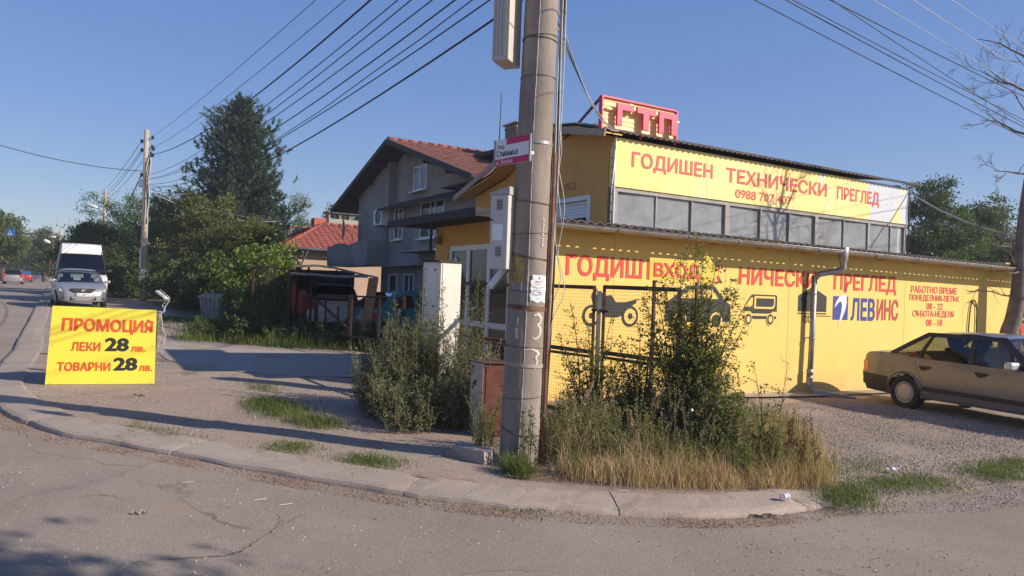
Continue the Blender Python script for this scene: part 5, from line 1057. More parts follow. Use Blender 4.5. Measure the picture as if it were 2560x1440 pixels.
def mirror(T, x, s, y, z, m): mb = MB(); mb.bbox(x - .06, x + .07, s * y + (0 if s > 0 else -.20), s * y + (.20 if s > 0 else 0), z, z + .12, .03); mb.bar((x, s * (y - .06), z + .02), (x, s * (y + .04), z + .05), .05); return mb.build('door_mirror', m, T)
# ---------- bronze-grey four door saloon parked against the yellow wall
PA = paint('taupe_car_paint', (.175, .172, .185), .30)
AU = dict(L=4.39, W=1.70, xr=-1.21, xf=1.33, ra=.335, zax=.31, rt=.305, sill=.24, zb=.90, zr=1.37, yr=.56, rc=.03, plan=.14, zw=.58,
    top=[(-2.10, .27), (-2.17, .40), (-2.195, .56), (-2.17, .72), (-2.13, .90), (-2.05, .945), (-1.75, .965), (-1.50, .97), (-1.1, .93), (.5, .90), (.98, .90), (1.5, .83), (2.0, .74), (2.12, .66), (2.17, .5), (2.15, .30)],
    cab=(-1.55, 1.0), roof=[(-.98, 1.33), (-.75, 1.365), (-.3, 1.385), (.1, 1.375), (.34, 1.33)],
    ws=((1.0, .905), (.33, 1.345)), rw=((-1.62, .965), (-.97, 1.345)), paint=PA, rim=.60, hub=mat('cream_hubcap', (.50, .46, .40), .5, .05, 5, metal=.2))
AU['pillars'] = [([(-1.64, .95), (-1.50, .95), (-.95, 1.30), (.30, 1.30), (.88, .91), (1.0, .91), (.36, 1.37), (-.99, 1.37)], M_BPL), ([(-1.05, .90), (-.98, .90), (-.84, 1.32), (-.89, 1.32)], M_BPL), ([(-.10, .88), (.0, .88), (-.07, 1.33), (-.16, 1.33)], M_BPL), ([(.60, .90), (.66, .90), (.55, 1.14), (.50, 1.17)], M_BPL)]
AU['panes'] = [[(-1.48, .945), (-1.05, .915), (-.88, 1.31), (-.94, 1.31)], [(-.98, .91), (-.10, .90), (-.16, 1.33), (-.84, 1.33)], [(.0, .90), (.88, .91), (.30, 1.31), (-.07, 1.33)]]
ca = math.atan2(-.925, .38)
T, yv, gy = car('parked_car', 'taupe grey four door saloon car with cream wheel covers parked against the yellow wall', (8.16, 12.16, 0.0), ca, AU)
for s in (-1, 1):
    strip(T, yv, [(-2.19, .56), (-2.16, .40), (-2.08, .26), (-1.60, .25), (-1.52, .42), (-1.56, .54)], s, .012, M_BPL, 'bumper_end')
    strip(T, yv, [(-.88, .455), (-.88, .38), (.98, .37), (.98, .445)], s, .012, M_BPL, 'rub_strip')
    outline_gap(T, yv, [(-.06, .895), (-.05, .6), (-.045, .27)], s); outline_gap(T, yv, [(-1.02, .90), (-.99, .75), (-.90, .60), (-.84, .42), (-.82, .28)], s); outline_gap(T, yv, [(1.0, .88), (1.0, .3)], s); outline_gap(T, yv, [(-.82, .275), (1.0, .265)], s)
    outline_gap(T, yv, [(-1.9, .80), (-.5, .795), (1.9, .72)], s, .004, 'body_crease', PA)
    for x in (-.82, .18):
        h = bpy.data.objects.new('door_handle', None); C.objects.link(h); h.parent = T
        strip(T, yv, [(x - .10, .80), (x + .10, .80), (x + .08, .755), (x - .03, .72), (x - .07, .73), (x - .095, .76)], s, .004, M_BLK, 'recess').parent = h
        mb = MB(); mb.bar((x - .10, s * (yv(x, .79) + .02), .79), (x + .10, s * (yv(x, .79) + .02), .785), .022, .028); mb.build('grip', M_BPL, h)
    strip(T, yv, [(-2.165, .60), (-2.04, .60), (-2.03, .66), (-2.04, .77), (-2.12, .79), (-2.15, .78)], s, .006, M_AMB, 'side_indicator')
    mirror(T, .68, s, .80, .90, mat('pale_silver_paint', (.55, .55, .55), .35, .03, 3, metal=.4))
ff = [(-1.62, .76), (-1.44, .76), (-1.43, .74), (-1.43, .65), (-1.46, .62), (-1.62, .62), (-1.64, .65), (-1.64, .74), (-1.62, .76)]
outline_gap(T, yv, ff, -1, .004, 'fuel_flap')
for s in (-1, 1): mb = MB(); mb.tube([(x + .0, s * (yv(x, z) + .004), z) for x, z in [(AU['xr'] + .36 * math.cos(a), .31 + .36 * math.sin(a)) for a in np.linspace(-.2, math.pi + .2, 18)]], .012, 5); mb.build('arch_lip', PA, T)
endbox(T, -2.215, -.70, -.30, .60, .78, .05, M_TAIL, 'tail_light', .01); endbox(T, -2.215, .30, .70, .60, .78, .05, M_TAIL, 'tail_light', .01)
endbox(T, -2.25, -.68, .68, .34, .56, .12, M_BPL, 'rear_bumper', .03); endbox(T, 2.16, -.76, .76, .30, .50, .10, M_BPL, 'front_bumper', .03)
endbox(T, 2.14, -.66, -.30, .52, .66, .05, M_HEAD, 'headlight'); endbox(T, 2.14, .30, .66, .52, .66, .05, M_HEAD, 'headlight')
# ---------- silver hatchback facing the camera, on the pavement
PT = paint('silver_car_paint', (.36, .36, .375), .55)
HB_ = dict(L=4.18, W=1.71, xr=-1.25, xf=1.35, ra=.34, zax=.31, rt=.305, sill=.22, zb=.93, zr=1.44, yr=.58, rc=.035, plan=.30, zw=.55, pl=.9,
    top=[(-2.05, .26), (-2.08, .5), (-2.05, .8), (-1.98, .95), (-1.5, .95), (.4, .92), (1.05, .93), (1.5, .86), (1.86, .74), (2.02, .62), (2.07, .45), (2.03, .24)],
    cab=(-1.98, 1.05), roof=[(-1.75, 1.33), (-1.2, 1.40), (-.5, 1.44), (0, 1.43), (.25, 1.38)], ws=((1.08, .935), (.25, 1.40)), rw=((-2.0, .97), (-1.76, 1.33)), paint=PT)
HB_['pillars'] = [([(-2.0, .94), (-1.86, .94), (-1.66, 1.29), (.20, 1.34), (.92, .94), (1.08, .94), (.30, 1.42), (-1.76, 1.38)], PT), ([(-1.2, .92), (-1.1, .92), (-1.06, 1.36), (-1.14, 1.36)], M_BPL), ([(-.15, .92), (-.06, .92), (-.12, 1.4), (-.2, 1.4)], M_BPL)]
HB_['panes'] = [[(-1.86, .94), (-1.15, .94), (-1.1, 1.34), (-1.66, 1.32)], [(-1.1, .93), (-.15, .93), (-.2, 1.38), (-1.06, 1.35)], [(-.06, .93), (.92, .94), (.22, 1.36), (-.12, 1.39)]]
hd = math.atan2(-.852, .524) + R(3.5); tp = Vector(G(197, 771)); TC = tp + rd * 2.1
T, yv, gy = car('parked_car', 'silver hatchback parked on the pavement facing us in front of the white van', (TC.x, TC.y, .01), hd, HB_)
def sidepoly(poly, s, off, m, nm): return strip(T, yv, poly, s, off, m, nm)
for s in (-1, 1):
    mb = MB(); V = []; 
    for j in range(5):
        for k in range(5):
            t = j / 4; u = k / 4; x = 1.66 + .32 * (1 - u) + .05 * t - .0; yy = .36 + .40 * u; z = .60 + .14 * t + .06 * u * t
            x = 2.03 - .50 * max(0, (yy - .42)) ** 1.15 - .24 * t * t - .06 * t; V.append((x + .06, s * yy, z))
    mb.add(V, [(j * 5 + k, j * 5 + k + 1, (j + 1) * 5 + k + 1, (j + 1) * 5 + k) for j in range(4) for k in range(4)], True); mb.build('headlight', M_HEAD, T, recalc=False)
    mb = MB(); mb.lathe([(.055, 0), (.05, .02), (0, .025)], (1.93, s * .50, .655), 'x', 12); mb.build('reflector', M_CHR, T)
    mirror(T, .72, s, .84, .92, PT)
    mb = MB(); mb.bbox(1.93, 2.03, s * .60 - .12, s * .60 + .12, .32, .38, .02); mb.build('fog_recess', M_BPL, T)
    outline_gap(T, yv, [(-.10, .9), (-.08, .3)], s); outline_gap(T, yv, [(.98, .88), (.95, .3)], s)
mb = MB(); mb.prism([(-.42, .72), (.42, .72), (.28, .575), (-.28, .575)], .125, Matrix(((0, 1, 0, 2.02), (1, 0, 0, 0), (0, 0, 1, 0), (0, 0, 0, 1)))); mb.build('grille', M_BPL, T)
mb = MB()
for k in range(4): mb.box(2.115, 2.13, -.36 + .04 * (3 - k), .36 - .04 * (3 - k), .595 + k * .027, .603 + k * .027)
mb.build('grille_bar', M_SHEET, T)['kind'] = 'stuff'
def ell(cy, cz, ry, rz__, r_=.007, x=2.145): mb = MB(); mb.tube([(x, cy + ry * math.cos(a), cz + rz__ * math.sin(a)) for a in np.linspace(0, 2 * math.pi, 20)], r_, 5, False); mb.build('emblem_ring', M_CHR, T)
ell(0, .642, .075, .050); ell(0, .655, .045, .020); ell(0, .645, .022, .042)
endbox(T, 2.13, -.26, .26, .43, .54, .015, M_WHT, 'number_plate', .004)
mb = MB(); text(mb, 'СА 2689 СС', (2.1475, -.20, .45), (0, 1, 0), (0, 0, 1), .43, .07, .012); mb.build('plate_lettering', M_BLK, T, recalc=False)
endbox(T, 2.1465, -.255, -.215, .435, .535, .002, M_BLUE, 'plate_band', .0005)
for z in (.31, .36): mb = MB(); mb.bbox(2.09, 2.125, -.36, .36, z, z + .014, .005); mb.build('lower_grille_bar', mat('pale_silver_paint', (0, 0, 0)), T)
mb = MB(); mb.box(2.06, 2.105, -.42, .42, .28, .41); mb.build('lower_opening', M_BLK, T)
for y in (-.35, .30): mb = MB(); mb.bar((1.12, y, .955), (.98, y + .45, .985), .014); mb.build('wiper', M_BLK, T)
mb = MB(); mb.bbox(.42, .45, -.12, .12, 1.28, 1.34, .01); mb.build('rear_view_mirror', M_BPL, T)
# ---------- white high-roof van behind it
PW = mat('white_van_paint', (.72, .72, .72), .4, .03, 2, coat=.4)
VN = dict(L=5.6, W=1.99, xr=-1.7, xf=1.85, ra=.38, zax=.34, rt=.34, sill=.28, zb=1.25, zr=2.35, yr=.80, rc=.02, plan=.14, zw=.8, pl=.7, yb=.93, cat='van', fx=.85, rx=-1.0,
    top=[(-2.78, .32), (-2.8, .8), (-2.8, 1.25), (-1, 1.25), (1.2, 1.25), (1.75, 1.22), (2.35, 1.08), (2.66, .92), (2.76, .6), (2.72, .30)],
    cab=(-2.8, 1.8), roof=[(-2.78, 2.62), (-1.5, 2.66), (.2, 2.64), (.75, 2.52), (1.02, 2.18)], ws=((1.85, 1.24), (1.06, 2.08)), rw=((-2.81, 1.27), (-2.79, 2.6)), paint=PW, glass=M_CGLD)
VN['pillars'] = [([(-2.8, 1.24), (.55, 1.24), (.62, 2.06), (1.0, 2.06), (1.72, 1.24), (1.86, 1.24), (1.08, 2.16), (.98, 2.30), (.70, 2.50), (.2, 2.62), (-2.78, 2.62)], PW)]
VN['panes'] = [[(.58, 1.26), (1.70, 1.26), (1.0, 2.05), (.64, 2.05)]]
vc = TC + rd * 6.4 + rn * .2
T, yv, gy = car('parked_van', 'white high roof van parked on the pavement behind the silver hatchback', (vc.x, vc.y, .01), R(-57), VN)
for s in (-1, 1): mirror(T, 1.45, s, 1.0, 1.35, M_BPL); endbox(T, 2.62, s * .72 - .17, s * .72 + .17, .78, .95, .05, M_HEAD, 'headlight')
endbox(T, 2.70, -.45, .45, .72, .95, .04, M_BPL, 'grille'); endbox(T, 2.69, -.9, .9, .35, .6, .07, M_BPL, 'front_bumper', .03)
for y in (-.5, .3): mb = MB(); mb.bar((1.88, y, 1.27), (1.72, y + .55, 1.42), .02); mb.build('wiper', M_BLK, T)
# ---------- white estate car seen from behind in the yard
ES = dict(HB_); ES.update(L=4.4, W=1.70, paint=mat('white_car_paint', (.74, .74, .74), .35, .02, 3, coat=.4), cab=(-2.12, 1.05), plan=.10,
    top=[(-2.16, .30), (-2.20, .5), (-2.18, .8), (-2.12, .93), (-1.5, .93), (.4, .92), (1.05, .93), (1.5, .86), (1.9, .74), (2.1, .62), (2.15, .45), (2.1, .26)], roof=[(-2.0, 1.40), (-1.2, 1.43), (-.5, 1.44), (0, 1.43), (.25, 1.38)], rw=((-2.14, .95), (-2.0, 1.38)), glass=M_CGLD)
ES['pillars'] = [([(-2.14, .92), (-2.02, .92), (-1.9, 1.34), (.20, 1.34), (.92, .94), (1.08, .94), (.30, 1.42), (-2.0, 1.42)], ES['paint'])]; ES['panes'] = [[(-2.0, .94), (-1.15, .94), (-1.1, 1.36), (-1.9, 1.36)], [(-1.1, .93), (-.15, .93), (-.2, 1.38), (-1.06, 1.36)], [(-.06, .93), (.92, .94), (.22, 1.36), (-.12, 1.39)]]
ec = Vector(AT(836, 800, 25.0)); T, yv, gy = car('parked_car', 'white estate car with roof rails seen from behind under the carport', (ec.x, ec.y, 0), math.atan2(.97, -.20), ES)
for s in (-1, 1): endbox(T, -2.24, s * .68 - .12, s * .68 + .12, .66, .93, .08, M_TAIL, 'tail_light', .02); mb = MB(); mb.tube([(-1.9, s * .52, 1.47), (0, s * .52, 1.50)], .02, 6); mb.build('roof_rail', M_CHR, T)
endbox(T, -2.27, -.7, .7, .36, .54, .1, ES['paint'], 'rear_bumper', .03); endbox(T, -2.245, -.26, .26, .60, .71, .02, M_WHT, 'number_plate', .004); endbox(T, -2.23, -.5, .5, .80, .83, .03, M_BPL, 'boot_handle', .008)
# ---------- teal hatchback
PTL = paint('teal_car_paint', (.01, .20, .23), .1)
SH = dict(HB_); SH.update(L=3.9, W=1.64, paint=PTL, plan=.16, top=[(-1.90, .28), (-1.95, .5), (-1.93, .8), (-1.86, .93), (-1.5, .95), (.4, .92), (1.0, .92), (1.5, .84), (1.8, .72), (1.92, .58), (1.94, .45), (1.9, .26)], xr=-1.2, xf=1.22,
    cab=(-1.88, 1.0), roof=[(-1.30, 1.34), (-.9, 1.38), (-.4, 1.40), (0, 1.39), (.22, 1.35)], ws=((1.02, .93), (.22, 1.37)), rw=((-1.88, .96), (-1.31, 1.34)), zr=1.40)
SH['pillars'] = [([(-1.9, .94), (-1.55, .94), (-1.15, 1.29), (.16, 1.31), (.86, .94), (1.02, .94), (.26, 1.38), (-1.32, 1.37)], PTL), ([(-.75, .92), (-.66, .92), (-.68, 1.32), (-.76, 1.32)], PTL)]; SH['panes'] = [[(-1.55, .94), (-.75, .94), (-.76, 1.33), (-1.18, 1.31)], [(-.66, .94), (.86, .94), (.18, 1.33), (-.68, 1.35)]]
sc_ = Vector(AT(1052, 800, 21.9)); T, yv, gy = car('parked_car', 'teal green hatchback parked behind the rusty yard fence beside the white cabinet', (sc_.x, sc_.y, 0), math.atan2(.66, .75), SH)
for s in (-1, 1): endbox(T, -1.98, s * .64 - .14, s * .64 + .14, .66, .82, .07, M_TAIL, 'tail_light', .02)
endbox(T, -2.02, -.72, .72, .34, .52, .1, M_BPL, 'rear_bumper', .03)
# ---------- traffic far down the main road
def far_pt(px, py): q = G(px, py); return q
MP = dict(ES); MP.update(paint=PT)
q = Vector(G(31, 709)) + rd * 2.2; T, yv, gy = car('driving_car', 'silver people carrier driving away on the left edge of the road', (q.x, q.y, -.09), math.atan2(rd.y, rd.x), MP, 'cars on the far road', detail=False)
for s in (-1, 1): endbox(T, -2.24, s * .68 - .12, s * .68 + .12, .70, 1.05, .08, M_TAIL, 'tail_light', .02)
q = Vector(G(53, 706)) + rd * 10; MR = dict(SH); MR['paint'] = paint('red_car_paint', (.35, .02, .03), .1); MR['pillars'] = [(p_, MR['paint']) for p_, _ in SH['pillars']]; car('driving_car', 'small red car just beyond the silver people carrier on the road', (q.x, q.y, -.09), math.atan2(rd.y, rd.x), MR, 'cars on the far road', detail=False)
q = Vector(G(76, 696.5)); MR = dict(HB_); MR['paint'] = paint('dark_car_paint', (.03, .035, .05), .3); MR['pillars'] = [(p_, MR['paint']) for p_, _ in HB_['pillars']]; car('driving_car', 'dark car far away in the middle of the road', (q.x, q.y, -.09), math.atan2(-rd.y, -rd.x), MR, 'cars on the far road', detail=False)
q = Vector(G(97, 696)); MR = dict(HB_); MR['paint'] = paint('blue_car_paint', (.06, .09, .16), .3); MR['pillars'] = [(p_, MR['paint']) for p_, _ in HB_['pillars']]; car('driving_car', 'blue grey car far away close to the kerb', (q.x, q.y, -.09), math.atan2(-rd.y, -rd.x), MR, 'cars on the far road', detail=False)
# ================================================================ fences, cabinets, boards and yard clutter
def wire_grid(P, U, Vv, w, h, dx, dz, r_=.0022):
    mb = MB(); P = Vector(P); U = Vector(U); Vv = Vector(Vv); N_ = U.cross(Vv).normalized()
    def st_(a, b_):
        d = (b_ - a).normalized(); s_ = d.cross(N_) * r_; t_ = N_ * r_; mb.add([a - s_, a + t_, a + s_, b_ - s_, b_ + t_, b_ + s_], [(0, 1, 4, 3), (1, 2, 5, 4), (2, 0, 3, 5)])
    n = int(w / dx)
    for i in range(n + 1): x = w * i / n; st_(P + U * x, P + U * x + Vv * h)
    n = int(h / dz)
    for i in range(n + 1): z = h * i / n; st_(P + Vv * z + N_ * .003, P + U * w + Vv * z + N_ * .003)
    return mb
M_RUSTD = mat('dark_rusty_steel', (.10, .048, .034), .85, .4, 7, .3, 60)
FP = Vector((.45, 10.0, 0)); FD = Vector((.63, -.777, 0)).normalized()
FN = thing('mesh_fence', 'rusty steel framed wire mesh fence in front of the yellow wall, overgrown by the bush', 'fence', (0, 0, 0))
def fpt(s, z): p = FP + FD * s; return Vector((p.x, p.y, z))
for (s0, s1) in ((-2.0, -.62), (-.58, .93), (1.10, 2.25)):
    for s_ in (s0, s1): mb = MB(); mb.bar(fpt(s_, -.1), fpt(s_, 1.72 + .01 * random.random()), .036); mb.build('post', M_RUSTD, FN)
    for z, h_ in ((1.71, .05), (.90, .05), (.84, .03), (.10, .05)):
        mb = MB(); mb.bar(fpt(s0, z), fpt(s1, z - .01), .04, h_); mb.build('rail', M_RUSTD, FN)
    wire_grid(fpt(s0, .10), FD, (0, 0, 1), s1 - s0, 1.6, .042, .042, .0012).build('wire_mesh', M_RUSTD, FN, 'stuff')
mb = MB(); mb.bar(fpt(1.015, -.1), fpt(1.015, 1.66), .05); mb.build('post', M_GALV, FN)
mb = MB(); mb.bar(fpt(.9, 1.42), fpt(1.2, 1.41), .03); mb.build('hinge_bar', M_RUSTD, FN)
# arrow sign reading ВХОД
AS = thing('arrow_sign', 'yellow arrow shaped board with red word for entrance, pointing right, standing in the bush top', 'sign', tuple(AT(1623, 700, 9.3)), RZ)
k_ = 9.3 / 1850
W_ = 1.36; h0 = .285
pts = [(0, 0), (.98, 0), (.98, -.05), (1.24, .13), (.98, .40), (.98, h0), (0, h0)]
M_LEM = mat('lemon_sign_board', (.72, .60, .05), .55, .03, 2); M_LEMD = mat('arrow_board_yellow', (.62, .47, .05), .6, .05, 3)
mb = MB(); mb.prism(pts, .015, Matrix.Identity(4)); mb.build('board', M_LEMD, AS)
mb = MB(); text(mb, 'ВХОД', (.07, -.004, .055), (1, 0, 0), (0, 0, 1), .80, .175, .03, .04); mb.build('lettering', mat('sign_red', (.60, .05, .03), .6), AS, recalc=False)
for x in (.12, .86): mb = MB(); mb.bar((x, .035, -1.95), (x, .035, h0 - .02), .035); mb.build('post', M_RUSTD, AS)
# white street cabinet
CB = thing('white_street_cabinet', 'tall white enamel electric cabinet with black lid standing in the weeds', 'electric cabinet', tuple(Vector(AT(1088, 980, 10.4)) * 1), 0)
CB.location.z = gz(CB.location.x); ztop = AT(1088, 655, 10.4)[2] - CB.location.z; CB.rotation_euler.z = R(16)
w1, w2 = .30, .40
# near vertical edge at local origin: face A goes to the left/back, face B to the right/back
CB.rotation_euler.z = R(0)
def cabp(u, v, z):   # u along shaded door face (to the left), v along sunlit face (to the right)
    a = Vector((-.80, .60, 0)); b_ = Vector((.86, .50, 0)); return a * u + b_ * v + Vector((0, 0, z))
def cbox(u0, u1, v0, v1, z0, z1, m, nm):
    mb = MB(); vs = [cabp(u, v, z) for u in (u0, u1) for v in (v0, v1) for z in (z0, z1)]; mb.add(vs, [(0, 1, 3, 2), (4, 6, 7, 5), (0, 4, 5, 1), (2, 3, 7, 6), (0, 2, 6, 4), (1, 5, 7, 3)]); return mb.build(nm, m, CB)
cbox(0, .31, 0, .34, -.2, ztop, M_BOXW, 'case'); cbox(-.02, .33, -.02, .36, ztop, ztop + .028, M_BLK, 'lid')
cbox(.03, .30, -.008, -.001, .15, ztop - .02, M_BOXW, 'door'); cbox(-.008, -.001, .045, .335, .15, ztop - .02, M_BOXW, 'door')
cbox(-.012, -.0085, .002, .012, .1, ztop, M_BLK, 'rubber_seal')
for (u, z) in ((.07, ztop - .11), (.26, ztop - .11), (.08, ztop - .62)): q = cabp(u, -.012, z); mb = MB(); mb.lathe([(0, -.012), (.014, -.01), (.014, .01)], tuple(q), 'y', 10); mb.build('lock', M_BLK, CB)
# bright tilted lamp hanging under the meter box (white floodlight case)
FL2 = thing('tilted_white_lamp', 'white rectangular lamp tilted downwards just left of the big pole under the meter box', 'lamp', tuple(AT(1228, 722, 7.25)), R(10))
M_ = Matrix.Rotation(R(-52), 4, 'Y'); mb = MB(); mb.box(0, .27, -.03, .12, 0, .045, M_); mb.build('housing', M_WHT, FL2); mb = MB(); mb.box(.01, .26, -.02, .11, -.02, -.002, M_); mb.build('lamp_glass', M_GREY, FL2)
mb = MB(); mb.bar((.17, .03, .22), (.24, .02, .30), .02); mb.build('bracket', M_GALV, FL2)
# rusty cabinet beside the pole foot
RB = thing('rusty_cabinet', 'low rusty orange and cream metal box beside the foot of the big concrete pole', 'electric box', tuple(AT(1203, 1085, 8.05)), 0); RB.location.z = gz(RB.location.x); zt_ = AT(1203, 908, 8.05)[2] - RB.location.z
M_RB = mat('rusted_red_paint', (.17, .062, .042), .85, .3, 5, .3, 30, dirt=(.10, .05, .035), dscale=6, dpos=(.5, .68)); M_CR = mat('flaking_cream_paint', (.50, .42, .32), .8, .12, 4, .3, 30, spots=((.12, .055, .035), 7, .58))
def rbox(u0, u1, v0, v1, z0, z1, m, nm):
    a = Vector((-.55, .83, 0)); b_ = Vector((.98, .19, 0)); mb = MB(); vs = [a * u + b_ * v + Vector((0, 0, z)) for u in (u0, u1) for v in (v0, v1) for z in (z0, z1)]
    mb.add(vs, [(0, 1, 3, 2), (4, 6, 7, 5), (0, 4, 5, 1), (2, 3, 7, 6), (0, 2, 6, 4), (1, 5, 7, 3)]); return mb.build(nm, m, RB)
rbox(0, .26, 0, .34, -.1, zt_, M_RB, 'case'); rbox(0, .258, -.004, -.0005, .0, zt_ - .002, M_CR, 'painted_side'); rbox(-.02, .28, -.02, .36, zt_, zt_ + .012, M_RUSTD, 'lid'); rbox(-.006, -.001, .03, .31, .08, zt_ - .04, M_RB, 'door')
# ---------------- yellow promotion board
a_ = Vector(G(112, 963)); b_ = Vector(G(386, 961)); 
BD = thing('promotion_board', 'bright yellow leaning board with red Cyrillic words and two black numbers 28', 'sign board', tuple(a_), math.atan2((b_ - a_).y, (b_ - a_).x)); wB = math.hypot((b_ - a_).x, (b_ - a_).y)
tl = Vector(AT(124, 766, a_.y + .10)); tr_ = Vector(AT(388, 777, b_.y + .10)); hB = (tl.z - a_.z); hB2 = tr_.z - b_.z; lean = .10; shx = .05
def bp(u, v, n=0.0): # u,v in 0..1
    h_ = hB + (hB2 - hB) * u; return Vector((u * wB + shx * v * (1 - u), lean * v + n, (b_.z - a_.z) * u + h_ * v + .01))
mb = MB(); mb.add([bp(u, v, n_) for u in (0, 1) for v in (0, 1) for n_ in (0, .03)], [(0, 1, 3, 2), (4, 6, 7, 5), (0, 4, 5, 1), (2, 3, 7, 6), (0, 2, 6, 4), (1, 5, 7, 3)]); mb.build('board', M_LEM, BD)
def bt(s, u0, u1, v0, v1, m, bold=.03, nm='lettering'):
    V, Fs, sz = text_uv(s, bold); mb = MB(); mb.add([bp(u0 + (u1 - u0) * a, v0 + (v1 - v0) * b, -.003 - c) for a, b, c in V], Fs); mb.build(nm, m, BD, recalc=False)
M_BR = mat('orange_red_vinyl', (.66, .07, .02), .5)
bt('ПРОМОЦИЯ', .10, .97, .655, .855, M_BR, .035); bt('ЛЕКИ', .20, .47, .43, .545, M_BR, .03); bt('28', .51, .74, .43, .61, M_BLK, .04); bt('лв.', .76, .90, .43, .50, M_BR, .03)
bt('ТОВАРНИ', .09, .575, .17, .285, M_BR, .03); bt('28', .60, .83, .175, .35, M_BLK, .04); bt('лв.', .845, .975, .17, .245, M_BR, .03)
for u, v in ((.05, .97), (.5, .985), (.95, .97), (.04, .02), (.5, .02), (.96, .02), (.03, .5), (.97, .5)): q = bp(u, v, -.004); mb = MB(); mb.lathe([(0, -.003), (.006, -.002), (.006, .002)], tuple(q), 'y', 8); mb.build('screw', M_GALV, BD)
for x in (.25, 1.2): mb = MB(); mb.bar((x, .09, hB * .85), (x, .75, .0), .035); mb.build('rear_strut', M_WOOD, BD)
# work lamp on the board corner and its coiled cable
q0 = Vector(AT(399, 777, b_.y + .19)); LM = thing('work_lamp', 'small white halogen work lamp on a wire bracket at the yellow board corner', 'work lamp', tuple(q0))
M_LW = mat('lamp_enamel', (.60, .60, .58), .4)
def lo(px, py, dy=0): return Vector(AT(px, py, q0.y + dy)) - q0
mb = MB(); a1, a2 = lo(391, 729), lo(418, 751); d = (a2 - a1).normalized(); nrm = Vector((-d.z, 0, d.x)); vs = [p + nrm * t + Vector((0, y, 0)) for p in (a1, a2) for t in (0, .022) for y in (-.04, .05)]
mb.add(vs, [(0, 1, 3, 2), (4, 6, 7, 5), (0, 4, 5, 1), (2, 3, 7, 6), (0, 2, 6, 4), (1, 5, 7, 3)]); mb.build('housing', M_LW, LM)
for y in (-.04, .05):
    mb = MB(); mb.tube([lo(393, 730, y), lo(401, 724, y), lo(423, 743, y), lo(418, 751, y)], .004, 5); mb.build('cage_wire', M_LW, LM)
mb = MB(); mb.tube([lo(412, 733, -.04), lo(412, 733, .05)], .004, 5); mb.tube([lo(405, 741, -.04), lo(410, 731, -.04)], .004, 5); mb.build('cage_wire', M_LW, LM)
mb = MB(); mb.tube(curve_pts([lo(424, 744), lo(420, 756), lo(413, 768), lo(411, 779), lo(400, 780)], 4), .006, 6); mb.tube(curve_pts([lo(413, 757), lo(406, 762), lo(408, 768), lo(414, 764)], 4), .005, 5); mb.build('bracket', M_LW, LM)
CC = thing('coiled_cable', 'pale coiled cable hanging down the right edge of the yellow board', 'cable', tuple(q0))
mb = MB()
for k in range(6):
    x0_ = 388 + 3.2 * k; bot_ = 878 - 9 * ((k * 5) % 4); mb.tube(curve_pts([lo(392 + k * 2.2, 778, -.04), lo(x0_ + 2, 800 + k * 3, -.05 - .01 * k), lo(x0_ + 6 + k * .6, 840, -.06), lo(x0_ + 3, bot_, -.06), lo(390 + 1.5 * k, bot_ - 4, -.05), lo(389 + k, 830, -.045), lo(396 + k, 782, -.04)], 5), .0055, 5)
mb.tube(curve_pts([lo(385, 776, -.035), lo(396, 779, -.05), lo(408, 781, -.05), lo(411, 770, -.03)], 4), .006, 5)
mb.build('coil', mat('pale_cord', (.52, .46, .42), .7), CC)
# ---------------- yard fence, gate, carport
def gpt(px, Y): q = AT(px, 720, Y); return Vector((q[0], Y, gz(q[0])))
M_RUSTD = mat('old_dark_iron', (.055, .030, .024), .85, .4, 7, .3, 60)
YF = thing('yard_fence', 'rusty angle iron yard fence with wire mesh in front of the parked cars', 'fence', (0, 0, 0))
fl = [(1012, 15.6, 745), (950, 16.2, 742), (880, 16.9, 740), (790, 17.9, 742), (722, 18.9, 672), (686, 19.6, 668), (668, 20.0, 668), (632, 20.8, 664)]
P_ = []
for px, Y, py in fl: g_ = gpt(px, Y); P_.append((g_, AT(px, py, Y)[2]))
for g_, zt2 in P_: mb = MB(); mb.bar(g_ - Vector((0, 0, .2)), Vector((g_.x, g_.y, zt2 + .03)), .05); mb.build('post', M_RUSTD, YF)
for i, ((a, za), (b2, zb2)) in enumerate(zip(P_[:-1], P_[1:])):
    zz = min(za, zb2)
    for z in (zz, a.z + .35): mb = MB(); mb.bar(Vector((a.x, a.y, z)), Vector((b2.x, b2.y, z)), .04); mb.build('rail', M_RUSTD, YF)
    d = b2 - a; w = math.hypot(d.x, d.y); d.z = 0
    if i != 2: wire_grid(Vector((a.x, a.y, a.z + .35)), d.normalized(), (0, 0, 1), w, zz - a.z - .35, .07, .07, .002).build('wire_mesh', M_RUSTD, YF, 'stuff')
# small gate with crossed stiffeners in front of the white car
a, b2 = P_[2][0], P_[3][0]; YG = thing('yard_gate', 'small rusty gate with a diagonal brace in front of the white estate car', 'gate', tuple(a)); d = Vector((b2.x - a.x, b2.y - a.y, 0)); w = d.length; d.normalize()
def gp_(u, z): return d * (u * w) + Vector((0, 0, z))
for u0, z0, u1, z1, t_ in ((.06, .4, .06, 1.25, .04), (.94, .4, .94, 1.25, .04), (.06, 1.25, .94, 1.25, .04), (.06, .4, .94, .4, .05), (.94, 1.12, .06, .5, .05), (.35, .4, .35, 1.0, .04), (.7, .5, .7, 1.2, .04), (.06, .75, .3, .55, .04)):
    mb = MB(); mb.bar(gp_(u0, z0), gp_(u1, z1), t_); mb.build('gate_bar', M_RUSTD, YG)
wire_grid(gp_(.06, .4), d, (0, 0, 1), w * .88, .85, .06, .06, .002).build('wire_mesh', M_RUSTD, YG, 'stuff')
CP = thing('carport', 'makeshift carport with a bowed sheet roof on thin posts in the yard', 'carport', (0, 0, 0))
M_CPR = mat('old_roof_sheet', (.25, .20, .17), .8, .25, 5)
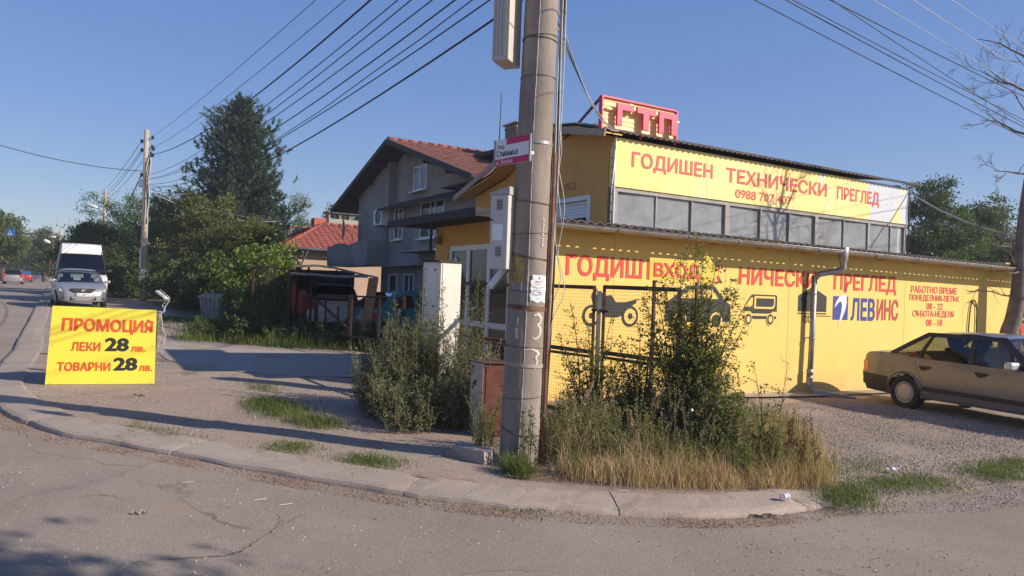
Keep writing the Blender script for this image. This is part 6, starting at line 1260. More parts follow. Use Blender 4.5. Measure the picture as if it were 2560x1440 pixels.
for (Y, pts, nm) in ((21.0, [(738, 664), (760, 662), (790, 661), (840, 668), (890, 680), (945, 692)], 'roof_sheet'), (20.0, [(722, 682), (780, 684), (840, 689), (920, 690)], 'lower_sheet')):
    vs = []; n = len(pts)
    for dy in (0, 4.0):
        for px, py in pts: q = AT(px, py, Y); vs.append((q[0] + (dy * -.25), q[1] + dy, q[2] + (dy * .02)))
    mb = MB(); mb.add(vs + [(x, y, z - .05) for x, y, z in vs], [(i, i + 1, n + i + 1, n + i) for i in range(n - 1)] + [(2 * n + i, 2 * n + i + 1, 3 * n + i + 1, 3 * n + i)[::-1] for i in range(n - 1)] + [(i, 2 * n + i, 2 * n + i + 1, i + 1) for i in range(n - 1)]); mb.build(nm, M_CPR, CP)
for px, Y, py in ((740, 21.1, 668), (778, 20.6, 686), (935, 21.1, 692), (840, 24.5, 675), (770, 24.8, 668)): g_ = gpt(px, Y); mb = MB(); mb.bar(g_, Vector((g_.x, g_.y, AT(px, py, Y)[2])), .06); mb.build('post', M_RUSTD, CP)
g_ = gpt(775, 25.5); mb = MB(); mb.box(g_.x - 1.2, g_.x + 1.5, g_.y, g_.y + .1, g_.z, g_.z + 1.9); mb.build('back_screen', M_DWOOD, CP)
# leaning orange-brown panel
a, b2 = gpt(905, 20.0), gpt(934, 20.2); OP = thing('leaning_panel', 'orange brown wooden panel leaning under the carport edge between the two cars', 'wooden panel', tuple(a))
mb = MB(); x1_ = (b2 - a).x; t0 = AT(920, 694, 20.3); mb.add([(0, 0, .3), (x1_ * .9, .05, .3), (t0[0] - a.x + .26, .45, t0[2] - a.z), (t0[0] - a.x, .4, t0[2] - a.z), (0, .04, .3), (x1_ * .9, .09, .3), (t0[0] - a.x + .26, .49, t0[2] - a.z), (t0[0] - a.x, .44, t0[2] - a.z)], [(0, 1, 2, 3), (7, 6, 5, 4), (0, 4, 5, 1), (1, 5, 6, 2), (2, 6, 7, 3), (3, 7, 4, 0)]); mb.build('panel', mat('orange_wood', (.42, .17, .07), .8, .2, 8), OP)
# red cloth bundle hanging on the fence
q = AT(735, 752, 18.4); RC = thing('red_cloth', 'red jacket like cloth hung over the yard fence left of the white car', 'cloth', tuple(q))
mb = MB(); mb.lathe([(.02, .42), (.05, .38), (.06, .30), (.05, .2), (.06, .1), (.06, -.04), (.02, -.3)], (0, 0, 0), 'z', 10); mb.lathe([(.02, .26), (.08, .24), (.12, .14), (.11, -.02), (.12, -.16), (.10, -.34), (.03, -.36)], (.2, .04, 0), 'z', 7); mb.build('fold', mat('dull_red_cloth', (.20, .032, .025), .95, .35, 14, .8, 14), RC)
# galvanised refuse container
q = G(542, 804); GB = thing('refuse_container', 'grey ribbed metal refuse container with lid at the edge of the bushes', 'refuse container', (q[0], q[1], q[2]), R(-18))
M_BIN = mat('weathered_zinc', (.25, .265, .28), .6, .2, 4, metal=.3)
mb = MB(); w0, w1_, d0, d1_, hh = .33, .42, .30, .38, .80
vs = [(-w0, -d0, .12), (w0, -d0, .12), (w0, d0, .12), (-w0, d0, .12), (-w1_, -d1_, hh), (w1_, -d1_, hh), (w1_, d1_, hh), (-w1_, d1_, hh)]; mb.add(vs, [(3, 2, 1, 0), (0, 1, 5, 4), (1, 2, 6, 5), (2, 3, 7, 6), (3, 0, 4, 7)]); mb.build('tub', M_BIN, GB)
for k in range(5):
    t = -.8 + .4 * k; mb = MB(); mb.bar((t * w0, -d0 - .012, .14), (t * w1_, -d1_ - .012, hh - .03), .035, .03); mb.build('rib', M_BIN, GB)
    mb = MB(); mb.bar((w0 + .012, t * d0, .14), (w1_ + .012, t * d1_, hh - .03), .035, .03); mb.build('rib', M_BIN, GB)
mb = MB(); mb.box(-w1_ - .04, w1_ + .04, -d1_ - .04, -d1_, hh - .02, hh + .03); mb.box(-w1_ - .04, w1_ + .04, d1_, d1_ + .04, hh - .02, hh + .03); mb.build('rim', M_BIN, GB)
mb = MB(); n = 8; vs = []
for i in range(n + 1):
    t = i / n; y = -d1_ + 2 * d1_ * t; z = hh + .03 + .10 * math.sin(math.pi * t); vs += [(-w1_ - .02, y, z), (w1_ + .02, y, z), (-w1_ - .02, y, z - .02), (w1_ + .02, y, z - .02)]
mb.add(vs, [(4 * i, 4 * i + 1, 4 * i + 5, 4 * i + 4) for i in range(n)] + [(4 * i + 3, 4 * i + 2, 4 * i + 6, 4 * i + 7) for i in range(n)] + [(4 * i, 4 * i + 4, 4 * i + 6, 4 * i + 2) for i in range(n)] + [(4 * i + 1, 4 * i + 3, 4 * i + 7, 4 * i + 5) for i in range(n)]); mb.build('lid', M_BIN, GB)
for x, y in ((-.28, -.25), (.28, -.25), (-.28, .25), (.28, .25)): mb = MB(); mb.lathe([(0, -.03), (.06, -.03), (.06, .03), (0, .03)], (x, y, .06), 'y', 12); mb.build('castor', M_TYRE, GB)
# concrete lump and litter by the pole foot
CL = MB(); 
def rock(name, label, cat, loc, sx, sy, sz, m, seed, sub=3, rz=0, nm=None):
    bm = bmesh.new(); bmesh.ops.create_cube(bm, size=1); bmesh.ops.subdivide_edges(bm, edges=bm.edges[:], cuts=sub, use_grid_fill=True); r_ = random.Random(seed)
    from mathutils import noise as mn
    for v in bm.verts:
        v.co = Vector((v.co.x * sx, v.co.y * sy, v.co.z * sz)); n_ = mn.noise(v.co * 5 / max(sx, .1) * .5 + Vector((seed, 0, 0))); v.co += v.co.normalized() * n_ * min(sx, sz) * .22
    me = bpy.data.meshes.new(name); bm.to_mesh(me); bm.free(); me.materials.append(m); o = bpy.data.objects.new(name, me); C.objects.link(o); o.location = loc; o.rotation_euler = (0, 0, rz); tag(o, label, cat); return o
q = G(1182, 1148); rock('concrete_block', 'broken grey concrete block lying in the shade left of the big pole foot', 'concrete block', (q[0], q[1], q[2] + .05), .42, .17, .13, M_CONC, 3, 4, R(-38))
q = G(1128, 1140); rock('concrete_chunk', 'small pale concrete chunk beside the broken block', 'stone', (q[0], q[1], q[2] + .02), .09, .07, .06, M_CONC, 5, 3, .4)
q = G(1960, 1255); PCU = thing('paper_cup', 'crushed white paper cup lying on the kerb near its right end', 'cup', (q[0], q[1], q[2] + .045), R(20)); mb = MB(); mb.lathe([(.018, -.035), (.024, 0), (.030, .03), (.033, .034), (.028, .034), (.02, -.03), (0, -.03)], (0, 0, 0), 'x', 14); mb.build('cup_wall', M_WHT, PCU)
def flat_litter(name, label, cat, px, py, w, l, m, rz, z=.012):
    q = G(px, py); mb = MB(); n = 5; vs = [((i / n - .5) * l, (j / 2 - .5) * w * (1 - .3 * (i % 2)), .012 * math.sin(i * 1.7 + j) + .014) for i in range(n + 1) for j in range(3)]
    mb.add(vs + [(x, y, z_ - .004) for x, y, z_ in vs], [(i * 3 + j, (i + 1) * 3 + j, (i + 1) * 3 + j + 1, i * 3 + j + 1) for i in range(n) for j in range(2)] + [(18 + i * 3 + j, 18 + i * 3 + j + 1, 18 + (i + 1) * 3 + j + 1, 18 + (i + 1) * 3 + j) for i in range(n) for j in range(2)])
    o = mb.build(name, m, recalc=False); o.location = (q[0], q[1], gz(q[0]) + z); o.rotation_euler = (0, 0, rz); tag(o, label, cat); return o
flat_litter('bark_piece', 'dark flattened bark strip in the gutter below the right kerb end', 'bark', 1908, 1276, .05, .22, M_SHEET, .1, -.05)
flat_litter('leaf_scrap', 'pale curled scrap lying on the asphalt in the lower left', 'scrap', 350, 1267, .03, .09, M_KERB, .3, -.05)
flat_litter('bark_piece', 'dark twig on the earth right of the yellow board foot', 'twig', 347, 993, .015, .2, M_SHEET, -.4, .01)
flat_litter('plastic_scrap', 'white plastic scrap on the gravel between the green tufts', 'scrap', 2232, 1182, .06, .16, M_WHT, .2, .03)
for k, (px, py, a) in enumerate(((470, 1192, .35), (652, 1234, .5), (716, 1246, .5), (1560, 1237, .1))): 
    q = G(px, py); mb = MB(); mb.bar((-.045, 0, .004), (.045, 0, .008), .004); o = mb.build('straw', mat('pale_straw', (.62, .5, .36), .9)); o.location = (q[0], q[1], gz(q[0]) + (.03 if k == 3 else -.048)); o.rotation_euler = (0, 0, a)
    tag(o, ('single pale straw on the asphalt nearest the left kerb', 'short pale straw on the asphalt left of the middle', 'tiny straw right beside the short pale one', 'long pale straw lying on the kerb below the dry grass')[k], 'straw')
# firewood stack and a yellow red kiosk side beyond the tree
WS = thing('firewood_stack', 'dark stacked firewood against the end of the yellow wall behind the car', 'firewood', yb_world(8.5, -.55, gz(11)), RZ)
lg = MB().lathe([(0, 0), (.05, 0), (.055, .4), (0, .4)], (0, 0, 0), 'y', 8).build('log', mat('dark_log', (.12, .06, .04), .9, .3, 12)); lme = lg.data; bpy.data.objects.remove(lg)
for j in range(9):
    for i in range(12 - (j > 6) * 3): piece(lme, 'log', WS, (i * .105 + (.05 if j % 2 else 0), random.uniform(-.04, .04), .05 + j * .095), 0, (random.uniform(.8, 1.1),) * 3)
KS = thing('kiosk', 'yellow and red painted kiosk side at the far right behind the tree', 'kiosk', (16.5, 22.5, gz(16.5)), R(20))
mb = MB(); mb.box(-1.4, 2.4, 0, 2, -.2, 1.65); mb.build('wall', mat('orange_yellow_paint', (.55, .30, .08), .8), KS)
for z in (.25, 1.25): mb = MB(); mb.box(-1.41, 2.41, -.006, -.001, z, z + .28); mb.build('stripe', mat('sign_red', (0, 0, 0)), KS)
mb = MB(); mb.box(-1.5, 2.5, -.1, 2.1, 1.65, 1.72); mb.build('roof', M_GALV, KS)
# ================================================================ vegetation
def unit(n): v = rng.normal(size=(n, 3)); return v / np.linalg.norm(v, axis=1)[:, None]
def leaf_quads(P, L, Wd, up=.3, tint=None, droop=None):
    """diamond leaves at P; returns verts, quads"""
    n = len(P); d = unit(n); d[:, 2] += up
    if droop is not None: d = d + droop
    d /= np.linalg.norm(d, axis=1)[:, None]; s = np.cross(d, unit(n)); s /= np.linalg.norm(s, axis=1)[:, None] + 1e-9
    L = np.broadcast_to(L, n)[:, None]; Wd = np.broadcast_to(Wd, n)[:, None]; nn = np.cross(d, s)
    a = P; b = P + d * L * .5 + s * Wd * .5 + nn * L * .06; c = P + d * L; e = P + d * L * .5 - s * Wd * .5 + nn * L * .06
    V = np.stack([a, b, c, e], 1).reshape(-1, 3); return V, np.arange(4 * n).reshape(n, 4)
def foliage(name, P, L, Wd, m, tint, parent=None, up=.3, kind=None, droop=None):
    V, Q = leaf_quads(P, L, Wd, up, droop=droop); return link(name, nmesh(name, V, Q, m, tint), parent, kind)
G_DARK = leafmat('dark_green_leaves', (.026, .050, .015), (.13, .185, .055)); G_MID = leafmat('mid_green_leaves', (.038, .072, .020), (.17, .23, .065)); G_OLV = leafmat('olive_leaves', (.045, .068, .018), (.21, .225, .07))
G_LIME = leafmat('lime_vine_leaves', (.06, .10, .018), (.21, .27, .055)); G_PINE = leafmat('pine_needles', (.016, .036, .026), (.080, .135, .085), trans=.15); G_GREY = leafmat('mugwort_leaves', (.05, .065, .028), (.26, .26, .14), trans=.3)
G_BUSH = leafmat('bush_leaves', (.065, .085, .024), (.29, .30, .10), trans=.5); G_DRY = leafmat('dry_grass_blades', (.30, .19, .105), (.70, .52, .34), trans=.3); G_GRASS = leafmat('green_grass_blades', (.038, .064, .016), (.17, .21, .060)); G_RED = leafmat('reddish_dock_seeds', (.09, .025, .015), (.22, .075, .05)); G_PALE = leafmat('pale_far_leaves', (.10, .14, .07), (.22, .26, .15))
M_BARK = mat('brown_bark', (.10, .075, .055), .95, .3, 5, .6, 18); M_BARKG = mat('grey_bark', (.17, .135, .12), .95, .3, 4, .8, 14, dirt=(.10, .07, .06), dscale=3)
M_TWIG = mat('pale_twig', (.30, .24, .17), .9, .2, 9); M_STEM = mat('weed_stem', (.14, .12, .06), .9, .2, 9)
def tree(name, label, cat, base, lobes, m, n_cl=120, per=120, leaf=.12, spread=.42, trunk=.18, group=None, wl=.55, shell=.45, seed=0, up=.25, tint0=.5, lean=(0, 0), branches=True, zmin=None):
    """lobes: (dx,dy,z,rx,ry,rz) ellipsoids relative to base"""
    global rng
    rng = np.random.default_rng(100 + seed); rd_ = random.Random(seed)
    T = thing(name, label, cat, base, 0, group); top = max(l[2] for l in lobes)
    mb = MB(); hz = top * .8; pts = [(0, 0, -.3)] + [(lean[0] * t + .15 * math.sin(t * 5 + seed), lean[1] * t, hz * t) for t in (.15, .35, .6, .8, 1)]
    mb.tube(pts, [trunk * 1.15, trunk, trunk * .85, trunk * .65, trunk * .42, trunk * .15], 9); mb.build('trunk', M_BARK, T)
    vol = np.array([l[3] * l[4] * l[5] for l in lobes]); pr = vol / vol.sum(); C_ = []
    for _ in range(n_cl):
        l = lobes[rng.choice(len(lobes), p=pr)]; u = unit(1)[0]; r_ = (shell + (1 - shell) * rng.random()) if rng.random() < .85 else rng.random() * .6
        c = np.array([l[0] + u[0] * l[3] * r_, l[1] + u[1] * l[4] * r_, l[2] + u[2] * l[5] * r_])
        if zmin is not None and c[2] < zmin: c[2] = zmin + abs(c[2] - zmin) * .3
        C_.append(c)
    C_ = np.array(C_)
    if branches:
        mb = MB()
        for c in C_[::max(1, n_cl // 45)]:
            t = min(.95, max(.15, c[2] / hz - .28)); s_ = Vector((lean[0] * t, lean[1] * t, hz * t)); e = Vector(c); mid = s_.lerp(e, .5) + Vector((0, 0, .12 * (e - s_).length))
            mb.tube([s_, mid, e], [trunk * .22, trunk * .13, trunk * .04], 5)
        mb.build('branch', M_BARK, T, 'stuff')
    k = rng.integers(int(per * .5), int(per * 1.5), n_cl); idx = np.repeat(np.arange(n_cl), k); N = len(idx)
    sp = spread * (.6 + .8 * rng.random(n_cl))[idx][:, None]; g = rng.normal(size=(N, 3)); g[:, 2] *= .62; P = C_[idx] + g * sp * .6
    zn = (C_[idx, 2] - C_[:, 2].min()) / (np.ptp(C_[:, 2]) + 1e-6); tint = np.clip(tint0 + .28 * (rng.random(n_cl) - .5)[idx] * 1.6 + .34 * (rng.random(N) - .5), 0, 1)
    L = leaf * (.7 + .6 * rng.random(N)); foliage('crown', P, L, L * wl, m, tint, T, up); return T
def base(px, Y, dz=0.): q = AT(px, 700, Y); return (q[0], Y, gz(q[0]) + dz)
def H_(py, px, Y): return AT(px, py, Y)[2] - gz(AT(px, py, Y)[0])
# ---- big pine: whorls of upturned limbs with needle tufts
def pine(name, label, bx, Y, htop, w, seed=1):
    global rng
    rng = np.random.default_rng(seed); b_ = base(bx, Y); T = thing(name, label, 'tree', b_); MB().tube([(0, 0, -.3), (.1, 0, htop * .4), (-.05, 0, htop * .75), (0, 0, htop * .97)], [.30, .24, .13, .03], 9).build('trunk', M_BARK, T)
    P = []; D = []; tn = []; mb = MB(); nwh = 38
    for i in range(nwh):
        t = i / (nwh - 1); z = htop * (.12 + .84 * t); rad = w * (1 - t) ** .60 * (.86 + .30 * rng.random()) + .30
        nb = int(8 - 2.5 * t)
        for j in range(nb):
            a = 2 * math.pi * (j + rng.random() * .8) / nb; r_ = rad * (.70 + .42 * rng.random()); up_ = .20 + .28 * t
            tip = np.array([r_ * math.cos(a), r_ * math.sin(a), z + r_ * up_ + .15 * rng.random()]); root = np.array([0, 0, z]); mid = (root + tip) / 2 - np.array([0, 0, r_ * .10])
            mb.tube([root, mid, tip], [.05 * (1.2 - t), .03, .01], 4)
            nt_ = max(5, int(r_ * 8.5))
            for k in range(nt_):
                u = .10 + .92 * k / nt_; c = (1 - u) ** 2 * root + 2 * u * (1 - u) * mid + u * u * tip; c = c + rng.normal(size=3) * np.array([.22, .22, .13]) * (.5 + u * .6)
                P.append(c); d = np.array([math.cos(a) * .5, math.sin(a) * .5, 1.0]) + rng.normal(size=3) * .35; D.append(d / np.linalg.norm(d)); tn.append(rng.random())
    P = np.array(P); D = np.array(D); tn = np.array(tn); per = 22; idx = np.repeat(np.arange(len(P)), per); N = len(idx)
    s = rng.random(N); base_ = P[idx] + D[idx] * (s * .42)[:, None]; dr = D[idx] * .75 + unit(N) * .75; L = .20 * (.7 + .6 * rng.random(N))
    dr /= np.linalg.norm(dr, axis=1)[:, None]; sd_ = np.cross(dr, unit(N)); sd_ /= np.linalg.norm(sd_, axis=1)[:, None]
    V = np.stack([base_ - sd_ * .026, base_ + sd_ * .026, base_ + dr * L[:, None] + sd_ * .014, base_ + dr * L[:, None] - sd_ * .014], 1).reshape(-1, 3)
    link('crown', nmesh('crown', V, np.arange(4 * N).reshape(N, 4), G_PINE, np.clip(tn[idx] * .6 + .4 * rng.random(N), 0, 1)), T); mb.build('limb', M_BARK, T, 'stuff'); print('pine', N)
pine('pine_tree', 'tall dark blue green pine towering over the roadside bushes', 592, 44, H_(245, 585, 44), 3.5)
# small conifer tip behind the pole
def con(px, Y, py): 
    h = H_(py, px, Y); tree('conifer_tree', 'small dark conifer tip just right of the tall pale pole top', 'tree', base(px, Y), [(0, 0, h * .72, .9, .9, h * .25), (0, 0, h * .45, 1.6, 1.6, h * .3)], G_PINE, 60, 90, .16, .35, .15, wl=.2, seed=3)
con(407, 52, 468)
rt_grp = 'roadside trees behind the tall pale pole'
h = H_(462, 290, 52); tree('acacia_tree', 'feathery tall acacia behind the slim lamp pole', 'tree', base(300, 52), [(-1.3, 0, h * .80, 1.5, 1.5, .9), (.9, 0, h * .76, 1.6, 1.5, 1.1), (2.6, 0, h * .66, 1.6, 1.6, 1.2), (0, 0, h * .5, 3.4, 2.5, 2.0), (-2.0, 0, h * .45, 2.2, 2, 1.6)], G_MID, 230, 110, .15, .50, .2, rt_grp, wl=.4, seed=4, shell=.3)
h = H_(545, 200, 47); tree('broadleaf_tree', 'dark dense tree hanging over the white van', 'tree', base(222, 47), [(0, 0, h * .75, 1.6, 1.6, h * .22), (-1.0, 0, h * .55, 1.6, 1.5, 1.2), (1.3, 0, h * .6, 1.6, 1.6, 1.3), (0, 0, h * .35, 2.2, 2, 1.4)], G_DARK, 210, 130, .14, .42, .16, rt_grp, seed=5, shell=.4)
h = H_(478, 415, 45); tree('broadleaf_tree', 'fresh green tree directly right of the tall pale pole', 'tree', base(412, 45), [(0, 0, h * .82, 1.2, 1.2, h * .17), (-.4, 0, h * .6, 1.7, 1.6, 1.4), (.8, 0, h * .5, 1.8, 1.6, 1.6), (0, 0, h * .3, 2.2, 1.8, 1.5)], G_MID, 230, 130, .14, .42, .16, rt_grp, seed=6, shell=.4, tint0=.6)
h = H_(470, 510, 36); tree('walnut_tree', 'broad olive brown tree under the pine on its left side', 'tree', base(508, 36), [(0, 0, h * .80, 1.5, 1.4, h * .20), (-1.0, 0, h * .62, 1.3, 1.3, 1.1), (1.2, 0, h * .62, 1.5, 1.4, 1.2), (0, 0, h * .38, 2.3, 1.8, 1.5)], G_OLV, 260, 120, .13, .36, .16, rt_grp, seed=7, shell=.4)
h = H_(540, 620, 33); tree('broadleaf_tree', 'rounded olive tree in front of the pine foot', 'tree', base(612, 33), [(0, 0, h * .78, 1.4, 1.3, h * .20), (-1.0, 0, h * .5, 1.4, 1.3, 1.0), (.8, 0, h * .5, 1.4, 1.3, 1.0)], G_OLV, 200, 120, .12, .34, .13, rt_grp, seed=8, shell=.4, tint0=.42)
h = H_(600, 345, 42); tree('broadleaf_tree', 'brownish green bushy tree just left of the tall pale pole', 'tree', base(330, 43), [(0, 0, h * .7, 1.7, 1.5, h * .28), (-1.6, 0, h * .5, 1.4, 1.3, 1.1), (1.4, 0, h * .55, 1.4, 1.3, 1.2), (0, 0, h * .25, 2.4, 1.6, 1.0)], G_OLV, 190, 120, .13, .40, .13, rt_grp, seed=9, shell=.4, tint0=.38)
def shrub(name, label, px, Y, py, rx, m, seed, leaf=.10, n=90, per=110, tint0=.5, ry=None, sp=.32, grp=None, wl=.55):
    h = H_(py, px, Y); return tree(name, label, 'shrub', base(px, Y), [(0, 0, h * .55, rx, ry or rx, h * .42), (rx * .3, 0, h * .3, rx * .9, (ry or rx) * .9, h * .3)], m, n, per, leaf, sp, .06, grp, seed=seed, shell=.35, tint0=tint0, wl=wl, zmin=.1)
gh = 'shrubs of the hedge under the roadside trees'
shrub('hedge_shrub', 'dark hedge shrub right beside the white van', 300, 40, 640, 1.8, G_DARK, 11, .12, 130, 130, .45, grp=gh)
shrub('hedge_shrub', 'dark hedge shrub straight behind the tall pale pole', 372, 41, 620, 1.7, G_DARK, 12, .12, 130, 130, .4, grp=gh)
shrub('hedge_shrub', 'hedge shrub above the floodlight on the yellow board', 455, 34, 640, 1.7, G_MID, 13, .11, 150, 130, .35, grp=gh)
shrub('hedge_shrub', 'dense shrub between the floodlight and the refuse container', 490, 31, 650, 1.6, G_OLV, 14, .10, 160, 130, .35, grp=gh)
shrub('hedge_shrub', 'dark shrub leaning over the refuse container', 556, 28.5, 655, 1.4, G_DARK, 15, .09, 160, 130, .4, grp=gh)
shrub('hedge_shrub', 'dark shrub right of the refuse container by the fence', 612, 25.5, 700, 1.1, G_DARK, 16, .08, 130, 130, .4, grp=gh)
shrub('grape_vine', 'sunlit lime green vine spilling over the left end of the yard fence', 655, 23.5, 592, 1.25, G_LIME, 17, .11, 120, 95, .6, sp=.34, wl=.8)
shrub('grape_vine', 'lime green vine trailing lower towards the refuse container', 588, 25.5, 625, 1.2, G_LIME, 18, .10, 60, 80, .4, sp=.34, wl=.8)
shrub('grape_vine', 'bright leaves hanging from the vine at the carport corner', 700, 22.6, 610, .55, G_LIME, 19, .11, 40, 80, .65, sp=.26, wl=.8)
h = H_(462, 745, 75); tree('slender_tree', 'thin pale tree seen between the pine and the grey house', 'tree', base(742, 75), [(0, 0, h * .84, 1.2, 1, h * .14), (.4, 0, h * .62, 1.9, 1.5, h * .18), (0, 0, h * .45, 2.4, 2, h * .2)], G_PALE, 130, 70, .17, .55, .15, seed=20, shell=.2)
h = H_(478, 850, 62); tree('broadleaf_tree', 'dark tree peeping out left of the grey house eaves', 'tree', base(868, 62), [(-.6, 0, h * .80, 1.7, 1.5, h * .15), (-1.2, 0, h * .62, 1.6, 1.3, 1.2), (1.5, 0, h * .62, 2.4, 2, 1.8), (0, 0, h * .45, 3, 2, 1.5)], G_DARK, 150, 90, .18, .5, .2, seed=21, shell=.4)
# far left
h = H_(566, 112, 100); tree('broadleaf_tree', 'round dark tree beyond the road lamps at the left', 'tree', base(112, 100), [(0, 0, h * .76, 1.8, 1.8, h * .20), (-1.4, 0, h * .58, 1.8, 1.6, 1.5), (1.4, 0, h * .55, 2, 1.8, 1.6), (.3, 0, h * .35, 1.9, 1.6, 2)], G_MID, 190, 110, .26, .65, .3, seed=22, shell=.4, tint0=.45)
gl = 'row of trees on the far side of the main road'
for k, (px, Y, py, r_) in enumerate(((-110, 62, 480, 3.4), (-12, 74, 515, 2.6), (4, 92, 552, 2.8), (34, 118, 590, 3.2), (50, 150, 622, 3.6), (62, 200, 645, 4.5), (74, 270, 655, 5))):
    h = H_(py, px, Y); tree('broadleaf_tree', ('large tree cut by the left picture edge', 'first full tree of the row left of the crossing sign', 'tree right behind the crossing sign panel', 'fourth tree of the row under the mast arm', 'fifth and paler tree of the far row', 'sixth distant tree of the far row', 'smallest and last tree where the road vanishes')[k], 'tree', base(px, Y), [(0, 0, h * .75, r_ * .8, r_ * .8, h * .24), (-r_ * .5, 0, h * .58, r_ * .8, r_ * .7, h * .18), (r_ * .5, 0, h * .52, r_ * .7, r_ * .7, h * .16), (0, 0, h * .42, r_ * .8, r_ * .8, h * .14)], G_MID if k % 2 else G_OLV, 130, 90, .003 * Y + .05, r_ * .22, .25, gl, seed=30 + k, shell=.4, tint0=.42)
for k, (px, Y, py, r_) in enumerate(((135, 130, 640, 3.4), (108, 160, 655, 3.0), (96, 210, 662, 3.0))):
    h = H_(py, px, Y); tree('broadleaf_tree', ('low tree just left of the white van roof', 'small far tree near the vanishing kerb', 'tiny far tree beside the vanishing road')[k], 'tree', base(px, Y), [(0, 0, h * .6, r_, r_, h * .4)], G_DARK, 90, 90, .003 * Y, r_ * .25, .2, seed=40 + k, shell=.3)
# right side behind the hall
h = H_(438, 2350, 36); tree('broadleaf_tree', 'dense dark tree rising behind the right end of the glazed hall', 'tree', base(2352, 36), [(-.6, 0, h * .82, 1.5, 1.4, h * .16), (.8, 0, h * .66, 1.6, 1.5, 1.3), (-1.4, 0, h * .6, 1.3, 1.3, 1.2), (0, 0, h * .42, 2.4, 2, 1.7)], G_DARK, 300, 130, .13, .38, .22, seed=50, shell=.4, tint0=.55)
h = H_(470, 2460, 38); tree('broadleaf_tree', 'dark tree behind the leafless tree on the right', 'tree', base(2470, 38), [(-.2, 0, h * .80, 1.5, 1.4, h * .16), (.8, 0, h * .6, 1.5, 1.5, 1.2), (-1.2, 0, h * .5, 1.6, 1.3, 1.4), (.5, 0, h * .3, 2.6, 2, 1.5)], G_DARK, 260, 130, .13, .40, .22, seed=51, shell=.4, tint0=.5)
h = H_(600, 2440, 31); tree('broadleaf_tree', 'bright green shrub crown just above the gutter end', 'tree', base(2440, 31), [(0, 0, h * .75, 1.9, 1.5, h * .22)], G_MID, 90, 120, .12, .36, .12, seed=52, shell=.3, tint0=.7)
h = H_(560, 2580, 27); tree('broadleaf_tree', 'dark tree cut by the right picture edge behind the kiosk', 'tree', base(2600, 30), [(0, 0, h * .8, 1.6, 1.6, h * .3), (.5, 0, h * .4, 2.4, 2, 1.6)], G_DARK, 180, 120, .12, .38, .2, seed=53, shell=.4)
# low treeline closing the horizon
n = 26000; ang = rng.uniform(-60, 60, n); rr = rng.uniform(190, 260, n); X = rr * np.sin(np.radians(ang)); Y = rr * np.cos(np.radians(ang)); hh = (3.2 + 2.0 * np.sin(ang * .9) + 1.4 * np.sin(ang * 2.3 + 1) + rng.random(n) * 1.2); Z = rng.random(n) ** .6 * hh - .3
keep = np.abs(ang + 31.8) > 1.0; P = np.stack([X, Y, Z], 1)[keep]; o = foliage('far_treeline', P, 1.8, 1.2, G_DARK, rng.random(len(P)) * .6 + .1, kind='stuff')
# ---- leafless tree on the right, leaning trunk
def bare_tree():
    T = thing('leafless_tree', 'leafless tree with leaning grey trunk at the right edge beyond the parked car', 'tree', (11.75, 17.35, gz(11.7)))
    b0 = Vector((0, 0, 0)); 
    def rel(px, py, Y): return Vector(AT(px, py, Y)) - Vector((11.75, 17.35, gz(11.7)))
    tr = [rel(2512, 900, 17.3), rel(2520, 850, 17.3), rel(2533, 800, 17.3), rel(2544, 740, 17.3), rel(2549, 680, 17.3), rel(2552, 620, 17.3), rel(2558, 540, 17.3), rel(2572, 440, 17.2), rel(2588, 340, 17.1), rel(2600, 240, 17.0), rel(2606, 160, 17.0)]
    tr[0].z = -.3
    MB().tube(curve_pts(tr, 4), list(np.linspace(.21, .035, (len(tr) - 1) * 4 + 1)), 12).build('trunk', M_BARKG, T)
    rd_ = random.Random(5); 
    def grow(mb, p, d, L, r_, dep):
        pts = [p]; n_ = 6
        for i in range(n_):
            d = (d + Vector((rd_.gauss(0, .17), rd_.gauss(0, .17), rd_.gauss(.03, .15)))).normalized(); pts.append(pts[-1] + d * L / n_)
            if dep > 0 and i >= 1 and rd_.random() < .78:
                a = rd_.uniform(-1, 1); s_ = Vector((rd_.gauss(0, 1), rd_.gauss(0, 1), rd_.gauss(.3, .8))); s_ = (d * .7 + s_.normalized() * .8).normalized(); grow(mb, pts[-1], s_, L * rd_.uniform(.35, .6), r_ * (1 - i / n_ * .6) * .55, dep - 1)
        mb.tube(pts, [max(.004, r_ * (1 - .8 * i / n_)) for i in range(n_ + 1)], 6 if r_ > .02 else 4)
    heads = [(7, (-1.0, -.15, .2), .95, .03), (8, (-1, .1, .12), 1.25, .035), (8, (-1, -.5, .5), 1.2, .035), (9, (-1, .1, .25), 1.35, .035), (9, (-.7, -.4, .9), 1.2, .03), (5, (-1, .05, .0), .8, .028), (5, (-.8, .3, .6), .8, .024), (7, (1, .2, .6), 1.6, .04), (8, (.9, -.4, .6), 1.6, .04), (9, (.3, .1, 1), 1.6, .04), (4, (-.9, -.3, .45), .7, .022), (10, (-1, 0, .3), 1.5, .035)]
    for i, d, L, r_ in heads: mb = MB(); grow(mb, tr[i], Vector(d).normalized(), L, r_, 3); mb.build('limb', M_BARKG, T)
    # stub branches near the wall that throw the forked shadows
    for i, d, L in ((3, (-1, -.5, .25), .9), (3, (.8, -.7, .5), .6), (4, (-.9, -.6, -.3), .7)): mb = MB(); grow(mb, tr[i], Vector(d).normalized(), L, .03, 1); mb.build('limb', M_BARKG, T)
bare_tree()
def crown_tree(label, x, y, h, seed, lob):  # trees standing outside the frame: they shade the scene and close the view behind the camera
    tree('broadleaf_tree', label, 'tree', (x, y, gz(x)), lob, G_MID, 46, 50, .15, .5, .22, seed=seed, shell=.5)
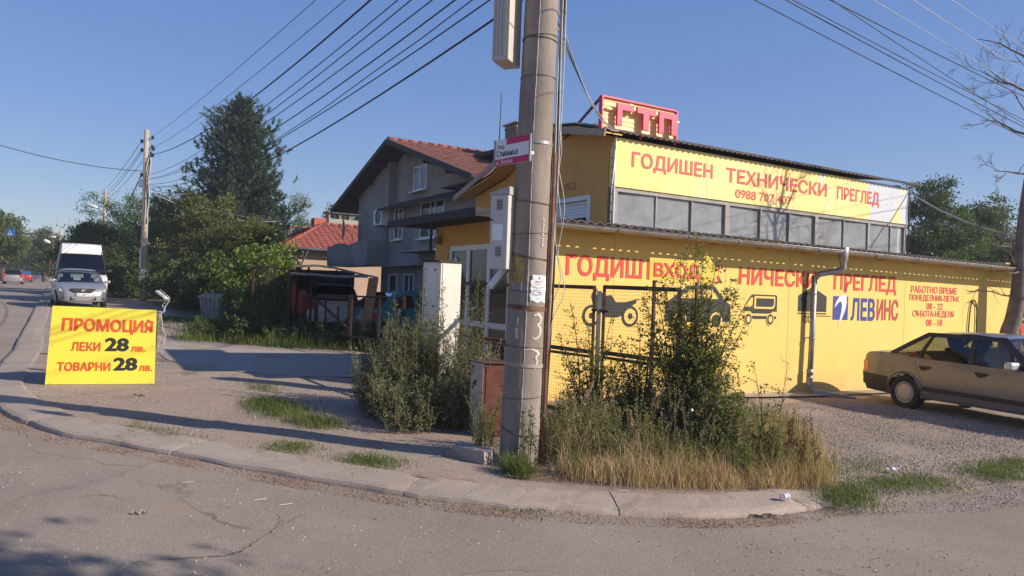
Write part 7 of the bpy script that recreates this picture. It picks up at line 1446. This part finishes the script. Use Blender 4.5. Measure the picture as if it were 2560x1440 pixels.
crown_tree('leafy street tree standing right of the camera, outside the picture', 6.85, 1.0, 6, 60, [(0, 0, 5.8, .8, .8, .7), (-.7, .4, 5.2, .5, .5, .4)])
# big limbs of a bare walnut right of the frame whose shadow falls on the hall sign
def shade_tree():
    T = thing('leafless_tree', 'second leafless tree just outside the right picture edge', 'tree', (18.6, 18.1, gz(18))); rd_ = random.Random(9)
    MB().tube([(0, 0, -.3), (.05, 0, 2), (-.1, .1, 4.2)], [.22, .17, .13], 10).build('trunk', M_BARKG, T)
    def grow(mb, p, d, L, r_, dep):
        pts = [p]; n_ = 6
        for i in range(n_):
            d = (d + Vector((rd_.gauss(0, .12), rd_.gauss(0, .12), rd_.gauss(.02, .12)))).normalized(); pts.append(pts[-1] + d * L / n_)
            if dep > 0 and i >= 1: s_ = Vector((rd_.gauss(0, 1), rd_.gauss(0, 1), rd_.gauss(.4, .7))); grow(mb, pts[-1], (d * .8 + s_.normalized() * .8).normalized(), L * rd_.uniform(.4, .6), r_ * (1 - i / n_ * .5) * .5, dep - 1)
        mb.tube(pts, [max(.006, r_ * (1 - .7 * i / n_)) for i in range(n_ + 1)], 6)
    for d, L, r_ in (((-.5, .3, 1), 3.0, .08), ((-.1, -.3, 1), 2.8, .07), ((.6, .2, .8), 2.6, .06), ((-.9, -.1, .55), 2.6, .055)): mb = MB(); grow(mb, Vector((-.1, .1, 4.0)), Vector(d).normalized(), L, r_, 3); mb.build('limb', M_BARKG, T)
shade_tree()
for k, (x, y, h_) in enumerate(((-24, -1, 7), (-29, 9, 8), (-27, 20, 7.5))):
    tree('broadleaf_tree', ('street tree across the main road level with the camera, outside the picture', 'second street tree across the main road outside the picture', 'third street tree across the main road just outside the left edge')[k], 'tree', (x, y, gz(x)), [(0, 0, h_ * .7, 3.2, 3.2, h_ * .28), (0, 0, h_ * .4, 3.4, 3.4, h_ * .2)], G_MID, 110, 60, .3, .8, .25, gl, seed=90 + k, shell=.5)
# ---------------------------------------------------------------- weeds
def weed(name, label, region, n, hmin, hmax, m, seed, stem=M_STEM, branch=10, bl=.22, leaf=.022, wl=.35, lpb=16, cat='weed clump', taper=.8, kind=None, lean=.12, heights=None, sr=1., start=.25, curve=.1, up=.4):
    """upright branching weeds, leaves on fine side shoots; region: function -> (x,y); one clump is one thing"""
    global rng
    rng = np.random.default_rng(seed); P = []; T0 = []; mb = MB(); xy = []
    for i in range(n):
        if heights: x, y, h = heights[i] if i < len(heights) else (*region(), rng.uniform(hmin, hmax))
        else: x, y = region(); h = rng.uniform(hmin, hmax)
        b0 = np.array([x, y, gz(x)]); dx, dy = rng.normal(0, lean, 2); t_ = rng.random(); xy.append((x, y))
        def sp(u): return b0 + np.array([dx * h * u ** 1.6, dy * h * u ** 1.6, h * u])
        mb.tube([sp(u) for u in (0, .3, .6, .85, 1)], [.006 * sr, .005 * sr, .004 * sr, .003 * sr, .0015 * sr], 4)
        nb = int(branch * h / 1.0) + 3
        for j in range(nb):
            u = start + (1 - start) * (j + rng.random()) / nb; a = rng.uniform(0, 6.28); L = bl * (1 - (u - start) / (1 - start) * taper) * rng.uniform(.6, 1.3); c = sp(min(u, 1)); e = c + np.array([math.cos(a) * L * .75, math.sin(a) * L * .75, L * rng.uniform(.45, 1.0)])
            if L > .07: mb.tube([c, (c + e) / 2 + np.array([0, 0, -curve * L]), e], [.0025, .002, .001], 3, False)
            k = max(3, int(lpb * L / bl)); s = rng.random(k)[:, None]; q = c * (1 - s) + e * s + rng.normal(size=(k, 3)) * .010; P.append(q); T0.append(np.full(k, t_) * .4 + rng.random(k) * .6)
        k = 8; s = rng.uniform(.85, 1, k); P.append(np.array([sp(v) for v in s]) + rng.normal(size=(k, 3)) * .006); T0.append(rng.random(k))
    P = np.concatenate(P); T0 = np.concatenate(T0); c = np.mean(xy, 0); org = np.array([c[0], c[1], gz(c[0])])
    T = thing(name, label, cat, tuple(org)); so_ = mb.build('stem', stem, T, 'stuff', recalc=False)
    so_.data.transform(Matrix.Translation(-Vector(org))); L = leaf * rng.uniform(.7, 1.4, len(P)); foliage('leaves', P - org, L, L * wl, m, T0, T, up, 'stuff'); print(name, len(P)); return T
def reg(px0, px1, Y0, Y1): return lambda: (lambda px, Y: (AT(px, 720, Y)[0], Y))(rng.uniform(px0, px1), rng.uniform(Y0, Y1))
def hx(px, Y, py): q = AT(px, py, Y); return (q[0], Y, q[2] - gz(q[0]))
weed('mugwort_clump', 'tall grey green mugwort around the white cabinet', reg(960, 1160, 8.9, 10.0), 62, .8, 1.25, G_GREY, 11, start=.1, branch=26, bl=.24, leaf=.030, lpb=24, heights=[hx(1060, 9.4, 672), hx(1045, 9.3, 725), hx(1120, 9.4, 700), hx(1098, 9.2, 770), hx(1000, 9.3, 735), hx(1020, 9.5, 790), hx(975, 9.2, 800), hx(950, 9.4, 830), hx(1150, 9.3, 715), hx(1170, 9.2, 760)], lean=.05)
weed('mugwort_clump', 'mugwort and thin dry shoots between the cabinet and the pole', reg(1140, 1250, 8.6, 9.4), 40, .6, 1.15, G_GREY, 12, start=.1, branch=24, bl=.22, leaf=.028, lpb=22, heights=[hx(1196, 9.0, 680), hx(1215, 9.0, 720), hx(1185, 9.1, 740)], lean=.06)
weed('mugwort_clump', 'lower bushy mugwort spreading left onto the path', reg(905, 1020, 8.6, 9.7), 44, .40, .9, G_GREY, 13, start=.06, branch=30, bl=.24, leaf=.030, lpb=24, lean=.16)
weed('weed_clump', 'dark green weeds in front of the mugwort at the path edge', reg(965, 1200, 8.0, 8.9), 80, .2, .62, G_GREY, 14, start=.03, branch=34, bl=.17, leaf=.028, wl=.4, lpb=16, lean=.2)
weed('weed_clump', 'seeding weeds with white heads against the rusty box', reg(1195, 1250, 7.35, 7.7), 14, .25, .55, G_BUSH, 15, start=.05, branch=26, bl=.14, leaf=.022, lpb=14, lean=.2)
# tall bush before the arrow sign: many arching leafy shoots
def bush(name, label, cx, cy, n, hmax, spread, m, seed, leaf=.034, dens=1., hl=None, cat='bush', dirn=None, thick=.012, lpb=9):
    global rng
    rng = np.random.default_rng(seed); P = []; TT = []; mb = MB()
    for i in range(n):
        if hl and i < len(hl): tx, ty, h = hl[i]; ox, oy = tx - cx, ty - cy
        else:
            a = rng.uniform(0, 6.28); r_ = spread * math.sqrt(rng.random()); ox, oy = r_ * math.cos(a), r_ * math.sin(a) * .6; h = hmax * (1 - .45 * (r_ / spread) ** 2) * rng.uniform(.55, 1)
        b0 = np.array([ox * .25 + rng.normal(0, .05), oy * .25 + rng.normal(0, .05), 0.]); tip = np.array([ox, oy, h]); mid = np.array([ox * .45, oy * .45, h * .6]); t_ = rng.random() * .4
        def sp(u): return (1 - u) ** 2 * b0 + 2 * u * (1 - u) * mid + u * u * tip
        mb.tube([sp(u) for u in np.linspace(0, 1, 7)], list(np.linspace(thick, .002, 7)), 5)
        for j in range(int(15 * h * dens)):
            u = .16 + .84 * rng.random(); c = sp(u); d = unit(1)[0]; d[2] = abs(d[2]) * .55; d[:2] += np.array([ox, oy]) * .5; L = .30 * (1.15 - u) * rng.uniform(.5, 1.3) + .05; e = c + d / np.linalg.norm(d) * L
            mb.tube([c, e], [.003, .001], 3, False); k = int(lpb * (.6 + L * 3)); s = rng.random(k)[:, None]; P.append(c * (1 - s) + e * s + rng.normal(size=(k, 3)) * .018); TT.append(np.full(k, t_) + rng.random(k) * .6)
    P = np.concatenate(P); TT = np.concatenate(TT); T = thing(name, label, cat, (cx, cy, gz(cx))); mb.build('stem', M_BARK, T, 'stuff', recalc=False); L = leaf * rng.uniform(.6, 1.3, len(P)); foliage('leaves', P, L, L * .55, m, TT, T, .1, 'stuff'); print(name, len(P))
def bh(px, py, Y, ): q = AT(px, py, Y); return (q[0], Y, q[2] - gz(q[0]))
b1 = AT(1715, 1000, 7.9)
bush('tall_bush', 'tall leafy bush in front of the arrow sign', b1[0], 7.9, 60, 1.95, .46, G_BUSH, 21, dens=1.7, hl=[bh(1742, 590, 7.8), bh(1700, 640, 7.8), bh(1795, 640, 7.9), bh(1660, 690, 7.8), bh(1830, 700, 7.8), bh(1860, 770, 7.8), bh(1855, 830, 7.7), bh(1840, 740, 7.8), bh(1760, 640, 7.9), bh(1640, 720, 8.0), bh(1845, 900, 7.6), bh(1620, 800, 7.9), bh(1610, 740, 8.0)])
b1 = AT(1480, 1000, 8.9)
bush('thorny_bush', 'sparser dark bush growing through the mesh fence', b1[0], 8.9, 24, 1.15, .46, G_BUSH, 22, dens=1.3, hl=[bh(1425, 750, 8.8), bh(1400, 870, 8.8), bh(1470, 800, 8.8), bh(1530, 790, 8.8), bh(1395, 830, 8.9), bh(1570, 850, 8.7), bh(1500, 870, 8.6)])
b1 = AT(1600, 1000, 8.3); bush('thorny_bush', 'middle bush joining the tall one and the fence bush', b1[0], 8.3, 30, 1.2, .42, G_BUSH, 23, dens=1.7, hl=[bh(1600, 800, 8.3), bh(1640, 780, 8.2), bh(1560, 900, 8.2)])
b1 = AT(1800, 1000, 7.4); bush('thorny_bush', 'lower right skirt of the tall bush', b1[0], 7.5, 44, .9, .45, G_BUSH, 24, dens=1.9)
b1 = AT(1930, 1000, 7.2); bush('rose_shoots', 'thin rose shoots with few leaves before the downpipe foot', b1[0], 7.2, 9, .6, .3, G_BUSH, 25, dens=1.0, leaf=.030, hl=[bh(1972, 905, 7.2), bh(1885, 915, 7.2), bh(1900, 960, 7.1), bh(1950, 980, 7.1), bh(1880, 1000, 7.2)], thick=.006, lpb=6)
weed('dock_plants', 'reddish brown seeding dock plants at the gravel edge', reg(1950, 2050, 6.9, 7.3), 11, .35, .62, G_RED, 26, branch=22, bl=.07, leaf=.016, wl=.8, lpb=14, heights=[hx(2045, 7.0, 1020), hx(2010, 7.0, 1040), hx(1965, 7.1, 1020), hx(1990, 7.2, 1080)], lean=.15)
weed('weed_clump', 'mixed low green weeds right of the tall bush', reg(1830, 2010, 6.9, 7.6), 40, .2, .5, G_BUSH, 27, branch=24, bl=.12, leaf=.026, wl=.5, lpb=13, lean=.2)
weed('thistle_stem', 'thin purple thistle climbing in front of the pole foot', reg(1318, 1345, 6.78, 6.86), 5, .3, .62, G_DARK, 28, branch=14, bl=.10, leaf=.03, wl=.4, lpb=8, lean=.06, cat='thistle')
# ---------------------------------------------------------------- grasses
def inpoly(x, y, poly):
    c = False; j = len(poly) - 1
    for i in range(len(poly)):
        xi, yi = poly[i]; xj, yj = poly[j]
        if (yi > y) != (yj > y) and x < (xj - xi) * (y - yi) / (yj - yi) + xi: c = not c
        j = i
    return c
def grass(name, label, poly, n, hmin, hmax, m, seed, w=.005, lean=.35, clump=.25, kind='stuff', zoff=0., nc=None, flat=0., tb=(.0, 1.), cat='grass'):
    global rng
    rng = np.random.default_rng(seed); xs_ = [p[0] for p in poly]; ys_ = [p[1] for p in poly]; Cn = []
    nc = nc or max(6, n // 60)
    while len(Cn) < nc:
        x, y = rng.uniform(min(xs_), max(xs_)), rng.uniform(min(ys_), max(ys_))
        if inpoly(x, y, poly): Cn.append((x, y, rng.uniform(.35, 1.0), rng.random()))
    Cn = np.array(Cn); idx = rng.integers(0, nc, n); x = Cn[idx, 0] + rng.normal(0, clump * .4, n); y = Cn[idx, 1] + rng.normal(0, clump * .4, n); h = rng.uniform(hmin, hmax, n) * Cn[idx, 2]
    z = np.array([gz(a) for a in x]) + zoff; b0 = np.stack([x, y, z], 1); a = rng.uniform(0, 6.28, n); ln = np.abs(rng.normal(0, lean, n)) * h; dx = np.cos(a) * ln; dy = np.sin(a) * ln; s = np.stack([np.sin(a + 1.2), np.cos(a + 1.2), np.zeros(n)], 1) * (w / 2 * rng.uniform(.6, 1.4, n))[:, None]
    m1 = b0 + np.stack([dx * .35, dy * .35, h * .6], 1); t1 = b0 + np.stack([dx, dy, h * (1 - .3 * np.minimum(1, ln / (h + 1e-6)))], 1)
    V = np.stack([b0 - s, b0 + s, m1 + s * .8, m1 - s * .8, t1 + s * .15, t1 - s * .15], 1).reshape(-1, 3); k = np.arange(n)[:, None] * 6; Q = np.concatenate([k + np.array([[0, 1, 2, 3]]), k + np.array([[3, 2, 4, 5]])], 1).reshape(-1, 4)
    t = np.clip(tb[0] + (tb[1] - tb[0]) * (Cn[idx, 3] * .5 + rng.random(n) * .5), 0, 1); o = link(name, nmesh(name, V, Q, m, np.repeat(t, 2)), None, kind)
    return tag(o, label, cat)
def gp2(L): return [G(px, py)[:2] for px, py in L]
RG_ = gp2([(1372, 1188), (1560, 1212), (1800, 1222), (2040, 1210), (2060, 1150), (1960, 1060), (1700, 1060), (1380, 1070)])
grass('dry_grass', 'tall straw coloured grass filling the verge right of the big pole', RG_, 10500, .20, .52, G_DRY, 31, .004, .42, .26, nc=110)
grass('green_grass', 'green blades mixed into the straw coloured grass right of the pole', RG_, 8000, .16, .48, G_GRASS, 32, .0055, .4, .22, nc=110, tb=(.2, .9))
grass('green_grass', 'taller green grass close against the right of the big pole', gp2([(1385, 1060), (1500, 1060), (1520, 1150), (1390, 1150)]), 2600, .3, .65, G_GRASS, 33, .006, .3, .3, tb=(.2, 1))
grass('dry_grass', 'front fringe of dry grass leaning over the kerb', gp2([(1380, 1195), (1600, 1222), (2050, 1222), (2060, 1195), (1600, 1195), (1390, 1175)]), 6000, .10, .34, G_DRY, 34, .004, .6, .22, zoff=.01)
grass('green_grass', 'bright green tuft at the foot of the big pole', gp2([(1245, 1185), (1290, 1195), (1330, 1190), (1310, 1165), (1260, 1165)]), 900, .08, .24, G_GRASS, 35, .006, .8, .12, nc=8, tb=(.3, 1))
grass('dry_grass', 'brown dry tuft below the mugwort left of the rusty box', gp2([(1000, 1050), (1110, 1075), (1180, 1085), (1160, 1045), (1020, 1030)]), 2200, .12, .38, G_DRY, 36, .004, .5, .2, tb=(0, .6))
grass('dry_grass', 'dry blades behind the mugwort in front of the ochre wall', gp2([(1195, 1010), (1255, 1020), (1255, 985), (1200, 985)]), 700, .5, 1.0, G_DRY, 37, .004, .35, .2)
PT_ = [('bright green tuft on the earth path right of the yellow board', [(645, 1000), (720, 1010), (740, 1030), (690, 1042), (645, 1025)], 2600, .16, G_GRASS),
 ('yellowing tuft next to the bright one on the path', [(740, 1030), (800, 1050), (835, 1070), (780, 1072), (730, 1050)], 1600, .16, G_OLV),
 ('thin grass band at the back of the path tuft', [(615, 960), (690, 965), (680, 980), (620, 975)], 700, .07, G_GRASS),
 ('small tuft behind the kerb in the path middle', [(672, 1118), (740, 1112), (770, 1122), (720, 1135), (670, 1130)], 1300, .07, G_GRASS),
 ('small grass patch behind the kerb near the bare earth', [(880, 1150), (960, 1140), (1010, 1160), (960, 1172), (900, 1166)], 1300, .08, G_GRASS),
 ('thin grass line growing along the kerb back', [(300, 1062), (420, 1082), (520, 1100), (510, 1106), (410, 1090), (300, 1070)], 700, .05, G_GRASS),
 ('green turf island on the gravel near the street', [(2160, 1200), (2260, 1192), (2390, 1200), (2380, 1216), (2280, 1222), (2170, 1225)], 2600, .06, G_GRASS),
 ('green turf patch at the right picture edge on the gravel', [(2400, 1175), (2470, 1155), (2570, 1150), (2570, 1190), (2480, 1200), (2410, 1192)], 3000, .07, G_GRASS),
 ('green tuft at the end of the kerb', [(2075, 1240), (2130, 1220), (2170, 1240), (2140, 1258), (2085, 1262)], 1700, .10, G_GRASS),
 ('sparse green patches on the gravel beside the dock plants', [(2060, 1160), (2200, 1150), (2230, 1165), (2140, 1178), (2060, 1180)], 1500, .05, G_GRASS),
 ('tiny grass in the gutter below the pole', [(1290, 1250), (1370, 1245), (1375, 1262), (1300, 1266)], 400, .05, G_GRASS)]
for k, (l_, pl, n, h, m) in enumerate(PT_): grass('green_grass', l_, gp2(pl), int(n * 1.15), h * .3, h, m, 50 + k, .005, .8, .30, nc=max(8, n // 50), zoff=-.045 if k == 10 else 0, tb=(.2, 1))
grass('green_grass', 'rank shaded grass in front of the yard fence', [(-7.6, 17.0), (-3.4, 16.8), (-2.9, 17.6), (-7.6, 19.0)], 8000, .12, .45, G_GRASS, 70, .009, .4, .5)
grass('green_grass', 'sunlit grass strip on the near side of the driveway verge', gp2([(440, 850), (560, 856), (700, 868), (880, 878), (880, 872), (700, 858), (560, 846), (440, 842)]), 3500, .05, .16, G_GRASS, 71, .008, .5, .4, tb=(.4, 1))
grass('green_grass', 'grass under the hedge around the refuse container', [(-17, 28), (-11, 22), (-8, 20.5), (-8.2, 19), (-9.6, 23.3), (-19, 31)], 7000, .08, .22, G_GRASS, 72, .012, .4, .6, tb=(0, .7))
grass('green_grass', 'roadside grass beyond the parked van', [RD(38, 3.4), RD(90, 3.4), RD(90, 8), RD(38, 8)], 6000, .2, .5, G_OLV, 73, .04, .4, 1.2)
weed('weed_clump', 'dark tangled weeds in front of the small yard gate', lambda: (rng.uniform(-7.6, -3.2), rng.uniform(17.2, 18.0)), 80, .25, .7, G_DARK, 74, branch=14, bl=.28, leaf=.06, wl=.5, lpb=14, lean=.15)
weed('weed_clump', 'dark weeds at the left end of the yard fence', lambda: (rng.uniform(-7.1, -6.0), rng.uniform(18.6, 19.8)), 36, .35, 1.0, G_DARK, 75, branch=14, bl=.28, leaf=.06, wl=.5, lpb=14, lean=.15)
weed('weed_clump', 'leafy olive weeds mixed into the dry grass left half', reg(1390, 1660, 6.9, 7.8), 70, .25, .62, G_BUSH, 76, start=.05, branch=30, bl=.12, leaf=.026, wl=.45, lpb=12, lean=.25)
weed('weed_clump', 'leafy olive weeds mixed into the dry grass right half', reg(1660, 1960, 6.7, 7.5), 60, .2, .5, G_BUSH, 77, start=.05, branch=30, bl=.12, leaf=.026, wl=.45, lpb=12, lean=.25)
weed('dry_seed_stems', 'tall bare seed stems standing above the dry grass', reg(1390, 1900, 6.9, 7.9), 120, .4, .85, G_DRY, 78, stem=M_TWIG, sr=.36, start=.6, branch=7, bl=.06, leaf=.014, wl=.4, lpb=8, lean=.22, cat='dry stems')
weed('dry_shoots', 'pale dry arching shoots between mugwort and rusty box', reg(1180, 1250, 8.3, 9.0), 24, .6, 1.05, G_DRY, 79, stem=M_TWIG, sr=.5, start=.5, branch=6, bl=.12, leaf=.02, lpb=6, lean=.2, cat='dry stems')
# ---------------------------------------------------------------- leaf litter, stones
def scatter_leaves(name, label, poly, n, size, m, seed, zoff, kind='stuff'):
    global rng
    rng = np.random.default_rng(seed); xs_ = [p[0] for p in poly]; ys_ = [p[1] for p in poly]; P = []
    while len(P) < n:
        x, y = rng.uniform(min(xs_), max(xs_)), rng.uniform(min(ys_), max(ys_))
        if inpoly(x, y, poly) and rng.random() < .12 + max(0, math.sin(x * 2.3 + 1.3 * math.sin(y * 3.1)) * math.sin(x * 5.7 + seed) + .35): P.append((x, y, gz(x) + zoff + rng.random() * .012))
    P = np.array(P); V, Q = leaf_quads(P, size * rng.uniform(.5, 1.3, n), size * .6 * rng.uniform(.5, 1.2, n), 0); V[:, 2] = np.repeat(P[:, 2], 4) + (V[:, 2] - np.repeat(P[:, 2], 4)) * .35; V[:, 2] = np.maximum(V[:, 2], np.repeat(P[:, 2] * 0 + np.array([gz(a) for a in P[:, 0]]) + zoff, 4) + .001)
    o = link(name, nmesh(name, V, Q, m, rng.random(n)), None, kind); return tag(o, label, 'leaf litter')
G_LIT = leafmat('brown_leaf_litter', (.14, .080, .048), (.44, .29, .19), trans=.05)
KOn = KO[18:]
band_ = KOn + offset_line(KOn, -.22)[::-1]
scatter_leaves('leaf_litter', 'brown crushed leaves gathered in the gutter along the kerb', band_, 8500, .018, G_LIT, 81, -.053)
scatter_leaves('leaf_litter', 'denser leaves under the dry grass between verge and kerb', gp2([(1260, 1196), (1400, 1208), (1700, 1222), (2040, 1228), (2060, 1205), (1700, 1195), (1300, 1170)]), 6000, .022, G_LIT, 82, .016)
scatter_leaves('leaf_litter', 'scattered leaf crumbs on the earth behind the kerb', gp2([(120, 1010), (700, 1140), (1240, 1200), (1240, 1120), (800, 1010), (300, 975)]), 2200, .016, G_LIT, 83, .006)
def stones(name, label, poly, n, s0, s1, m, seed, zoff, zf=None, jit=None):
    global rng
    rng = np.random.default_rng(seed); xs_ = [p[0] for p in poly]; ys_ = [p[1] for p in poly]; P = []
    while len(P) < n:
        x, y = rng.uniform(min(xs_), max(xs_)), rng.uniform(min(ys_), max(ys_))
        if inpoly(x, y, poly): P.append((x, y, gz(x) + zoff + (zf(x, y) if zf else 0)))
    P = np.array(P); o = np.array([[1, 0, 0], [0, 1, 0], [-1, 0, 0], [0, -1, 0], [0, 0, .7], [0, 0, -.5]], float); s = (s0 + (s1 - s0) * rng.random(n) ** 2.5)[:, None, None]; a = rng.uniform(0, 6.28, n); ca_, sa_ = np.cos(a), np.sin(a)
    q = o[None] * (1 + rng.uniform(-.35, .35, (n, 6, 3))); x = q[..., 0] * ca_[:, None] - q[..., 1] * sa_[:, None]; y = q[..., 0] * sa_[:, None] + q[..., 1] * ca_[:, None]; V = (np.stack([x, y, q[..., 2]], 2) * s + P[:, None]).reshape(-1, 3)
    f = np.array([[0, 1, 4], [1, 2, 4], [2, 3, 4], [3, 0, 4], [1, 0, 5], [2, 1, 5], [3, 2, 5], [0, 3, 5]]); Q = (np.arange(n)[:, None, None] * 6 + f[None]).reshape(-1, 3)
    ob = link(name, nmesh(name, V, Q, m, np.repeat(rng.random(n), 8)), None, 'stuff'); return tag(ob, label, 'gravel')
M_ST = leafmat('gravel_stone', (.16, .13, .11), (.50, .43, .37), rough=.9, trans=0.0)
lotp = [(2.75, 6.9), (3.3, 6.6), (3.9, 6.9), (5.2, 7.7), (7.5, 8.75), (9.5, 9.8), (9.5, 12.2), (6.5, 13.2), (5.1, 12.9), (3.4, 11.4), (2.9, 9.2)]
stones('gravel', 'loose grey gravel covering the lot before the yellow wall', lotp, 38000, .004, .015, M_ST, 91, .012, zf=lambda x, y: lot_z(x, y))
stones('gravel', 'gravel spilling over the street edge right of the kerb end', [(2.9, 6.15), (4.0, 6.4), (5.4, 7.1), (8, 8.3), (8, 8.9), (5.2, 7.8), (3.9, 7.0), (3.0, 6.6)], 4200, .004, .013, M_ST, 92, -.052)
stones('gravel', 'fine grit on the trodden earth path', gp2([(0, 1000), (700, 1140), (1240, 1200), (1240, 1080), (900, 960), (430, 890), (100, 960)]), 6500, .004, .012, M_ST, 93, .002)
stones('gravel', 'scattered grit on the near asphalt', [(-4.2, 4.0), (4.4, 4.0), (5.5, 6.8), (2.9, 6.0), (1.2, 5.4), (-.9, 5.6), (-2.9, 6.3), (-4.6, 7.0), (-5, 5.2)], 3500, .003, .010, M_ST, 94, -.054)
stones('gravel', 'brown dirt grit in the gutter along the kerb', band_, 2600, .004, .010, G_LIT, 95, -.053)

M_PET = mat('white_petal', (.70, .70, .66), .8); M_PETY = mat('yellow_petal', (.70, .55, .03), .8)
fm = MB().lathe([(0, .004), (.012, .006), (.016, .0), (0, -.006)], (0, 0, 0), 'z', 7).build('flower', M_PET); fme = fm.data; bpy.data.objects.remove(fm)
fy = MB().lathe([(0, .004), (.010, .006), (.013, .0), (0, -.006)], (0, 0, 0), 'z', 7).build('flower', M_PETY); fye = fy.data; bpy.data.objects.remove(fy)
FT = [(1755, 1160, 'white bindweed flower low in the middle of the dry grass', fme), (1838, 1178, 'white flower right of the straw stems', fme), (1770, 1215, 'white flower close above the kerb', fme), (1730, 1025, 'white flower against the tall bush base', fme), (1558, 1150, 'yellow flower in the left half of the dry grass', fye), (1698, 1206, 'yellow flower just above the kerb', fye), (1484, 1093, 'pale seed head nearest the big pole', fme), (1802, 1106, 'pale seed head right of the tall bush stem', fme)]
for px, py, l_, me_ in FT:
    d = AT(px, py, 7.0 if py > 1140 else 7.25); mb = MB(); g0 = gz(d[0]); T = thing('wild_flower', l_, 'flower', (d[0], d[1], g0)); mb.tube([(0.02, .05, 0), (.01, .02, (d[2] - g0) * .6), (0, 0, d[2] - g0)], .0018, 4); mb.build('stem', M_STEM, T); piece(me_, 'blossom', T, (0, 0, d[2] - g0), rot=(R(70), 0, 0.3))
# ================================================================ thin morning haze as one closed box of air
def haze(density):
    m = bpy.data.materials.new('haze_air'); m.use_nodes = True; nt = m.node_tree; nt.nodes.clear(); v = _n(nt, 'ShaderNodeVolumePrincipled'); o = _n(nt, 'ShaderNodeOutputMaterial')
    v.inputs['Color'].default_value = (.80, .84, .92, 1); v.inputs['Density'].default_value = density; v.inputs['Anisotropy'].default_value = .2; nt.links.new(v.outputs[0], o.inputs['Volume'])
    mb = MB().box(-1700, 1700, -200, 2200, -1.9, 17); h = mb.build('haze', m, None, 'stuff'); h['label'] = 'thin pale morning haze filling the air over the street'; h['category'] = 'haze'
haze(.0011)
